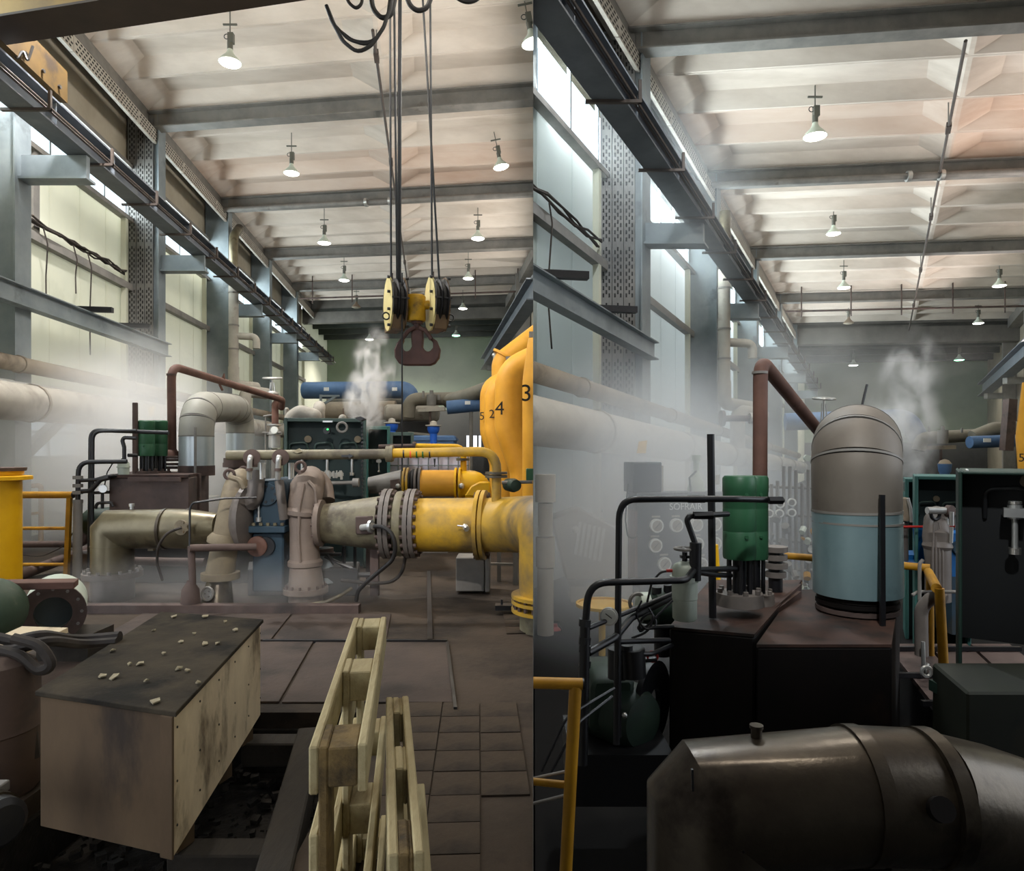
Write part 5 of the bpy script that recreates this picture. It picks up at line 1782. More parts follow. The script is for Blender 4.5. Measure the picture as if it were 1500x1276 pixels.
r = arch_duct('galvanised exhaust duct arching over behind the brown pipe of the left half', P(288, 684, 9.9), P(288, 596, 9.9), P(352, 598, 12.2), P(352, 672, 12.2), S(24, 9.9), .75, M['duct'], M['duct_matt'], P(288, 690, 9.9))
mb = MB(); mb.flange(P(288, 687, 9.9), Z, S(25, 9.9), .1, .1, 30); mb.flange(P(288, 694, 9.9), Z, S(25, 9.9), .1, .05, 30)
part('base_flange', mb, M['rust_dark'], r)
mb = MB(); mb.flange(P(352, 675, 12.2), Z, S(23, 12.2), .1, .1, 30); mb.flange(P(352, 681, 12.2), Z, S(24, 12.2), .1, .08, 30)
part('base_flange', mb, M['rust_dark'], r)
mb = MB(); mb.cyl(P(352, 840, 12.2), P(352, 683, 12.2), .2)
part('foot', mb, M['tank'], r)
mb = MB(); mb.bar(P(286, 626, 9.6), P(286, 704, 9.6), .025, .03, up=Y)
part('strap', mb, M['steel_grey'], r, smooth=False)

# brown vent pipe
r = thing('vent_pipe', P(252, 690, 9.9), 'rust-brown vent pipe rising from the oil tank and running back over the galvanised duct', 'pipe')
mb = MB(); mb.tube([P(252, 662, 9.9), P(251, 536, 9.9), P(414, 586, 13.6), P(412, 598, 13.8)], .06, 16, fil=.2)
part('pipe', mb, M['rust'], r)
mb = MB(); mb.lathe(P(252, 668, 9.9), Z, [(0, .11), (.05, .1), (.09, .065), (.1, .065)], 20)
part('socket', mb, M['rust'], r)
for y, q in ((670, .16), (674, .15), (680, .16), (685, .14)):
    mb = MB(); mb.flange(P(252, y, 9.9), Z, q, .04, .035, 24)
    part('flange', mb, M['rust_dark'], r)
mb = MB(); mb.flange(P(251, 549, 9.9), Z, .066, .04, .03, 16)
part('weld_ring', mb, M['rust_dark'], r)
mb = MB(); mb.tube([P(326, 572, 11.3), P(322, 564, 11.3), P(328, 550, 11.3), P(329, 562, 11.3)], .02, 6)
part('hanger', mb, M['rust'], r)


def hand_valve(px, ywheel, ybody, d, rad, label, base):
    r = thing('hand_valve', base, label, 'valve')
    c = P(px, ywheel, d)
    mb = MB(); mb.torus(c, V((0, -.15, 1)), rad, rad * .1, 24, 8)
    for k in range(4):
        t = PI / 2 * k + .4
        mb.cyl(c, c + V((math.cos(t) * rad, math.sin(t) * rad, math.sin(t) * rad * .15)), rad * .07, n=6)
    part('handwheel', mb, M['silver'], r)
    b = P(px, ybody, d)
    mb = MB(); mb.cyl(b, c, rad * .09, n=8)
    part('spindle', mb, M['silver'], r)
    mb = MB()
    for s in (-1, 1): mb.bar(b + X * s * rad * .3, c - Z * rad * .5 + X * s * rad * .18, rad * .1, rad * .1, up=Y)
    part('yoke', mb, M['silver'], r)
    mb = MB(); mb.lathe(b - Z * rad * .9, Z, [(0, rad * .35), (rad * .2, rad * .45), (rad * .55, rad * .42), (rad * .6, rad * .75), (rad * .75, rad * .75), (rad * .78, rad * .6), (rad * .95, rad * .55), (rad * 1.0, rad * .2)], 20)
    part('valve_body', mb, M['silver'], r)
    return r


hand_valve(399, 554, 574, 13.7, S(13, 13.7), 'silver valve with round handwheel on the brown vent pipe of the left half', P(399, 590, 13.7))
pipe_thing('drop_pipe', 'brown pipe dropping from the silver valve', 'pipe', M['rust'], [P(403, 582, 13.9), P(412, 586, 13.9), P(403, 592, 13.8), P(403, 626, 13.8)], .07, .06)
r = thing('separator', P(402, 700, 13.5), 'small silver cylinder with bands below the brown drop pipe', 'vessel')
mb = MB(); mb.lathe(P(402, 656, 13.5), Z, [(0, .11), (.25, .11), (.26, .14), (.3, .14), (.31, .1), (.42, .08), (.44, .14), (.47, .14)], 20); part('body', mb, M['silver'], r)
mb = MB(); mb.cyl(P(385, 634, 13.4), P(412, 634, 13.4), .02); mb.cyl(P(389, 610, 13.4), P(389, 680, 13.4), .015); mb.cyl(P(386, 610, 13.4), P(398, 608, 13.4), .02); mb.cyl(P(402, 782, 13.5), P(402, 657, 13.5), .06)
part('piping', mb, M['steel_grey'], r)
mb = MB(); mb.disc(P(402, 630, 13.3), V((0, -1, .1)), .07, .03, 14); part('gauge', mb, M['face'], r)

# --- dark green control cabinets
def cabinet(px0, px1, yt, yb, d, depth, label, mo, mi, n, side='right', detail=True, vs=1.0, yaw=None, yback=None):
    w = S(px1 - px0, d); c0 = P(px0, yt, d); h = S(yb - yt, d)
    ft = S(4.5, d)
    base = V((c0.x + w / 2, d + depth / 2, c0.z - h))
    r = thing('control_cabinet', base, label, 'cabinet', 'green control cabinets')
    yaw = math.atan2(((px0 + px1) / 2 - 750) / 1000, 1) * .9 if yaw is None else yaw
    rot = Matrix.Translation(c0) @ Matrix.Rotation(-yaw, 4, 'Z') @ Matrix.Translation(-c0)

    def part(name, mb, m, rr, **kw):
        mb.v = [rot @ q for q in mb.v]
        return globals()['part'](name, mb, m, rr, **kw)
    x0, x1, z1, z0 = c0.x, c0.x + w, c0.z, c0.z - h
    for (a, b, e, f) in ((x0, x0 + ft, z0, z1), (x1 - ft, x1, z0, z1)):
        mb = MB()
        mb.hexa([V((x, y, z)) for z in (e, f) for x, y in ((a, d), (b, d), (b, d + depth), (a, d + depth))])
        part('side_wall', mb, mo, r, smooth=False, bevel=.006)
    mb = MB()
    for (e, f) in ((z1 - ft * 1.2, z1),):
        mb.hexa([V((x, y, z)) for z in (e, f) for x, y in ((x0 + ft, d), (x1 - ft, d), (x1 - ft, d + depth), (x0 + ft, d + depth))])
    part('top_rail', mb, mo, r, smooth=False, bevel=.006)
    mb = MB(); mb.hexa([V((x, y, z)) for z in (z0 if yback is None else c0.z - S(yback - yt, d), z1 - ft) for x, y in ((x0 + ft, d + .18), (x1 - ft, d + .18), (x1 - ft, d + depth), (x0 + ft, d + depth))])
    part('back_panel', mb, mi, r, smooth=False)
    if not detail: return r
    pw = (w - 2 * ft) / n
    for k in range(n):
        cx = x0 + ft + pw * (k + .55)
        zz = z1 - min(h, S(148, d)) * .33
        v = pw * .26 * vs
        mb = MB(); mb.tube([V((cx - v * 1.9, d + .17, zz - v * 1.2)), V((cx - v * 1.9, d + .12, zz + v * 1.2)), V((cx + v * .6, d + .12, zz + v * 1.4)), V((cx + v * .9, d + .17, zz + v * .3))], v * .16, 8, fil=v * .7)
        part('loop_tube', mb, M['black'] if mi is M['cabinet_black'] else M['cabinet'], r)
        mb = MB(); mb.cyl(V((cx, d + .1, zz - v * 1.1)), V((cx, d + .1, zz)), v * .5); mb.cyl(V((cx, d + .1, zz)), V((cx, d + .1, zz + v * .3)), v * .42); mb.box(V((cx, d + .1, zz - v * .6)), (v * 1.5, .08, v * .7))
        mb.cyl(V((cx, d + .1, zz - v * 3.6)), V((cx, d + .1, zz - v)), v * .22)
        part('regulator', mb, M['silver'], r)
        mb = MB(); mb.cyl(V((cx, d + .1, zz + v * .08)), V((cx, d + .1, zz + v * .28)), v * .5)
        part('collar', mb, M['chrome'], r)
        mb = MB(); mb.cyl(V((cx, d + .1, zz - v * 3.9)), V((cx, d + .1, zz - v * 3.4)), v * .45)
        part('collar', mb, M['chrome'], r)
        if k % 2 == 0:
            mb = MB(); mb.disc(V((cx + v * .9, d + .14, zz + v * 1.9)), Y, v * .55, .05, 18)
            part('dial', mb, M['cast_olive'], r)
    return r


r = cabinet(416, 534, 612, 837, 9.3, .9, 'dark green open control cabinet with three regulators behind the olive pipe', M['cabinet'], M['cabinet_in'], 3)
mb = MB(); mb.torus(P(501, 626, 9.2), V((.1, -1, 0)), S(7, 9.2), .016, 22, 6)
part('hose_coil', mb, M['steel_grey'], r)
mb = MB(); mb.disc(P(479, 631, 9.3), -Y, S(5, 9.3), .06, 18)
part('indicator_housing', mb, M['black'], r)
mb = MB(); mb.disc(P(480, 629, 9.26), -Y, .012, .02, 10)
part('indicator_lamp', mb, M['led'], r)
mb = MB()
for k in range(26):
    x = 455 + k * 1.9 + random.uniform(-.6, .6)
    mb.cyl(P(x, 692 + random.uniform(-3, 2), 9.25), P(x, 700 + random.uniform(-3, 4), 9.25), random.uniform(.006, .02), n=6)
part('small_fittings', mb, M['silver'], r, kind='stuff')
mb = MB(); mb.cyl(P(466, 708, 9.25), P(520, 707, 9.25), .025); mb.cyl(P(517, 707, 9.2), P(526, 707, 9.2), .06)
part('cross_tube', mb, M['steel_grey'], r)
mb = MB(); mb.box(P(480, 617.5, 9.29), (S(14, 9.3), .02, S(2.4, 9.3)))
part('name_plate', mb, M['silver'], r)
mb = MB()
for k in range(22): mb.disc(P(530.5, 620 + k * 5.6, 9.29), -Y, .016, .02, 8)
part('post_holes', mb, M['black'], r, kind='stuff')
mb = MB(); mb.prism([P(x, y, 9.0) for x, y in ((519, 612), (528, 610), (534, 613), (527, 617))], V((0, .15, 0)))
part('rag', mb, M['black'], r)
cabinet(535, 571, 624, 797, 12.0, .9, 'second green control cabinet, smaller in view, right of the big one', M['cabinet_teal'], M['cabinet_in'], 1, vs=.7)
cabinet(571, 606, 633, 773, 14.6, .9, 'third green control cabinet, farthest, right of the second', M['cabinet'], M['cabinet_in'], 1, vs=.7)
# white lagging domes behind the cabinet
for pts, lab, rr in (([P(428, 612, 10.8), P(440, 604, 10.8), P(460, 610, 10.8)], 'lumpy white lagging showing over the dark green cabinet', .12), ([P(467, 616, 11.2), P(467, 602, 11.2), P(468, 596, 11.4)], 'rounded cream duct end behind the dark green cabinet', .1),
                     ([P(420, 612, 11), P(420, 600, 11)], 'short white pipe stub left of the lagging above the cabinet', .035)):
    mb = MB(); mb.tube([V((pts[0].x, pts[0].y, 0))] + pts, rr, 16, fil=.1); mb.ball(pts[-1], rr, 16, 10)
    solo('lagged_pipe', mb, M['insul'], lab, 'pipe', 'lagged pipes over the cabinet')
r = thing('vent_rod', P(503, 612, 9.9), 'thin rod on a cream cap above the dark green cabinet', 'rod')
mb = MB(); mb.ball(P(502, 613, 9.9), .06, 14, 8); part('cap', mb, M['insul'], r)
mb = MB(); mb.cyl(P(503, 598, 9.9), P(503, 610, 9.9), .006, n=6); part('rod', mb, M['rust'], r)

# --- second compressor line behind
r = thing('suction_line', P(620, 760, 11.2), 'second yellow suction line with grey cone, behind the big one', 'pipe')
d = 11.2
mb = MB(); mb.cyl(P(541, 711, d), P(590, 706, d), S(12, d), S(18, d), 26); part('cone', mb, M['steel_grey'], r)
mb = MB(); mb.prism([P(x, y, d - .22) for x, y in ((571, 703), (585, 701), (586, 715), (572, 716))], V((0, .08, 0))); part('access_plate', mb, M['rust_dark'], r, bevel=.01)
mb = MB(); mb.ball(P(583, 712, d - .3), .04, 10, 6); part('probe', mb, M['silver'], r)
for px in (593, 598, 610, 616):
    mb = MB(); mb.flange(P(px, 707, d), X, S(22, d), S(15, d), .035, 30); part('bolted_flange', mb, M['yellow_dirty'] if px < 600 else M['cast_grey'], r)
mb = MB(); mb.lathe(P(599, 707, d), X, [(0, .2), (.03, .19), (.06, .23), (.09, .23), (.12, .19)], 26); part('bellows', mb, M['rubber'], r)
mb = MB(); mb.cyl(P(616, 708, d), P(668, 708, d), S(19.5, d), n=30); part('pipe_length', mb, M['yellow_big'], r)
for px in (668, 674):
    mb = MB(); mb.flange(P(px, 708, d), X, S(23, d), S(15, d), .035, 30); part('bolted_flange', mb, M['yellow'], r)
mb = MB(); mb.tube([P(675, 709, d), P(700, 709, d), P(700, 770, d)], S(20, d), 24, fil=.3); part('elbow', mb, M['yellow'], r)
mb = MB(); mb.prism([P(x, y, d - .45) for x, y in ((680, 727), (690, 712), (702, 706), (718, 706), (718, 727))], V((0, .1, 0))); part('lug', mb, M['yellow'], r, bevel=.02)
mb = MB(); mb.ball(P(676, 712, d - .3), .05, 10, 6); part('valve', mb, M['silver'], r)
mb = MB(); mb.box(P(640, 800, d), (.4, .4, 1.2)); part('support', mb, M['steel_grey'], r)

# --- IBC container
r = thing('ibc_tank', P(625, 750, 13.2), 'pale white plastic tank in a wire cage behind the yellow pipes', 'tank')
c = P(625, 690, 13.2)
mb = MB(); mb.box(c, (1.62, .9, .72)); part('bottle', mb, M['ibc'], r, bevel=.06)
mb = MB()
for k in range(10): mb.cyl(c + V((-.84 + k * .186, -.48, -.4)), c + V((-.84 + k * .186, -.48, .4)), .012, n=6)
for k in range(4): mb.cyl(c + V((-.85, -.48, -.36 + k * .24)), c + V((.85, -.48, -.36 + k * .24)), .012, n=6)
part('cage', mb, M['steel_blue'], r, kind='stuff')
mb = MB(); mb.box(V((c.x, c.y, .44)), (1.7, 1, .86)); part('stand', mb, M['wall_dark'], r)
mb = MB(); mb.prism([P(x, y, 12.6) for x, y in ((635, 672), (638, 672), (637, 684), (636, 684))], V((0, .05, 0))); part('strap', mb, M['black'], r)

# --- tall yellow pipes with stencilled numbers
r4 = None
def tall(label, pts, rr, fil, ltxt, lpos, size, d, extra=(), clip=-1):
    r = thing('tall_yellow_pipe', V((pts[-1].x, pts[-1].y, 0)), label, 'pipe', 'tall yellow pipes')
    mb = MB(); mb.tube(pts, rr, 26, fil=fil)
    part('pipe', mb, M['yellow_big'], r, clip=clip)
    if ltxt:
        lettering(ltxt, size, lpos, X, Z, M['ink'], r)
    return r


tall('tallest yellow pipe with stencilled 3 at the seam, running up to the right', [P(800, 500, 10.6), P(792, 560, 10.6), P(792, 760, 10.6)], S(27, 10.6), .5, '3', P(771, 577, 10.33), .36, 10.6)
t4 = tall('curved tall yellow pipe with stencilled 4, next to the one at the seam', [P(800, 520, 12), P(746, 546, 12), P(746, 628, 12), P(768, 690, 12), P(768, 780, 12)], S(21.5, 12), .45, '4', P(732, 599, 11.68), .33, 12)
tall('tall yellow pipe with stencilled 2 between the ones marked 4 and 5', [P(770, 560, 14), P(724, 566, 14), P(724, 632, 14), P(738, 680, 14), P(738, 790, 14)], S(14.5, 14), .4, '2', P(720.5, 607, 13.78), .24, 14)
tall('leftmost tall yellow pipe with stencilled 5', [P(760, 556, 16), P(716, 562, 16), P(716, 632, 16), P(730, 680, 16), P(730, 790, 16)], S(13, 16), .4, '5', P(706, 610, 15.78), .26, 16)
r = thing('tall_yellow_pipe', P(760, 560, 17), 'yellow pipe climbing to the right behind the numbered ones, with bolted flange', 'pipe', 'tall yellow pipes')
mb = MB(); mb.tube([P(735, 640, 17), P(735, 530, 17), P(800, 480, 17)], S(15, 17), 22, fil=.3); part('pipe', mb, M['yellow_big'], r, clip=-1)
mb = MB(); mb.flange(P(739, 522, 17), V((.5, 0, .8)), S(19, 17), .1, .06, 26); part('flange', mb, M['yellow_big'], r, clip=-1)
mb = MB(); mb.bar(P(741, 526, 16.6), P(770, 524, 16.6), .05, .12); mb.box(P(778, 490, 16.6), (.1, .05, .14)); part('bracket', mb, M['steel_grey'], r, clip=-1)
mb = MB(); mb.ball(P(724, 520, 17), .06, 10, 6); mb.cyl(P(723, 533, 17), P(730, 533, 17), .05); mb.cyl(P(725, 518, 17), P(727, 540, 17), .06); part('pressure_switch', mb, M['silver'], r)
mb = MB(); mb.prism([P(x, y, 12.4) for x, y in ((765, 615), (771, 625), (779, 655), (776, 655))], V((0, .08, 0)))
solo('orange_strip', mb, M['orange'], 'orange plastic strip between the yellow pipes marked 4 and 3', 'strip')
mb = MB(); mb.box(P(776, 695, 9.4), (.1, .1, .16))
solo('green_box', mb, M['motor'], 'small green box at the seam beside the yellow pipes', 'box', bevel=.005)
r = thing('small_pump', P(752, 760, 9.6), 'small mossy pump at the seam below the yellow pipes', 'pump')
mb = MB(); mb.lathe(P(752, 711, 9.6), V((.4, -1, 0)), [(-.2, .09), (0, .1), (.1, .08), (.12, .03)], 18); part('body', mb, M['motor_dark'], r)
mb = MB(); mb.cyl(P(735, 707, 9.6), P(780, 706, 9.6), .025); part('shaft', mb, M['steel_grey'], r, clip=-1)
mb = MB(); mb.box(P(752, 760, 9.6), (.25, .25, .6)); part('stand', mb, M['tank'], r, clip=-1)
# thin legs right of the plinth
mb = MB(); mb.bar(P(731, 795, 8.6), P(731, 855, 8.6), .05, .05, up=Y); mb.bar(P(755, 800, 8.4), P(755, 860, 8.4), .06, .06, up=Y); mb.bar(P(716, 826, 8.5), P(755, 827, 8.5), .04, .03)
solo('steel_trestle', mb, M['steel_grey'], 'thin grey trestle legs between the plinth and the yellow elbow', 'trestle', smooth=False)
mb = MB(); mb.box(P(740, 889, 6.9), (.2, .12, .05)); mb.cyl(P(735, 878, 6.9), P(735, 888, 6.9), .012)
solo('anchor_plate', mb, M['black'], 'dark anchor plate with bolt on the floor beside the yellow foot', 'plate')

# --- far end machinery
def fp(name, lab, m, pts, rr, fil=.5, g='far end pipes of the left half'):
    mb = MB(); mb.tube(pts, rr, 18, fil=fil)
    return solo(name, mb, m, lab, 'pipe', g)


r = fp('blue_pipe', 'big blue pipe crossing the far end and bending down under the hook', M['blue'], [P(446, 572, 34), P(600, 571, 33), P(604, 598, 33)], .42, .7)
for px in (478, 578):
    mb = MB(); mb.box(P(px, 570, 32.55), (.24, .04, .16)); part('label_plate', mb, M['white'], r)
fp('grey_pipe', 'dull grey-green pipe right below the big blue one', M['farpipe'], [P(480, 589, 35), P(600, 588, 35)], .25)
fp('grey_pipe', 'wide brown-grey pipe behind the steam at the far end', M['insul_dirty'], [P(470, 603, 32), P(580, 601, 32)], .45)
r = thing('far_tank', P(590, 640, 30), 'pale lying tank at the far end right of the steam', 'tank')
mb = MB(); mb.lathe(P(566, 605, 30), X, [(-.1, .05), (-.05, .3), (.05, .38), (2.2, .38), (2.3, .3), (2.35, .05)], 24); part('shell', mb, M['insul'], r)
mb = MB(); mb.box(P(600, 664, 30), (1.8, .5, 2.75)); part('saddle', mb, M['wall_dark'], r)
fp('grey_pipe', 'grey elbow pipe with valves at the far end right of the tank', M['farpipe'], [P(598, 612, 29), P(600, 585, 29), P(720, 583, 29)], .28, .8)
fp('grey_pipe', 'tapering grey pipe climbing right at the far end', M['farpipe'], [P(655, 588, 29), P(690, 578, 28), P(740, 560, 27)], .3, .5)
r = fp('navy_pipe', 'dark blue pipe length low under the climbing grey pipe', M['blue'], [P(655, 597, 28), P(710, 592, 28)], .28)
mb = MB(); mb.box(P(685, 590, 27.6), (.22, .03, .14)); part('label_plate', mb, M['white'], r)
mb = MB(); q = P(690, 596, 28); mb.cyl(V((q.x, q.y, 0)), q, .08); part('support_leg', mb, M['steel_grey'], r)
r = thing('far_valve', P(632, 585, 28.4), 'dark valve standing on the grey pipe at the far end', 'valve')
mb = MB(); mb.cyl(P(632, 594, 28.5), P(632, 578, 28.5), .2); mb.cyl(P(632, 578, 28.5), P(632, 572, 28.5), .08); mb.cyl(P(620, 583, 28.5), P(620, 573, 28.5), .05); mb.cyl(P(643, 586, 28.5), P(643, 578, 28.5), .08)
part('body', mb, M['steel_grey'], r)
mb = MB(); mb.bar(P(613, 601, 28.3), P(652, 599, 28.3), .3, .16); part('flanges', mb, M['insul'], r)
mb = MB(); mb.cyl(P(630, 602, 28.3), P(630, 718, 28.3), .05); part('leg', mb, M['rust_dark'], r)
for px, py, lab in ((574, 626, 'blue pump head standing at the far end, left one'), (635, 630, 'blue pump head standing at the far end, right one')):
    r = thing('blue_pump', P(px, 660, 22), lab, 'pump', 'blue pumps at the far end')
    mb = MB(); mb.lathe(P(px, py + 10, 22), Z, [(-(P(px, py + 10, 22).z), .1), (0, .12), (.1, .12), (.15, .17), (.25, .2), (.33, .2)], 18); part('body', mb, M['blue_tank'], r)
    mb = MB(); mb.lathe(P(px, py - 5, 22), Z, [(0, .2), (.02, .26), (.05, .26), (.06, .12), (.16, .1), (.19, .02)], 18); part('cap', mb, M['insul'], r)
r = thing('blue_skip', P(635, 680, 24), 'low blue container behind the yellow pipes at the far end', 'container')
mb = MB(); mb.box(P(628, 657, 24), (1.9, 1, .9)); part('body', mb, M['blue'], r, bevel=.05)
mb = MB(); mb.box(P(628, 702, 24), (1.8, .9, 1.3)); part('stand', mb, M['wall_dark'], r)
mb = MB(); mb.box(P(628, 644, 24), (2, 1.1, .08)); part('rim', mb, M['blue'], r)
r = thing('grey_bench', P(628, 720, 25), 'flat grey bench top above the blue container', 'bench')
mb = MB(); mb.bar(P(600, 634, 25), P(655, 640, 25), .8, .08); part('top', mb, M['farpipe'], r)
mb = MB(); mb.bar(P(612, 640, 25.2), V((P(612, 640, 25.2).x, 25.2, 0)), .1, .1, up=Y); part('leg', mb, M['wall_dark'], r)
# bright doorway at the far end
CNT['window'] += 1
mb = MB()
for x in (682, 692, 700, 706): mb.bar(P(x, 637, 48.5), P(x, 662, 48.5), .12, .08, up=Y)
for y in (637, 656, 662): mb.bar(P(682, y, 48.5), P(706, y, 48.5), .08, .1)
win = solo(f"window_{CNT['window']}", mb, M['wall_dark'], kind='structure', smooth=False)
mb = MB(); mb.box(P(694, 650, 48.6), (1.16, .02, 1.2)); part('lit_pane', mb, glow('daylit_pane', (235, 240, 250), 1.6), win)
# bracket of the blue pipe
mb = MB(); mb.bar(P(470, 580, 30), P(497, 580, 30), .1, .08); mb.bar(P(471, 594, 30), P(493, 580, 30), .1, .08, up=Y); mb.bar(P(470, 578, 30), P(470, 600, 30), .1, .08, up=Y)
solo('wall_bracket', mb, M['steel_blue'], 'grey angle bracket under the blue pipe at the far left', 'bracket', smooth=False)
mb = MB(); mb.prism([P(x, y, 12.5) for x, y in ((553, 680), (557, 678), (559, 692), (555, 694))], V((0, .1, 0)))
solo('red_handle', mb, M['red'], 'red valve handle beside the grey cone of the second line', 'handle')
# ------------------------------------------------------------------ right bay machinery
def rpipes(name, base, label, cat, items, m, group=None):
    r = thing(name, base, label, cat, group)
    for pts, rr, fi in items:
        mb = MB(); mb.tube(pts, rr, 12, fil=fi)
        part('pipe', mb, m, r, clip=1)
    return r


# --- big dark lagged pipe in front
r = thing('lagged_pipe', P(1200, 1400, 2.1), 'fat dark metal-clad pipe with mitred end lying across the bottom of the right half', 'pipe')
d = 2.15
rr = .198
ctr = [P(1032, 1196, 2.12), P(1120, 1176, d), P(1256, 1162, d)]
mb = MB(); mb.mitre([P(1043, 1800, 2.13), P(1042, 1190, 2.13), P(1050, 1181, 2.13), P(1258, 1162, d)], rr, 44)
part('mitred_course', mb, M['stainless_dim'], r)
mb = MB(); mb.tube([P(1256, 1162, d), P(1362, 1166, d + .02)], rr * 1.015, 40)
part('sleeve', mb, M['stainless_dim'], r)
mb = MB(); mb.tube([P(1352, 1165, d + .015), P(1430, 1180, d + .06), P(1540, 1212, d + .1)], [rr * .99, rr * .97, rr * .93], 40)
part('reducer', mb, M['stainless_dim'], r)
for px, py in ((1254, 1162), (1361, 1166)):
    mb = MB(); mb.flange(P(px, py, d), V((1, .02, -.01)), rr * 1.035, rr * .9, .045, 40)
    part('seam_band', mb, M['stainless_dim'], r)
mb = MB(); mb.cyl(P(1108, 1082, 2.15), P(1108, 1064, 2.15), .017, n=14); mb.cyl(P(1108, 1067, 2.15), P(1108, 1062, 2.15), .021, n=14)
part('vent_stub', mb, M['stainless_dim'], r)
mb = MB(); mb.prism([P(x, y, 1.925) for x, y in ((1013, 1128), (1016, 1128), (1017, 1160), (1014, 1160))], V((0, .01, 0)))
part('scratch', mb, M['black'], r)
mb = MB(); mb.disc(P(1378, 1186, 1.95), V((-.1, -1, .5)), .035, .03, 18)
part('sensor_boss', mb, M['tank_dim'], r)

# --- dark oil tank with rusty top
r = thing('oil_tank', P(1150, 1100, 4.0), 'dark oil tank with rusty top under the green motor and duct of the right half', 'tank')
zt = P(980, 918, 3.6).z
A, Bq, C, Dd = P(980, 918, 3.6), P(1105, 918, 3.45), P(1175, 868, 4.9), P(1040, 868, 4.9)
for q in (A, Bq, C, Dd): q.z = zt
lo = [V((q.x, q.y, -.45)) for q in (A, Bq, C, Dd)]
mb = MB(); mb.hexa(lo + [q - Z * .015 for q in (A, Bq, C, Dd)]); part('shell', mb, M['tank_dim'], r, smooth=False, bevel=.01)
mb = MB(); mb.hexa([q - Z * .015 for q in (A, Bq, C, Dd)] + [A, Bq, C, Dd]); part('top_plate', mb, M['tank_top'], r, smooth=False)
zt2 = P(1200, 944, 3.4).z
A, Bq, C, Dd = P(1108, 944, 3.4), P(1306, 944, 3.4), P(1318, 880, 4.7), P(1165, 880, 4.75)
for q in (A, Bq, C, Dd): q.z = zt2
lo = [V((q.x, q.y, -.45)) for q in (A, Bq, C, Dd)]
mb = MB(); mb.hexa(lo + [q - Z * .015 for q in (A, Bq, C, Dd)]); part('lower_body', mb, M['tank_dim'], r, smooth=False, bevel=.01)
mb = MB(); mb.hexa([q - Z * .015 for q in (A, Bq, C, Dd)] + [A, Bq, C, Dd]); part('lower_top_plate', mb, M['tank_top'], r, smooth=False)
mb = MB(); mb.bar(P(1118, 910, 3.9), P(1168, 872, 4.5), .05, .06); mb.bar(P(1130, 905, 4.0), P(1172, 866, 4.6), .02, .1)
part('channel_lip', mb, M['tank_top'], r, smooth=False)

pump_motor(P(1088, 905, 4.0), 'pair of green upright motors on black legs, large in the right half', 4.0, [(1083, 3.85, S(23.5, 3.85)), (1106, 4.15, S(18.5, 4.15))], 697, 818, 868, .1, M['motor'], M['black_r'], M['cast_grey'])
r = thing('stacked_flanges', P(1136, 870, 4.5), 'stack of grey pipe flanges right of the green motors', 'flange')
for y, q in ((803, 17), (815, 16.5), (827, 17), (840, 15)):
    mb = MB(); mb.lathe(P(1136, y, 4.5), Z, [(-.022, S(q, 4.5)), (.012, S(q, 4.5)), (.014, S(q - 3, 4.5))], 26)
    part('flange', mb, M['cast_grey'], r)
mb = MB(); mb.cyl(P(1136, 875, 4.5), P(1136, 800, 4.5), S(10, 4.5)); part('neck', mb, M['black_r'], r)

pipe_thing('post', 'black post standing left of the green motors of the right half', 'post', M['black_r'], [P(1044, 905, 3.75), P(1041, 636, 3.75)], S(5.5, 3.75))
r = thing('vent_pipe', P(1113, 700, 4.4), 'rust-brown vent pipe with bend at top, sloping down behind the big duct', 'pipe')
mb = MB(); mb.tube([P(1113, 760, 4.4), P(1114, 527, 4.4), P(1260, 706, 7.0)], .046, 18, fil=.1); part('pipe', mb, M['rust'], r)
mb = MB(); mb.flange(P(1113, 546, 4.4), Z, .05, .03, .016, 18); part('weld_ring', mb, M['steel_grey'], r)

# --- big galvanised duct
r = thing('exhaust_duct', P(1255, 900, 4.1), 'big galvanised duct with round shoulder, in the middle of the right half', 'duct')
rr = S(60, 4.1)
b0, b1 = P(1256, 868, 4.1), P(1254, 748, 4.1)
top = P(1254, 742, 4.1); over = V((top.x + .18, 5.2, top.z + .36)); 
pts = fillet([b0, b1, V((b1.x - .004, b1.y, b1.z + .40)), V((b1.x + 1.2, b1.y + 2.2, b1.z + .40))], .42, 12)
mb = MB(); mb.tube(pts[:2], rr, 40); part('duct_course', mb, M['duct_teal'], r)
cuts = [1, 5, 9, 13, len(pts) - 1]
for k in range(len(cuts) - 1):
    mb = MB(); mb.tube(pts[cuts[k]:cuts[k + 1] + 1], rr, 40)
    part('duct_course', mb, M['duct_brown'] if k else M['duct_brown'], r)
for k in cuts[:-1]:
    dd = (pts[k + 1] - pts[k - 1]).normalized()
    mb = MB(); mb.flange(pts[k], dd, rr * 1.015, rr * .9, .014, 40); part('seam_band', mb, M['steel_grey'], r)
mb = MB(); mb.flange(P(1255, 764, 4.1), Z, rr * 1.012, rr * .9, .012, 40); part('seam_band', mb, M['steel_grey'], r)
for y, q in ((873, 54), (880, 56), (890, 56), (898, 52)):
    mb = MB(); mb.flange(P(1255, y, 4.1), Z, S(q, 4.1), .1, .025, 36); part('base_flange', mb, M['tank_dim'] if y < 890 else M['rust_dark'], r)
mb = MB(); mb.cyl(P(1255, 925, 4.1), P(1255, 872, 4.1), S(46, 4.1), n=30); part('collar', mb, M['black_r'], r)
mb = MB(); mb.bar(P(1292, 725, 3.82), P(1293, 945, 3.75), .026, .02, up=Y); part('strap', mb, M['black_r'], r, smooth=False)
mb = MB(); mb.cyl(P(1261, 602, 4.5), P(1270, 563, 4.5), .008, n=6); part('probe_rod', mb, M['black_r'], r)
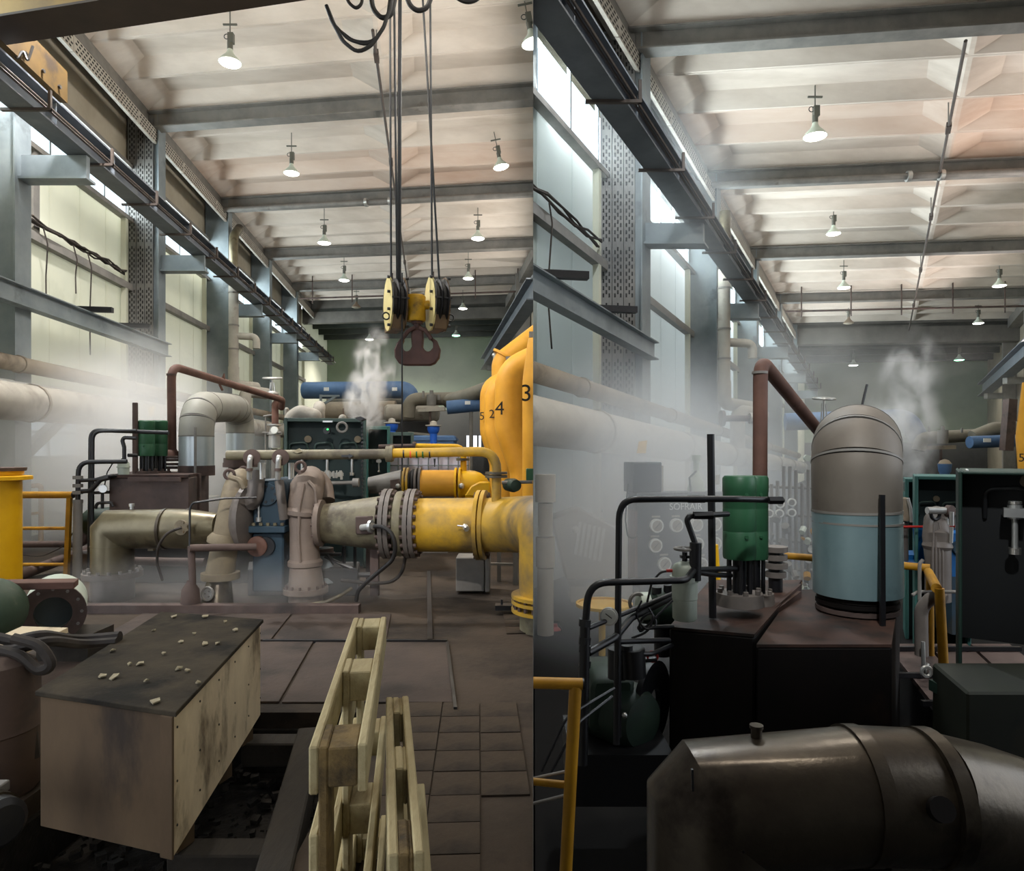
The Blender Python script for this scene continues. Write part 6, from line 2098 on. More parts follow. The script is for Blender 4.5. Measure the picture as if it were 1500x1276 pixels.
mb = MB(); mb.tube([P(1312, 655, 4.25), P(1315, 690, 4.2), P(1314, 705, 4.2)], .008, 6); part('wire', mb, M['black_r'], r)

# --- black oil pipes left of the tank
items = [([P(1146, 733, 3.6), P(1080, 731, 3.4), P(907, 731, 3.3), P(903, 1090, 3.25)], .016, .1), ([P(1046, 730, 3.45), P(912, 733, 3.36), P(906, 760, 3.34), P(906, 1080, 3.3)], .014, .1),
         ([P(1016, 835, 3.45), P(1005, 850, 3.3), P(862, 854, 3.15), P(857, 925, 3.15)], .017, .1), ([P(1066, 753, 3.7), P(1010, 756, 3.5), P(1006, 762, 3.5), P(1018, 796, 3.48), P(1019, 838, 3.46)], .015, .06),
         ([P(862, 920, 3.15), P(990, 868, 3.7)], .012, 0), ([P(862, 956, 3.15), P(900, 935, 3.25), P(925, 905, 3.4), P(990, 872, 3.7)], .018, .1), ([P(905, 940, 3.3), P(980, 938, 3.55)], .014, 0),
         ([P(930, 958, 3.35), P(955, 958, 3.4), P(985, 945, 3.6)], .012, .1), ([P(1020, 835, 3.5), P(1080, 833, 3.8)], .016, 0), ([P(1020, 838, 3.5), P(1045, 842, 3.6), P(1070, 843, 3.8)], .014, .05), ([P(936, 920, 3.4), P(985, 918, 3.6)], .012, 0)]
r = rpipes('oil_piping', P(903, 1180, 3.3), 'black bent oil pipes standing left of the dark tank in the right half', 'pipes', items, M['black_r'])
mb = MB(); mb.cyl(P(857, 915, 3.15), P(853, 1120, 3.12), .024)
part('manifold', mb, M['black_r'], r)
for y in (912, 938, 950, 972):
    mb = MB(); mb.cyl(P(857, y - 5, 3.15), P(856, y + 5, 3.15), .03, n=6); part('coupling', mb, M['black_r'], r)
for x, y, q in ((1020, 731, 12), (1030, 755, 14), (1136, 733, 10)):
    mb = MB(); mb.cyl(P(x - q, y, 3.5), P(x + q, y, 3.5), .022, n=6); part('coupling', mb, M['black_r'], r)
mb = MB(); mb.cyl(P(1019, 795, 3.46), P(1018, 850, 3.46), .03, n=10); part('valve_block', mb, M['black_r'], r)
mb = MB(); mb.lathe(P(892, 903, 3.25), V((-.3, -1, 0)), [(-.01, .043), (.012, .043), (.012, .036)], 24, ); part('gauge_rim', mb, M['silver'], r)
mb = MB(); mb.disc(P(892, 903, 3.24), V((-.3, -1, 0)), .036, .016, 24); part('gauge_face', mb, M['face'], r)
mb = MB(); mb.bar(P(887, 899, 3.22), P(896, 906, 3.22), .004, .004); part('gauge_needle', mb, M['black_r'], r)
mb = MB(); mb.tube([P(982, 836, 3.5), P(968, 838, 3.5), P(955, 852, 3.5), P(948, 882, 3.5)], .006, 6, fil=.05); part('capillary', mb, M['black_r'], r)
mb = MB(); mb.cyl(P(976, 836, 3.5), P(986, 836, 3.5), .009, n=8); part('capillary_plug', mb, M['red'], r)
pressure_vessel(P(1008, 910, 3.5), 1003, 822, 846, 908, 3.5, S(19, 3.5), 'pale grey filter vessel with black handwheel left of the green motors')

# loose wires by the pumps
wires = [([P(985, 880, 3.45), P(960, 905, 3.4), P(935, 930, 3.4), P(938, 905, 3.4), P(958, 895, 3.4), P(952, 925, 3.4), P(925, 935, 3.4)], .006), ([P(940, 880, 3.42), P(930, 900, 3.4), P(945, 925, 3.38), P(965, 915, 3.4), P(950, 890, 3.42)], .005),
         ([P(900, 1008, 3.2), P(830, 1050, 3.0), P(793, 1130, 2.95)], .006), ([P(897, 1020, 3.2), P(845, 1060, 3.0), P(806, 1135, 2.95)], .006)]
for (pts, q), lab in zip(wires, ('tangled thin wire loop below the pale filter vessel', 'smaller wire loop beside the pale filter vessel', 'thin wire sloping down behind the yellow rail post, upper one', 'thin wire sloping down behind the yellow rail post, lower one')):
    mb = MB(); mb.tube(pts, q, 6, fil=.1, seg=4)
    solo('loose_wire', mb, M['black_r'], lab, 'wire', clip=1)

# green pumps low left
r = thing('oil_pump', P(890, 1100, 3.4), 'dark green pump block behind the yellow rail post', 'pump')
d = 3.45
mb = MB(); mb.prism([P(x, y, d) for x, y in ((866, 1010), (870, 996), (925, 994), (930, 1002), (926, 1075), (864, 1075))], V((0, .4, 0))); part('housing', mb, M['motor_dark'], r, bevel=.02)
mb = MB(); mb.lathe(P(925, 1050, 3.5), V((.8, -1, 0)), [(-.2, .17), (0, .17), (.08, .13), (.1, .05)], 24); part('end_bell', mb, M['motor_dark'], r)
mb = MB(); mb.flange(P(956, 1030, 3.6), V((.9, -.6, 0)), .22, .08, .03, 28); part('coupling_guard', mb, M['black_r'], r)
mb = MB(); mb.tube([P(905, 993, 3.4), P(905, 950, 3.4)], .05, 12); mb.cyl(P(918, 990, 3.38), P(918, 945, 3.38), .03); mb.cyl(P(924, 950, 3.4), P(926, 990, 3.4), .07); part('standing_flange', mb, M['black_r'], r)
mb = MB(); mb.tube([P(936, 990, 3.5), P(936, 968, 3.5), P(962, 966, 3.5)], .012, 8, fil=.03); part('bracket', mb, M['black_r'], r)
mb = MB(); mb.torus(P(956, 962, 3.5), V((0, -1, .1)), .025, .006, 16, 6); part('eye', mb, M['red'], r)
mb = MB(); mb.ball(P(915, 1048, 3.28), .014, 10, 6); mb.ball(P(893, 1024, 3.35), .006, 8, 5); part('glint_cap', mb, M['silver'], r)
mb = MB(); mb.box(P(900, 1110, 3.55), (.5, .5, .25)); part('base', mb, M['black_r'], r)
r = thing('pump_motor', P(960, 930, 4.2), 'green horizontal motor half hidden behind the pale filter vessel', 'motor')
mb = MB(); mb.lathe(P(985, 890, 4.2), V((-1, -.1, 0)), [(-.1, .12), (.12, .12), (.14, .1), (.2, .09)], 22); part('body', mb, M['motor_dark'], r)
mb = MB(); mb.lathe(P(950, 888, 4.15), V((-1, -.1, 0)), [(0, .085), (.06, .085), (.08, .03)], 18); part('end', mb, M['vessel'], r)
mb = MB(); mb.torus(P(933, 882, 4.1), V((.4, -1, 0)), .05, .012, 18, 6); part('handwheel', mb, M['steel_grey'], r)
mb = MB(); mb.cyl(P(962, 870, 4.15), P(962, 860, 4.15), .03); mb.cyl(P(978, 868, 4.15), P(978, 857, 4.15), .025); part('terminal', mb, M['black_r'], r)
mb = MB(); mb.cyl(P(970, 960, 4.2), P(970, 912, 4.2), .05); part('stand', mb, M['black_r'], r)

# yellow rail in front
r = thing('railing', P(840, 1300, 2.6), 'dim yellow pipe railing post and top rail at the seam of the right half', 'railing', 'railings')
mb = MB(); mb.cyl(P(770, 1000, 2.6), P(853, 1002, 2.6), .022, n=18); part('top_rail', mb, M['yellow_dim'], r, clip=1)
mb = MB(); mb.cyl(P(853, 1002, 2.6), P(855.5, 1002, 2.6), .021, n=18); part('rail_end', mb, M['black_r'], r)
mb = MB(); mb.tube([P(843, 1005, 2.6), P(838, 1100, 2.6), P(826, 1330, 2.6), P(823, 1420, 2.6)], .024, 14); part('post', mb, M['yellow_dim'], r)
mb = MB(); mb.cyl(P(770, 1144, 2.62), P(832, 1150, 2.62), .014); part('mid_rail', mb, M['yellow_dim'], r, clip=1)
mb = MB(); mb.cyl(P(770, 1143, 2.66), P(838, 1128, 2.66), .006); mb.cyl(P(770, 1180, 2.66), P(836, 1163, 2.66), .006); part('wire_stay', mb, M['steel_grey'], r, clip=1)

# --- gauge panel with lettering, in the steam
d = 7.6
c0, c1 = P(932, 722, d), P(1066, 726, d + .25)
r = thing('gauge_panel', P(995, 860, d), 'grey-blue gauge panel with white capital lettering and round dials in the steam', 'panel')
ux = (c1 - c0).normalized(); ux.z = 0; ux.normalize(); nn = V((ux.y, -ux.x, 0))
lx = (c1 - c0).length


def gp(x, z):  # panel plane coordinates, metres from its upper left
    return c0 + ux * x - Z * z


mb = MB(); mb.hexa([gp(x, z) + nn * q for z in (1.0, 0) for x, q in ((0, 0), (lx, 0), (lx, -.25), (0, -.25))]); part('board', mb, M['panel'], r, smooth=False, bevel=.01)
mb = MB(); mb.hexa([gp(x, z) + nn * q for z in (0, -.34) for x, q in ((-.03, -.02), (.32, -.02), (.32, -.3), (-.03, -.3))]); part('top_box', mb, M['panel'], r, smooth=False, bevel=.01)
mb = MB(); mb.hexa([gp(x, z) + nn * q for z in (.9, -.3) for x, q in ((.33, -.05), (.35, -.05), (.35, -.25), (.33, -.25))]); part('pipe_strip', mb, M['insul'], r, smooth=False)
mb = MB(); mb.hexa([gp(x, z) + nn * q for z in (1.0, .2) for x, q in ((-.015, 0), (.012, .004), (.012, -.2), (-.015, -.2))]); part('side_edge', mb, M['rust'], r, smooth=False)
lettering('SOFRAIR', .105, gp(.60, .165) + nn * .006, ux, Z, M['white'], r)
dials = [(.235, .37), (.475, .37), (.72, .37), (.95, .37), (.22, .59), (.73, .59), (.95, .59), (.33, .8), (.78, .82)]
for x, z in dials:
    c = gp(x, z) + nn * .02
    mb = MB(); mb.lathe(c, nn, [(-.02, .078), (.02, .078), (.022, .062)], 24)
    q = part('dial', mb, M['face'], r)
    mb = MB(); mb.disc(c + nn * .021, nn, .06, .004, 24)
    part('dial_face', mb, M['insul'], q)
    mb = MB(); mb.bar(c + nn * .026 - ux * .03 - Z * .03, c + nn * .026 + ux * .03 + Z * .03, .006, .004)
    part('needle', mb, M['black_r'], q)
    mb = MB(); mb.hexa([c + ux * a + Z * b + nn * t for b in (.09, .11) for a, t in ((-.05, -.02), (.05, -.02), (.05, -.012), (-.05, -.012))])
    part('caption_plate', mb, M['insul'], r, smooth=False)
mb = MB(); mb.tube([gp(-.1, -.1), gp(-.13, .3), gp(-.1, .5), gp(0, .5), gp(.01, .42)], .008, 6, fil=.1); part('cable', mb, M['black_r'], r)
mb = MB(); mb.hexa([gp(x, z) + nn * q for z in (1.9, 1.0) for x, q in ((.05, -.02), (lx - .05, -.02), (lx - .05, -.22), (.05, -.22))]); part('pedestal', mb, M['panel'], r, smooth=False)

# instruments further back
r = thing('instrument_rack', P(1165, 900, 7.5), 'crowded rack of small gauges, tubes and valves between the motors and the duct', 'rack')
for k in range(7):
    mb = MB(); mb.cyl(P(1130 + k * 9, 690 + random.uniform(-8, 20), 7.4), P(1130 + k * 9, 944, 7.4), .02, n=8); part('tube', mb, M['steel_grey'], r)
for y in (713, 754, 792, 834):
    mb = MB(); mb.cyl(P(1122, y, 7.45), P(1196, y + 2, 7.45), .016, n=8); part('tube', mb, M['steel_grey'], r)
for x, y in ((1143, 738), (1160, 736), (1127, 752), (1142, 752), (1160, 751)):
    mb = MB(); mb.disc(P(x, y, 7.3), -Y, .045, .03, 16); q = part('gauge', mb, M['face'], r)
    mb = MB(); mb.disc(P(x, y, 7.28), -Y, .03, .012, 12); part('gauge_face', mb, M['steel_grey'], q)
for k in range(26):
    x, y = random.uniform(1126, 1194), random.uniform(760, 868)
    mb = MB(); mb.cyl(P(x, y, 7.3), P(x + random.uniform(-5, 5), y + random.uniform(-10, 10), 7.35), random.uniform(.015, .05), n=8)
    part('fitting', mb, [M['silver'], M['steel_grey'], M['vessel'], M['yellow_dim']][k % 4], r)
r = thing('bottle_vessel', P(1020, 760, 7.9), 'pale bottle-shaped vessel behind the gauge panel in the steam', 'vessel')
mb = MB(); mb.lathe(P(1020, 740, 7.9), Z, [(-.6, .1), (.2, .1), (.3, .07), (.36, .035), (.5, .035), (.52, .05), (.58, .05)], 18); part('body', mb, M['vessel'], r)
mb = MB(); mb.tube([P(1012, 720, 7.8), P(1010, 700, 7.8), P(1020, 690, 7.8)], .012, 6); part('tube', mb, M['black_r'], r)
mb = MB(); mb.prism([P(x, y, 7) for x, y in ((1049, 696), (1055, 695), (1054, 710), (1049, 710))], V((0, .02, 0)))
solo('paper_tag', mb, M['white'], 'small white tag hanging between post and green motor', 'tag')
mb = MB(); mb.prism([P(x, y, 8.6) for x, y in ((936, 647), (948, 645), (946, 664), (933, 664))], V((0, .02, 0)))
solo('yellow_tag', mb, M['tagyellow'], 'yellow paper tag fixed on the fat lagged wall pipe of the right half', 'tag')
mb = MB(); mb.prism([P(x, y, 15.2) for x, y in ((217, 596), (226, 595), (224, 609), (216, 609))], V((0, .02, 0)))
solo('yellow_tag', mb, M['tagyellow'], 'faint yellow tag on the wall pipe above the green motors of the left half', 'tag')

# round tray, extinguisher, lagged segments in the steam
r = thing('round_tray', P(882, 960, 7.0), 'round tray with yellowish rim on a post in the steam', 'tray')
mb = MB(); mb.lathe(P(885, 886, 7.0), Z, [(-.01, .28), (-.01, .29), (.02, .29), (.02, .27), (.0, .27), (.0, .001)], 30); part('tray', mb, M['tagyellow'], r)
mb = MB(); mb.cyl(P(882, 960, 7.0), P(882, 890, 7.0), .035); part('post', mb, M['tagyellow'], r)
r = thing('fire_extinguisher', P(813, 970, 8.0), 'red fire extinguisher fading in the steam near the seam', 'extinguisher')
mb = MB(); mb.lathe(P(813, 965, 8.0), Z, [(0, .085), (.02, .097), (.29, .097), (.35, .067), (.376, .03), (.41, .03)], 22); part('cylinder', mb, M['red_far'], r)
mb = MB(); mb.box(P(814, 911, 8.0), (.09, .03, .03)); mb.tube([P(817, 914, 8.0), P(823, 922, 7.94), P(824, 945, 7.94)], .01, 6, fil=.05); part('valve_hose', mb, M['black_r'], r)
mb = MB(); mb.box(P(824, 932, 7.9), (.05, .01, .05)); part('label_plate', mb, M['face'], r)
r = thing('lagged_riser', P(798, 940, 7.8), 'pale lagged riser pipe in segments standing in the steam at the seam', 'pipe')
for y0, y1, q in ((735, 695, 15), (785, 737, 11), (830, 787, 14), (930, 832, 12)):
    mb = MB(); mb.cyl(P(799, y0, 7.8), P(799, y1, 7.8), S(q, 7.8)); part('segment', mb, M['insul'], r, clip=1)
r = thing('steam_hidden_machine', P(858, 900, 9.4), 'pale machine with ribbed cover barely visible in the steam', 'machine')
mb = MB(); mb.prism([P(x, y, 9.4) for x, y in ((808, 760), (850, 745), (905, 775), (900, 850), (830, 850))], V((0, .6, 0))); part('cover', mb, M['insul'], r, bevel=.02)
for k in range(6):
    mb = MB(); mb.bar(P(850 + k * 7, 765 + k * 2, 9.34), P(843 + k * 7, 812 + k * 2, 9.34), .036, .036, up=Y); part('rib', mb, M['white'], r)
mb = MB(); mb.ball(P(843, 776, 9.3), .05, 12, 8); mb.ball(P(882, 748, 9.3), .02, 8, 6); part('knob', mb, M['white'], r)
mb = MB(); mb.box(P(865, 880, 9.7), (.6, .5, .5)); part('base', mb, M['insul'], r)

# hand valve in the distance and the duct stub
hand_valve(1207, 584, 622, 9.0, S(15, 9), 'silver valve with round handwheel left of the big duct in the right half', P(1207, 640, 9))
r = thing('hose_reel_arm', P(1185, 672, 8.5), 'small round end on a thin arm left of the big duct', 'bracket')
mb = MB(); mb.disc(P(1182, 671, 8.5), -Y, .04, .04, 16); mb.cyl(P(1182, 669, 8.5), P(1197, 669, 8.5), .01, n=6); part('arm', mb, M['vessel'], r)
r = thing('stub_valve', P(1062, 620, 11), 'small rusty valve on a level stub beside the brown vent pipe', 'valve')
mb = MB(); mb.cyl(P(1058, 613, 11), P(1098, 613, 11), .05); part('stub', mb, M['rust_dark'], r)
mb = MB(); mb.disc(P(1058, 613, 11), X, .13, .05, 18); part('flange', mb, M['rust_dark'], r)
mb = MB(); mb.cyl(P(1098, 613, 11), P(1103, 613, 11), .09); part('union', mb, M['insul'], r)

# yellow rails beside the duct
r = thing('railing', P(1368, 1000, 4.6), 'orange-yellow pipe railing with bent corner right of the big duct', 'railing', 'railings')
mb = MB(); mb.cyl(P(1150, 814, 5.6), P(1362, 832, 5.0), .028); part('top_rail', mb, M['yellow_dim'], r)
mb = MB(); mb.cyl(P(1360, 838, 4.95), P(1372, 862, 4.2), .03); part('bent_corner', mb, M['yellow_dim'], r)
mb = MB(); mb.cyl(P(1376, 862, 4.2), P(1383, 990, 4.2), .028); part('post', mb, M['yellow_dim'], r)
mb = MB(); mb.cyl(P(1362, 840, 5.0), P(1363, 985, 5.0), .026); part('post', mb, M['yellow_dim'], r)
mb = MB(); mb.cyl(P(1048, 798, 5.4), P(1053, 870, 5.4), .022); part('post', mb, M['yellow'], r)
r = rpipes('bent_hose', P(1350, 1000, 4.4), 'grey bent hose rising beside the yellow post right of the duct', 'hose', [([P(1350, 960, 4.4), P(1349, 890, 4.4), P(1368, 873, 4.35), P(1385, 880, 4.3)], .04, .15)], M['cast_grey'])
mb = MB(); mb.tube([P(1352, 940, 4.3), P(1353, 985, 4.3), P(1360, 972, 4.3)], .012, 8); mb.torus(P(1357, 984, 4.25), Y, .03, .012, 14, 6); part('hose_clip', mb, M['silver'], r)
pipe_thing('bent_conduit', 'thin pale conduit with a bend right of the big duct', 'conduit', M['steel_grey'], [P(1347, 880, 4.8), P(1347, 826, 4.8), P(1352, 820, 4.8)], .012, .04)
pipe_thing('level_conduit', 'thin conduit running level low right of the duct', 'conduit', M['steel_grey'], [P(1336, 872, 4.9), P(1345, 867, 4.9), P(1408, 867, 4.9)], .012, .05)

# pump casing, blue gearbox, silver pipe behind
r = thing('pump_casing', P(1372, 900, 5.6), 'grey pump casing with crown ring between duct and dark cabinet', 'pump', 'pump casings')
d = 5.6
mb = MB(); mb.tube([P(1374, 880, d), P(1374, 820, d), P(1372, 785, d), P(1371, 762, d + .1), P(1372, 752, d + .3), P(1374, 760, d + .5)], [S(q, d) for q in (17, 17, 17, 15, 11, 8)], 24); part('volute', mb, M['cast_grey'], r)
mb = MB(); mb.torus(P(1370, 754, d), V((.2, -1, 0)), .04, .014, 18, 8); part('lifting_eye', mb, M['black_r'], r)
mb = MB(); mb.lathe(P(1373, 800, d), V((.05, 0, 1)), [(-.04, S(16, d)), (0, S(20, d)), (.05, S(17, d))], 24); part('ring', mb, M['cast_grey'], r)
for x in (1366, 1371, 1376, 1381):
    mb = MB(); mb.tube([P(x, 870, d - .09), P(x, 812, d - .1), P(1371 + (x - 1371) * .4, 765, d - .05)], .008, 6); part('rib', mb, M['cast_grey'], r)
mb = MB(); mb.tube([P(1386, 770, d), P(1389, 800, d), P(1389, 850, d)], .012, 8); part('bright_edge', mb, M['silver'], r)
r = thing('gearbox', P(1398, 900, 5.9), 'bright blue gearbox partly behind the dark cabinet of the right half', 'gearbox')
mb = MB(); mb.prism([P(x, y, 5.9) for x, y in ((1384, 780), (1392, 780), (1396, 778), (1412, 778), (1412, 848), (1392, 848))], V((0, .5, 0))); part('housing', mb, M['gear_blue_bright'], r, bevel=.02)
mb = MB(); mb.disc(P(1405, 803, 5.88), -Y, .06, .04, 20); part('round_cover', mb, M['gear_blue'], r)
mb = MB(); mb.box(P(1398, 880, 6.1), (.3, .4, .5)); part('lower_housing', mb, M['gear_blue'], r)
r = thing('seal_pipe', P(1380, 760, 5.6), 'short silver pipe with disc and hook pipe above the grey casing', 'pipe')
mb = MB(); mb.cyl(P(1358, 748, 5.6), P(1386, 748, 5.6), .03, n=16); part('pipe', mb, M['silver'], r)
mb = MB(); mb.disc(P(1391, 749, 5.6), V((.5, -1, 0)), .05, .04, 20); part('disc', mb, M['rust_dark'], r)
mb = MB(); mb.tube([P(1394, 750, 5.5), P(1394, 770, 5.5)], .017, 10); mb.cyl(P(1387, 760, 5.6), P(1388, 798, 5.6), .012); mb.cyl(P(1394, 772, 5.5), P(1393, 795, 5.5), .014); part('hook_pipe', mb, M['silver'], r)
r = thing('cone_casing', P(1322, 760, 6.3), 'cream cone casing just right of the big duct', 'casing')
mb = MB(); mb.lathe(P(1320, 762, 6.3), Z, [(0, S(14, 6.3)), (.03, S(14, 6.3)), (.05, S(12, 6.3)), (.2, S(10, 6.3)), (.21, S(8, 6.3))], 24); part('cone', mb, M['insul_dirty'], r)
mb = MB(); mb.tube([P(1330, 730, 6.2), P(1334, 745, 6.2), P(1335, 765, 6.2)], .014, 8); mb.cyl(P(1320, 720, 6.3), P(1320, 706, 6.3), .03); part('bright_edge', mb, M['silver'], r)
mb = MB(); mb.cyl(P(1320, 830, 6.3), P(1320, 764, 6.3), .06); part('leg', mb, M['cast_grey'], r)
pipe_thing('rust_rod', 'thin rusty rod running level right of the duct', 'rod', M['red'], [P(1316, 772, 6.1), P(1398, 771, 6.1)], .011)
pipe_thing('yellow_prop', 'slanting yellow prop right of the big duct', 'prop', M['yellow'], [P(1318, 775, 6.4), P(1322, 812, 6.4)], .022)
mb = MB(); mb.box(P(1334, 815, 6.5), (.32, .3, .07)); mb.box(P(1334, 824, 6.3), (.3, .3, .04))
r = solo('blue_block', mb, M['gear_blue_bright'], 'flat blue block low beside the grey casing', 'block')
# control cabinets
cabinet(1340, 1409, 697, 998, 6.2, .6, 'teal open control cabinet with two bright regulators behind the silver pipe', M['cabinet_teal'], M['cabinet_in'], 2)
cabinet(1326, 1346, 701, 936, 7.6, .5, 'narrow teal cabinet edge just right of the duct', M['cabinet_teal'], M['cabinet_in'], 1, detail=False)
cabinet(1404, 1530, 690, 1277, 3.4, .7, 'large dark control cabinet with dim regulator at the right edge', M['cabinet_dark'], M['cabinet_black'], 1, vs=.6, yback=945)
mb = MB(); mb.prism([P(x, y, 3.5) for x, y in ((1448, 788), (1456, 784), (1458, 775), (1464, 776), (1464, 788))], V((0, .03, 0)))
solo('scrap_label', mb, M['insul_dirty'], 'pale scrap label inside the large dark cabinet', 'label')
mb = MB(); mb.ball(P(1416, 689, 3.42), .008, 8, 6); solo('bright_marble', mb, M['silver'], 'small bright ball on top of the large dark cabinet', 'ball')
# floor machinery lower right
r = thing('green_plinth', P(1450, 1080, 3.0), 'dark olive-green plinth at the lower right below the dark cabinet', 'plinth')
mb = MB(); mb.hexa([V((x, y, z)) for z in (-.45, .64 - .0) for x, y in ((1.9, 2.85), (2.6, 2.85), (2.75, 3.25), (2.0, 3.25))]); part('slab', mb, M['plinth_olive'], r, smooth=False, bevel=.01)
mb = MB(); mb.bar(P(1370, 1008, 3.2), P(1420, 1008, 3.2), .1, .05); part('edge_strip', mb, M['cabinet_dark'], r)
pl = thing('floor_grating', P(1450, 970, 4.6), 'purple-brown floor plates seen through the frame at lower right', 'plate')
for k in range(3):
    mb = MB(); mb.hexa([V((x, y, z)) for z in (.12, .15) for x, y in ((2.45 + k * .3, 3.9), (2.73 + k * .3, 3.9), (3.2 + k * .33, 5.3), (2.9 + k * .33, 5.3))]); part('plate', mb, M['rust_dark'], pl, smooth=False)
for y in (4.0, 4.5, 5.1):
    mb = MB(); mb.bar(V((2.4, y, .17)), V((3.8, y, .17)), .03, .03); part('frame_bar', mb, M['black_r'], pl)
mb = MB(); mb.hexa([V((x, y, z)) for z in (-.45, .12) for x, y in ((2.45, 3.95), (3.35, 3.95), (3.8, 5.2), (2.9, 5.2))]); part('plinth', mb, M['black_r'], pl, smooth=False)

# far end pipes of the right half
def fr(name, lab, m, pts, rr, fil=.5):
    mb = MB(); mb.tube(pts, rr, 16, fil=fil)
    return solo(name, mb, m, lab, 'pipe', 'far end pipes of the right half')


fr('blue_pipe', 'blue pipe bending down at the far end behind the steam plume', M['blue'], [P(1150, 618, 30), P(1330, 612, 29), P(1345, 640, 29)], .38, .7)
fr('grey_pipe', 'dull grey pipe with valves at the far end of the right half', M['farpipe'], [P(1345, 660, 26), P(1350, 642, 26), P(1460, 636, 26)], .24, .5)
fr('grey_pipe', 'grey pipe climbing right at the far end of the right half', M['farpipe'], [P(1425, 640, 25), P(1455, 628, 25), P(1530, 626, 25)], .24, .4)
r = fr('navy_pipe', 'dark blue pipe length with white plate at the far right', M['blue'], [P(1420, 648, 24.6), P(1500, 645, 24.6)], .22)
mb = MB(); mb.box(P(1446, 645, 24.3), (.26, .03, .14)); part('label_plate', mb, M['white'], r)
r = thing('far_valve', P(1381, 640, 25), 'dark valve on the grey pipe at the far end of the right half', 'valve')
mb = MB(); mb.cyl(P(1381, 650, 25), P(1381, 630, 25), .18); mb.cyl(P(1381, 630, 25), P(1381, 624, 25), .07); mb.cyl(P(1361, 633, 25), P(1361, 625, 25), .04); mb.cyl(P(1409, 634, 25), P(1409, 627, 25), .04); part('body', mb, M['steel_grey'], r)
mb = MB(); mb.bar(P(1356, 656, 24.8), P(1398, 655, 24.8), .2, .14); part('flanges', mb, M['insul_dirty'], r)
mb = MB(); mb.cyl(P(1378, 658, 24.8), P(1378, 720, 24.8), .05); part('leg', mb, M['rust_dark'], r)
r = thing('blue_pump', P(1382, 710, 18), 'small blue pump head at the far end above the teal cabinets', 'pump', 'blue pumps at the far end')
mb = MB(); mb.lathe(P(1384, 696, 18), Z, [(-.6, .1), (0, .12), (.05, .12), (.1, .15), (.3, .17)], 16); part('body', mb, M['blue'], r)
mb = MB(); mb.lathe(P(1384, 680, 18), Z, [(0, .17), (.1, .1), (.13, .02)], 16); part('cap', mb, M['insul_dirty'], r)
r = thing('tall_yellow_pipe', P(1510, 760, 9), 'yellow pipe with stencilled 5 at the right edge of the picture', 'pipe', 'tall yellow pipes')
mb = MB(); mb.tube([P(1512, 560, 9), P(1512, 640, 9), P(1511, 692, 9)], [S(12, 9), S(20, 9), S(16, 9)], 20); part('pipe', mb, M['yellow_big'], r)
lettering('5', .15, P(1496.5, 671, 8.8), V((1, -.3, 0)), Z, M['ink'], r)
r = thing('rust_column', P(1472, 680, 24), 'rust-brown column under the far crane girder end', 'column')
mb = MB(); mb.bar(P(1474, 660, 24), P(1480, 585, 24), .3, .3, up=Y); part('shaft', mb, M['rust_dark'], r, smooth=False)
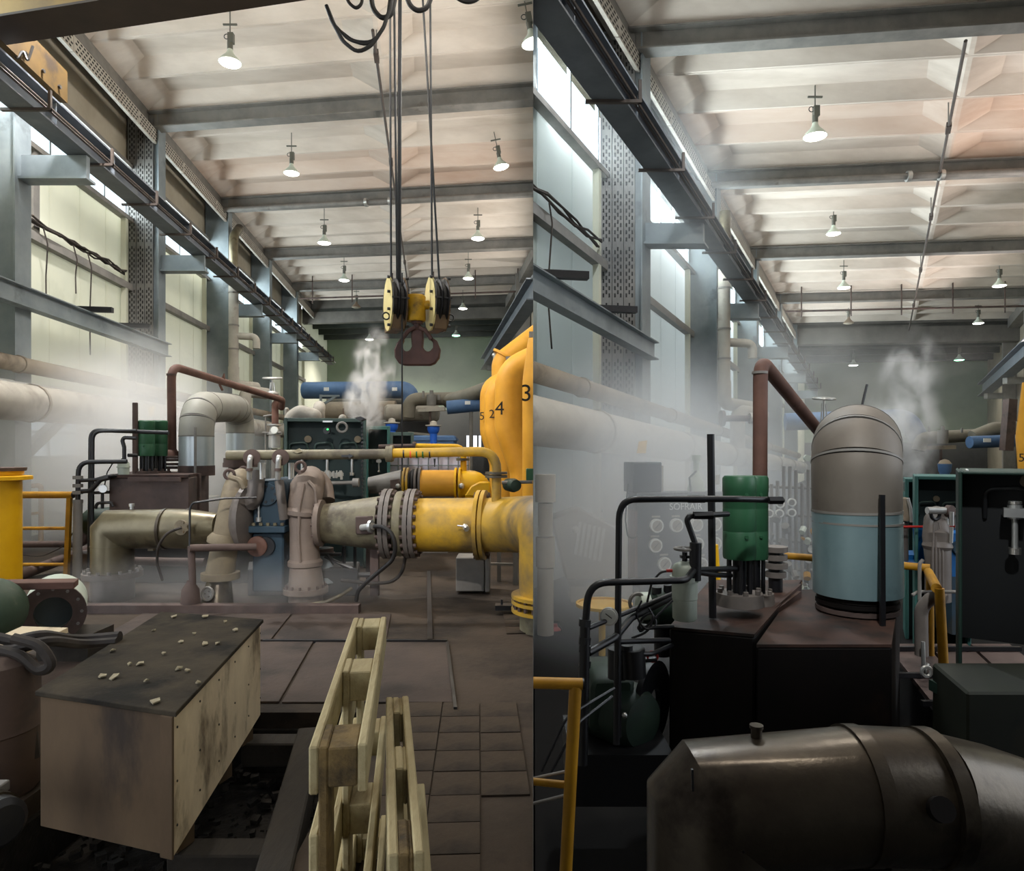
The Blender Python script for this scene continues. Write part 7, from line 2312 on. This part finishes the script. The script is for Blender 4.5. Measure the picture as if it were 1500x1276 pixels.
# ------------------------------------------------------------------ steam and haze
def steam(name, label, center, radii, density, nscale=1.2, lo=.35, hi=.7, power=1.0, color=(.97, .97, .97), stretch=(1, 1, 1), aniso=.25, tilt=None, up=0.0, warp=0.0, wscale=1.0, clip=0):
    mb = MB()
    mb.ball(center, 1, 16, 10, radii)
    m = bpy.data.materials.new(name)
    m.use_nodes = True
    nt = m.node_tree
    nt.nodes.remove(nt.nodes['Principled BSDF'])
    out = nt.nodes['Material Output']
    L = nt.links.new
    sct = nt.nodes.new('ShaderNodeVolumeScatter')
    sct.inputs['Color'].default_value = (*color, 1)
    sct.inputs['Anisotropy'].default_value = aniso
    tc = nt.nodes.new('ShaderNodeTexCoord')
    dv_ = nt.nodes.new('ShaderNodeVectorMath'); dv_.operation = 'DIVIDE'
    dv_.inputs[1].default_value = radii
    if warp:
        wn = nt.nodes.new('ShaderNodeTexNoise'); wn.inputs['Scale'].default_value = wscale; wn.inputs['Detail'].default_value = 1
        L(tc.outputs['Object'], wn.inputs['Vector'])
        ws = nt.nodes.new('ShaderNodeVectorMath'); ws.operation = 'MULTIPLY_ADD'
        ws.inputs[1].default_value = (warp, warp, warp * .4); ws.inputs[2].default_value = (-warp / 2, -warp / 2, -warp * .2)
        L(wn.outputs[1], ws.inputs[0])
        wa = nt.nodes.new('ShaderNodeVectorMath'); wa.operation = 'ADD'
        L(tc.outputs['Object'], wa.inputs[0]); L(ws.outputs[0], wa.inputs[1])
        L(wa.outputs[0], dv_.inputs[0])
    else:
        L(tc.outputs['Object'], dv_.inputs[0])
    ln = nt.nodes.new('ShaderNodeVectorMath'); ln.operation = 'LENGTH'
    L(dv_.outputs[0], ln.inputs[0])
    fr_ = nt.nodes.new('ShaderNodeMapRange'); fr_.interpolation_type = 'SMOOTHSTEP'
    fr_.inputs[1].default_value = 1.0; fr_.inputs[2].default_value = .15
    fr_.inputs[3].default_value = 0.0; fr_.inputs[4].default_value = 1.0
    L(ln.outputs[1], fr_.inputs[0])
    mp = nt.nodes.new('ShaderNodeMapping'); mp.inputs['Scale'].default_value = stretch
    mp.inputs['Location'].default_value = (center[0], center[1] * .7, up)
    L(tc.outputs['Object'], mp.inputs[0])
    no = nt.nodes.new('ShaderNodeTexNoise'); no.inputs['Scale'].default_value = nscale; no.inputs['Detail'].default_value = 3; no.inputs['Distortion'].default_value = .6
    L(mp.outputs[0], no.inputs['Vector'])
    nr = nt.nodes.new('ShaderNodeMapRange')
    nr.inputs[1].default_value = lo; nr.inputs[2].default_value = hi
    nr.inputs[3].default_value = 0.0; nr.inputs[4].default_value = 1.0
    L(no.outputs[0], nr.inputs[0])
    mu = nt.nodes.new('ShaderNodeMath'); mu.operation = 'MULTIPLY'
    L(fr_.outputs[0], mu.inputs[0]); L(nr.outputs[0], mu.inputs[1])
    m2 = nt.nodes.new('ShaderNodeMath'); m2.operation = 'MULTIPLY'; m2.inputs[1].default_value = density
    L(mu.outputs[0], m2.inputs[0])
    L(m2.outputs[0], sct.inputs['Density'])
    L(sct.outputs[0], out.inputs['Volume'])
    bm_org = V(center)
    me = mesh_of(mb, name, bm_org, clip=clip)
    me.materials.append(m)
    o = bpy.data.objects.new(name, me)
    col.objects.link(o)
    o.location = bm_org
    if tilt: o.rotation_euler = tilt
    tag(o, label, 'steam', None, 'stuff')
    return o


steam('steam_cloud', 'broad white steam cloud before the windows at the left edge', (-8.1, 12.8, 1.5), (3.7, 3.5, 2.4), 1.3, .62, .18, .58)
steam('steam_plume', 'steam plume rising over the dark green cabinet of the left half', P(541, 560, 10.6), (.42, .36, .98), 18.0, 4.5, .42, .62, stretch=(1, 1, .7), tilt=(0, .1, 0), warp=.55, wscale=2.0)
steam('low_steam', 'thin steam drifting low around the pump feet of the left half', P(330, 862, 7.3), (2.4, .9, .5), .8, 1.2, .32, .7)
steam('steam_wisp', 'thin wisp of steam rising along the wall pipes of the left half', P(190, 550, 13.0), (2.0, 1.8, 1.2), .6, 1.0, .35, .7)
steam('far_haze', 'faint haze filling the far end of the left half', (-4.5, 38, 4.6), (7, 11, 4.6), .03, .25, .1, .6)
steam('steam_cloud', 'dense grey steam cloud before the wall at the left of the right half', (1.6, 8.6, .6), (2.4, 3.5, 2.7), 1.0, .6, .2, .58, color=(.9, .95, 1.0), clip=1)
steam('steam_plume', 'steam plume rising right of the big duct in the right half', P(1326, 606, 8.2), (.5, .42, 1.15), 9.0, 4.0, .42, .62, stretch=(1, 1, .7), tilt=(0, .1, 0), warp=.6, wscale=1.8)
steam('steam_wisp', 'thin steam drifting up around the handwheel left of the big duct', P(1175, 590, 12.5), (2.0, 2.4, 2.8), .4, .8, .3, .7)
steam('far_haze', 'faint haze filling the far end of the right half', (17.5, 33, 3.6), (8, 12, 4.6), .018, .25, .1, .6)
steam('window_glow_haze', 'bluish white haze added for the glow along the high windows of the right half', (2.6, 13.6, 6.0), (2.6, 4.5, 2.6), .11, .4, .1, .6, color=(.9, .95, 1.0), clip=1)  # thin volume added to imitate bloom around the windows
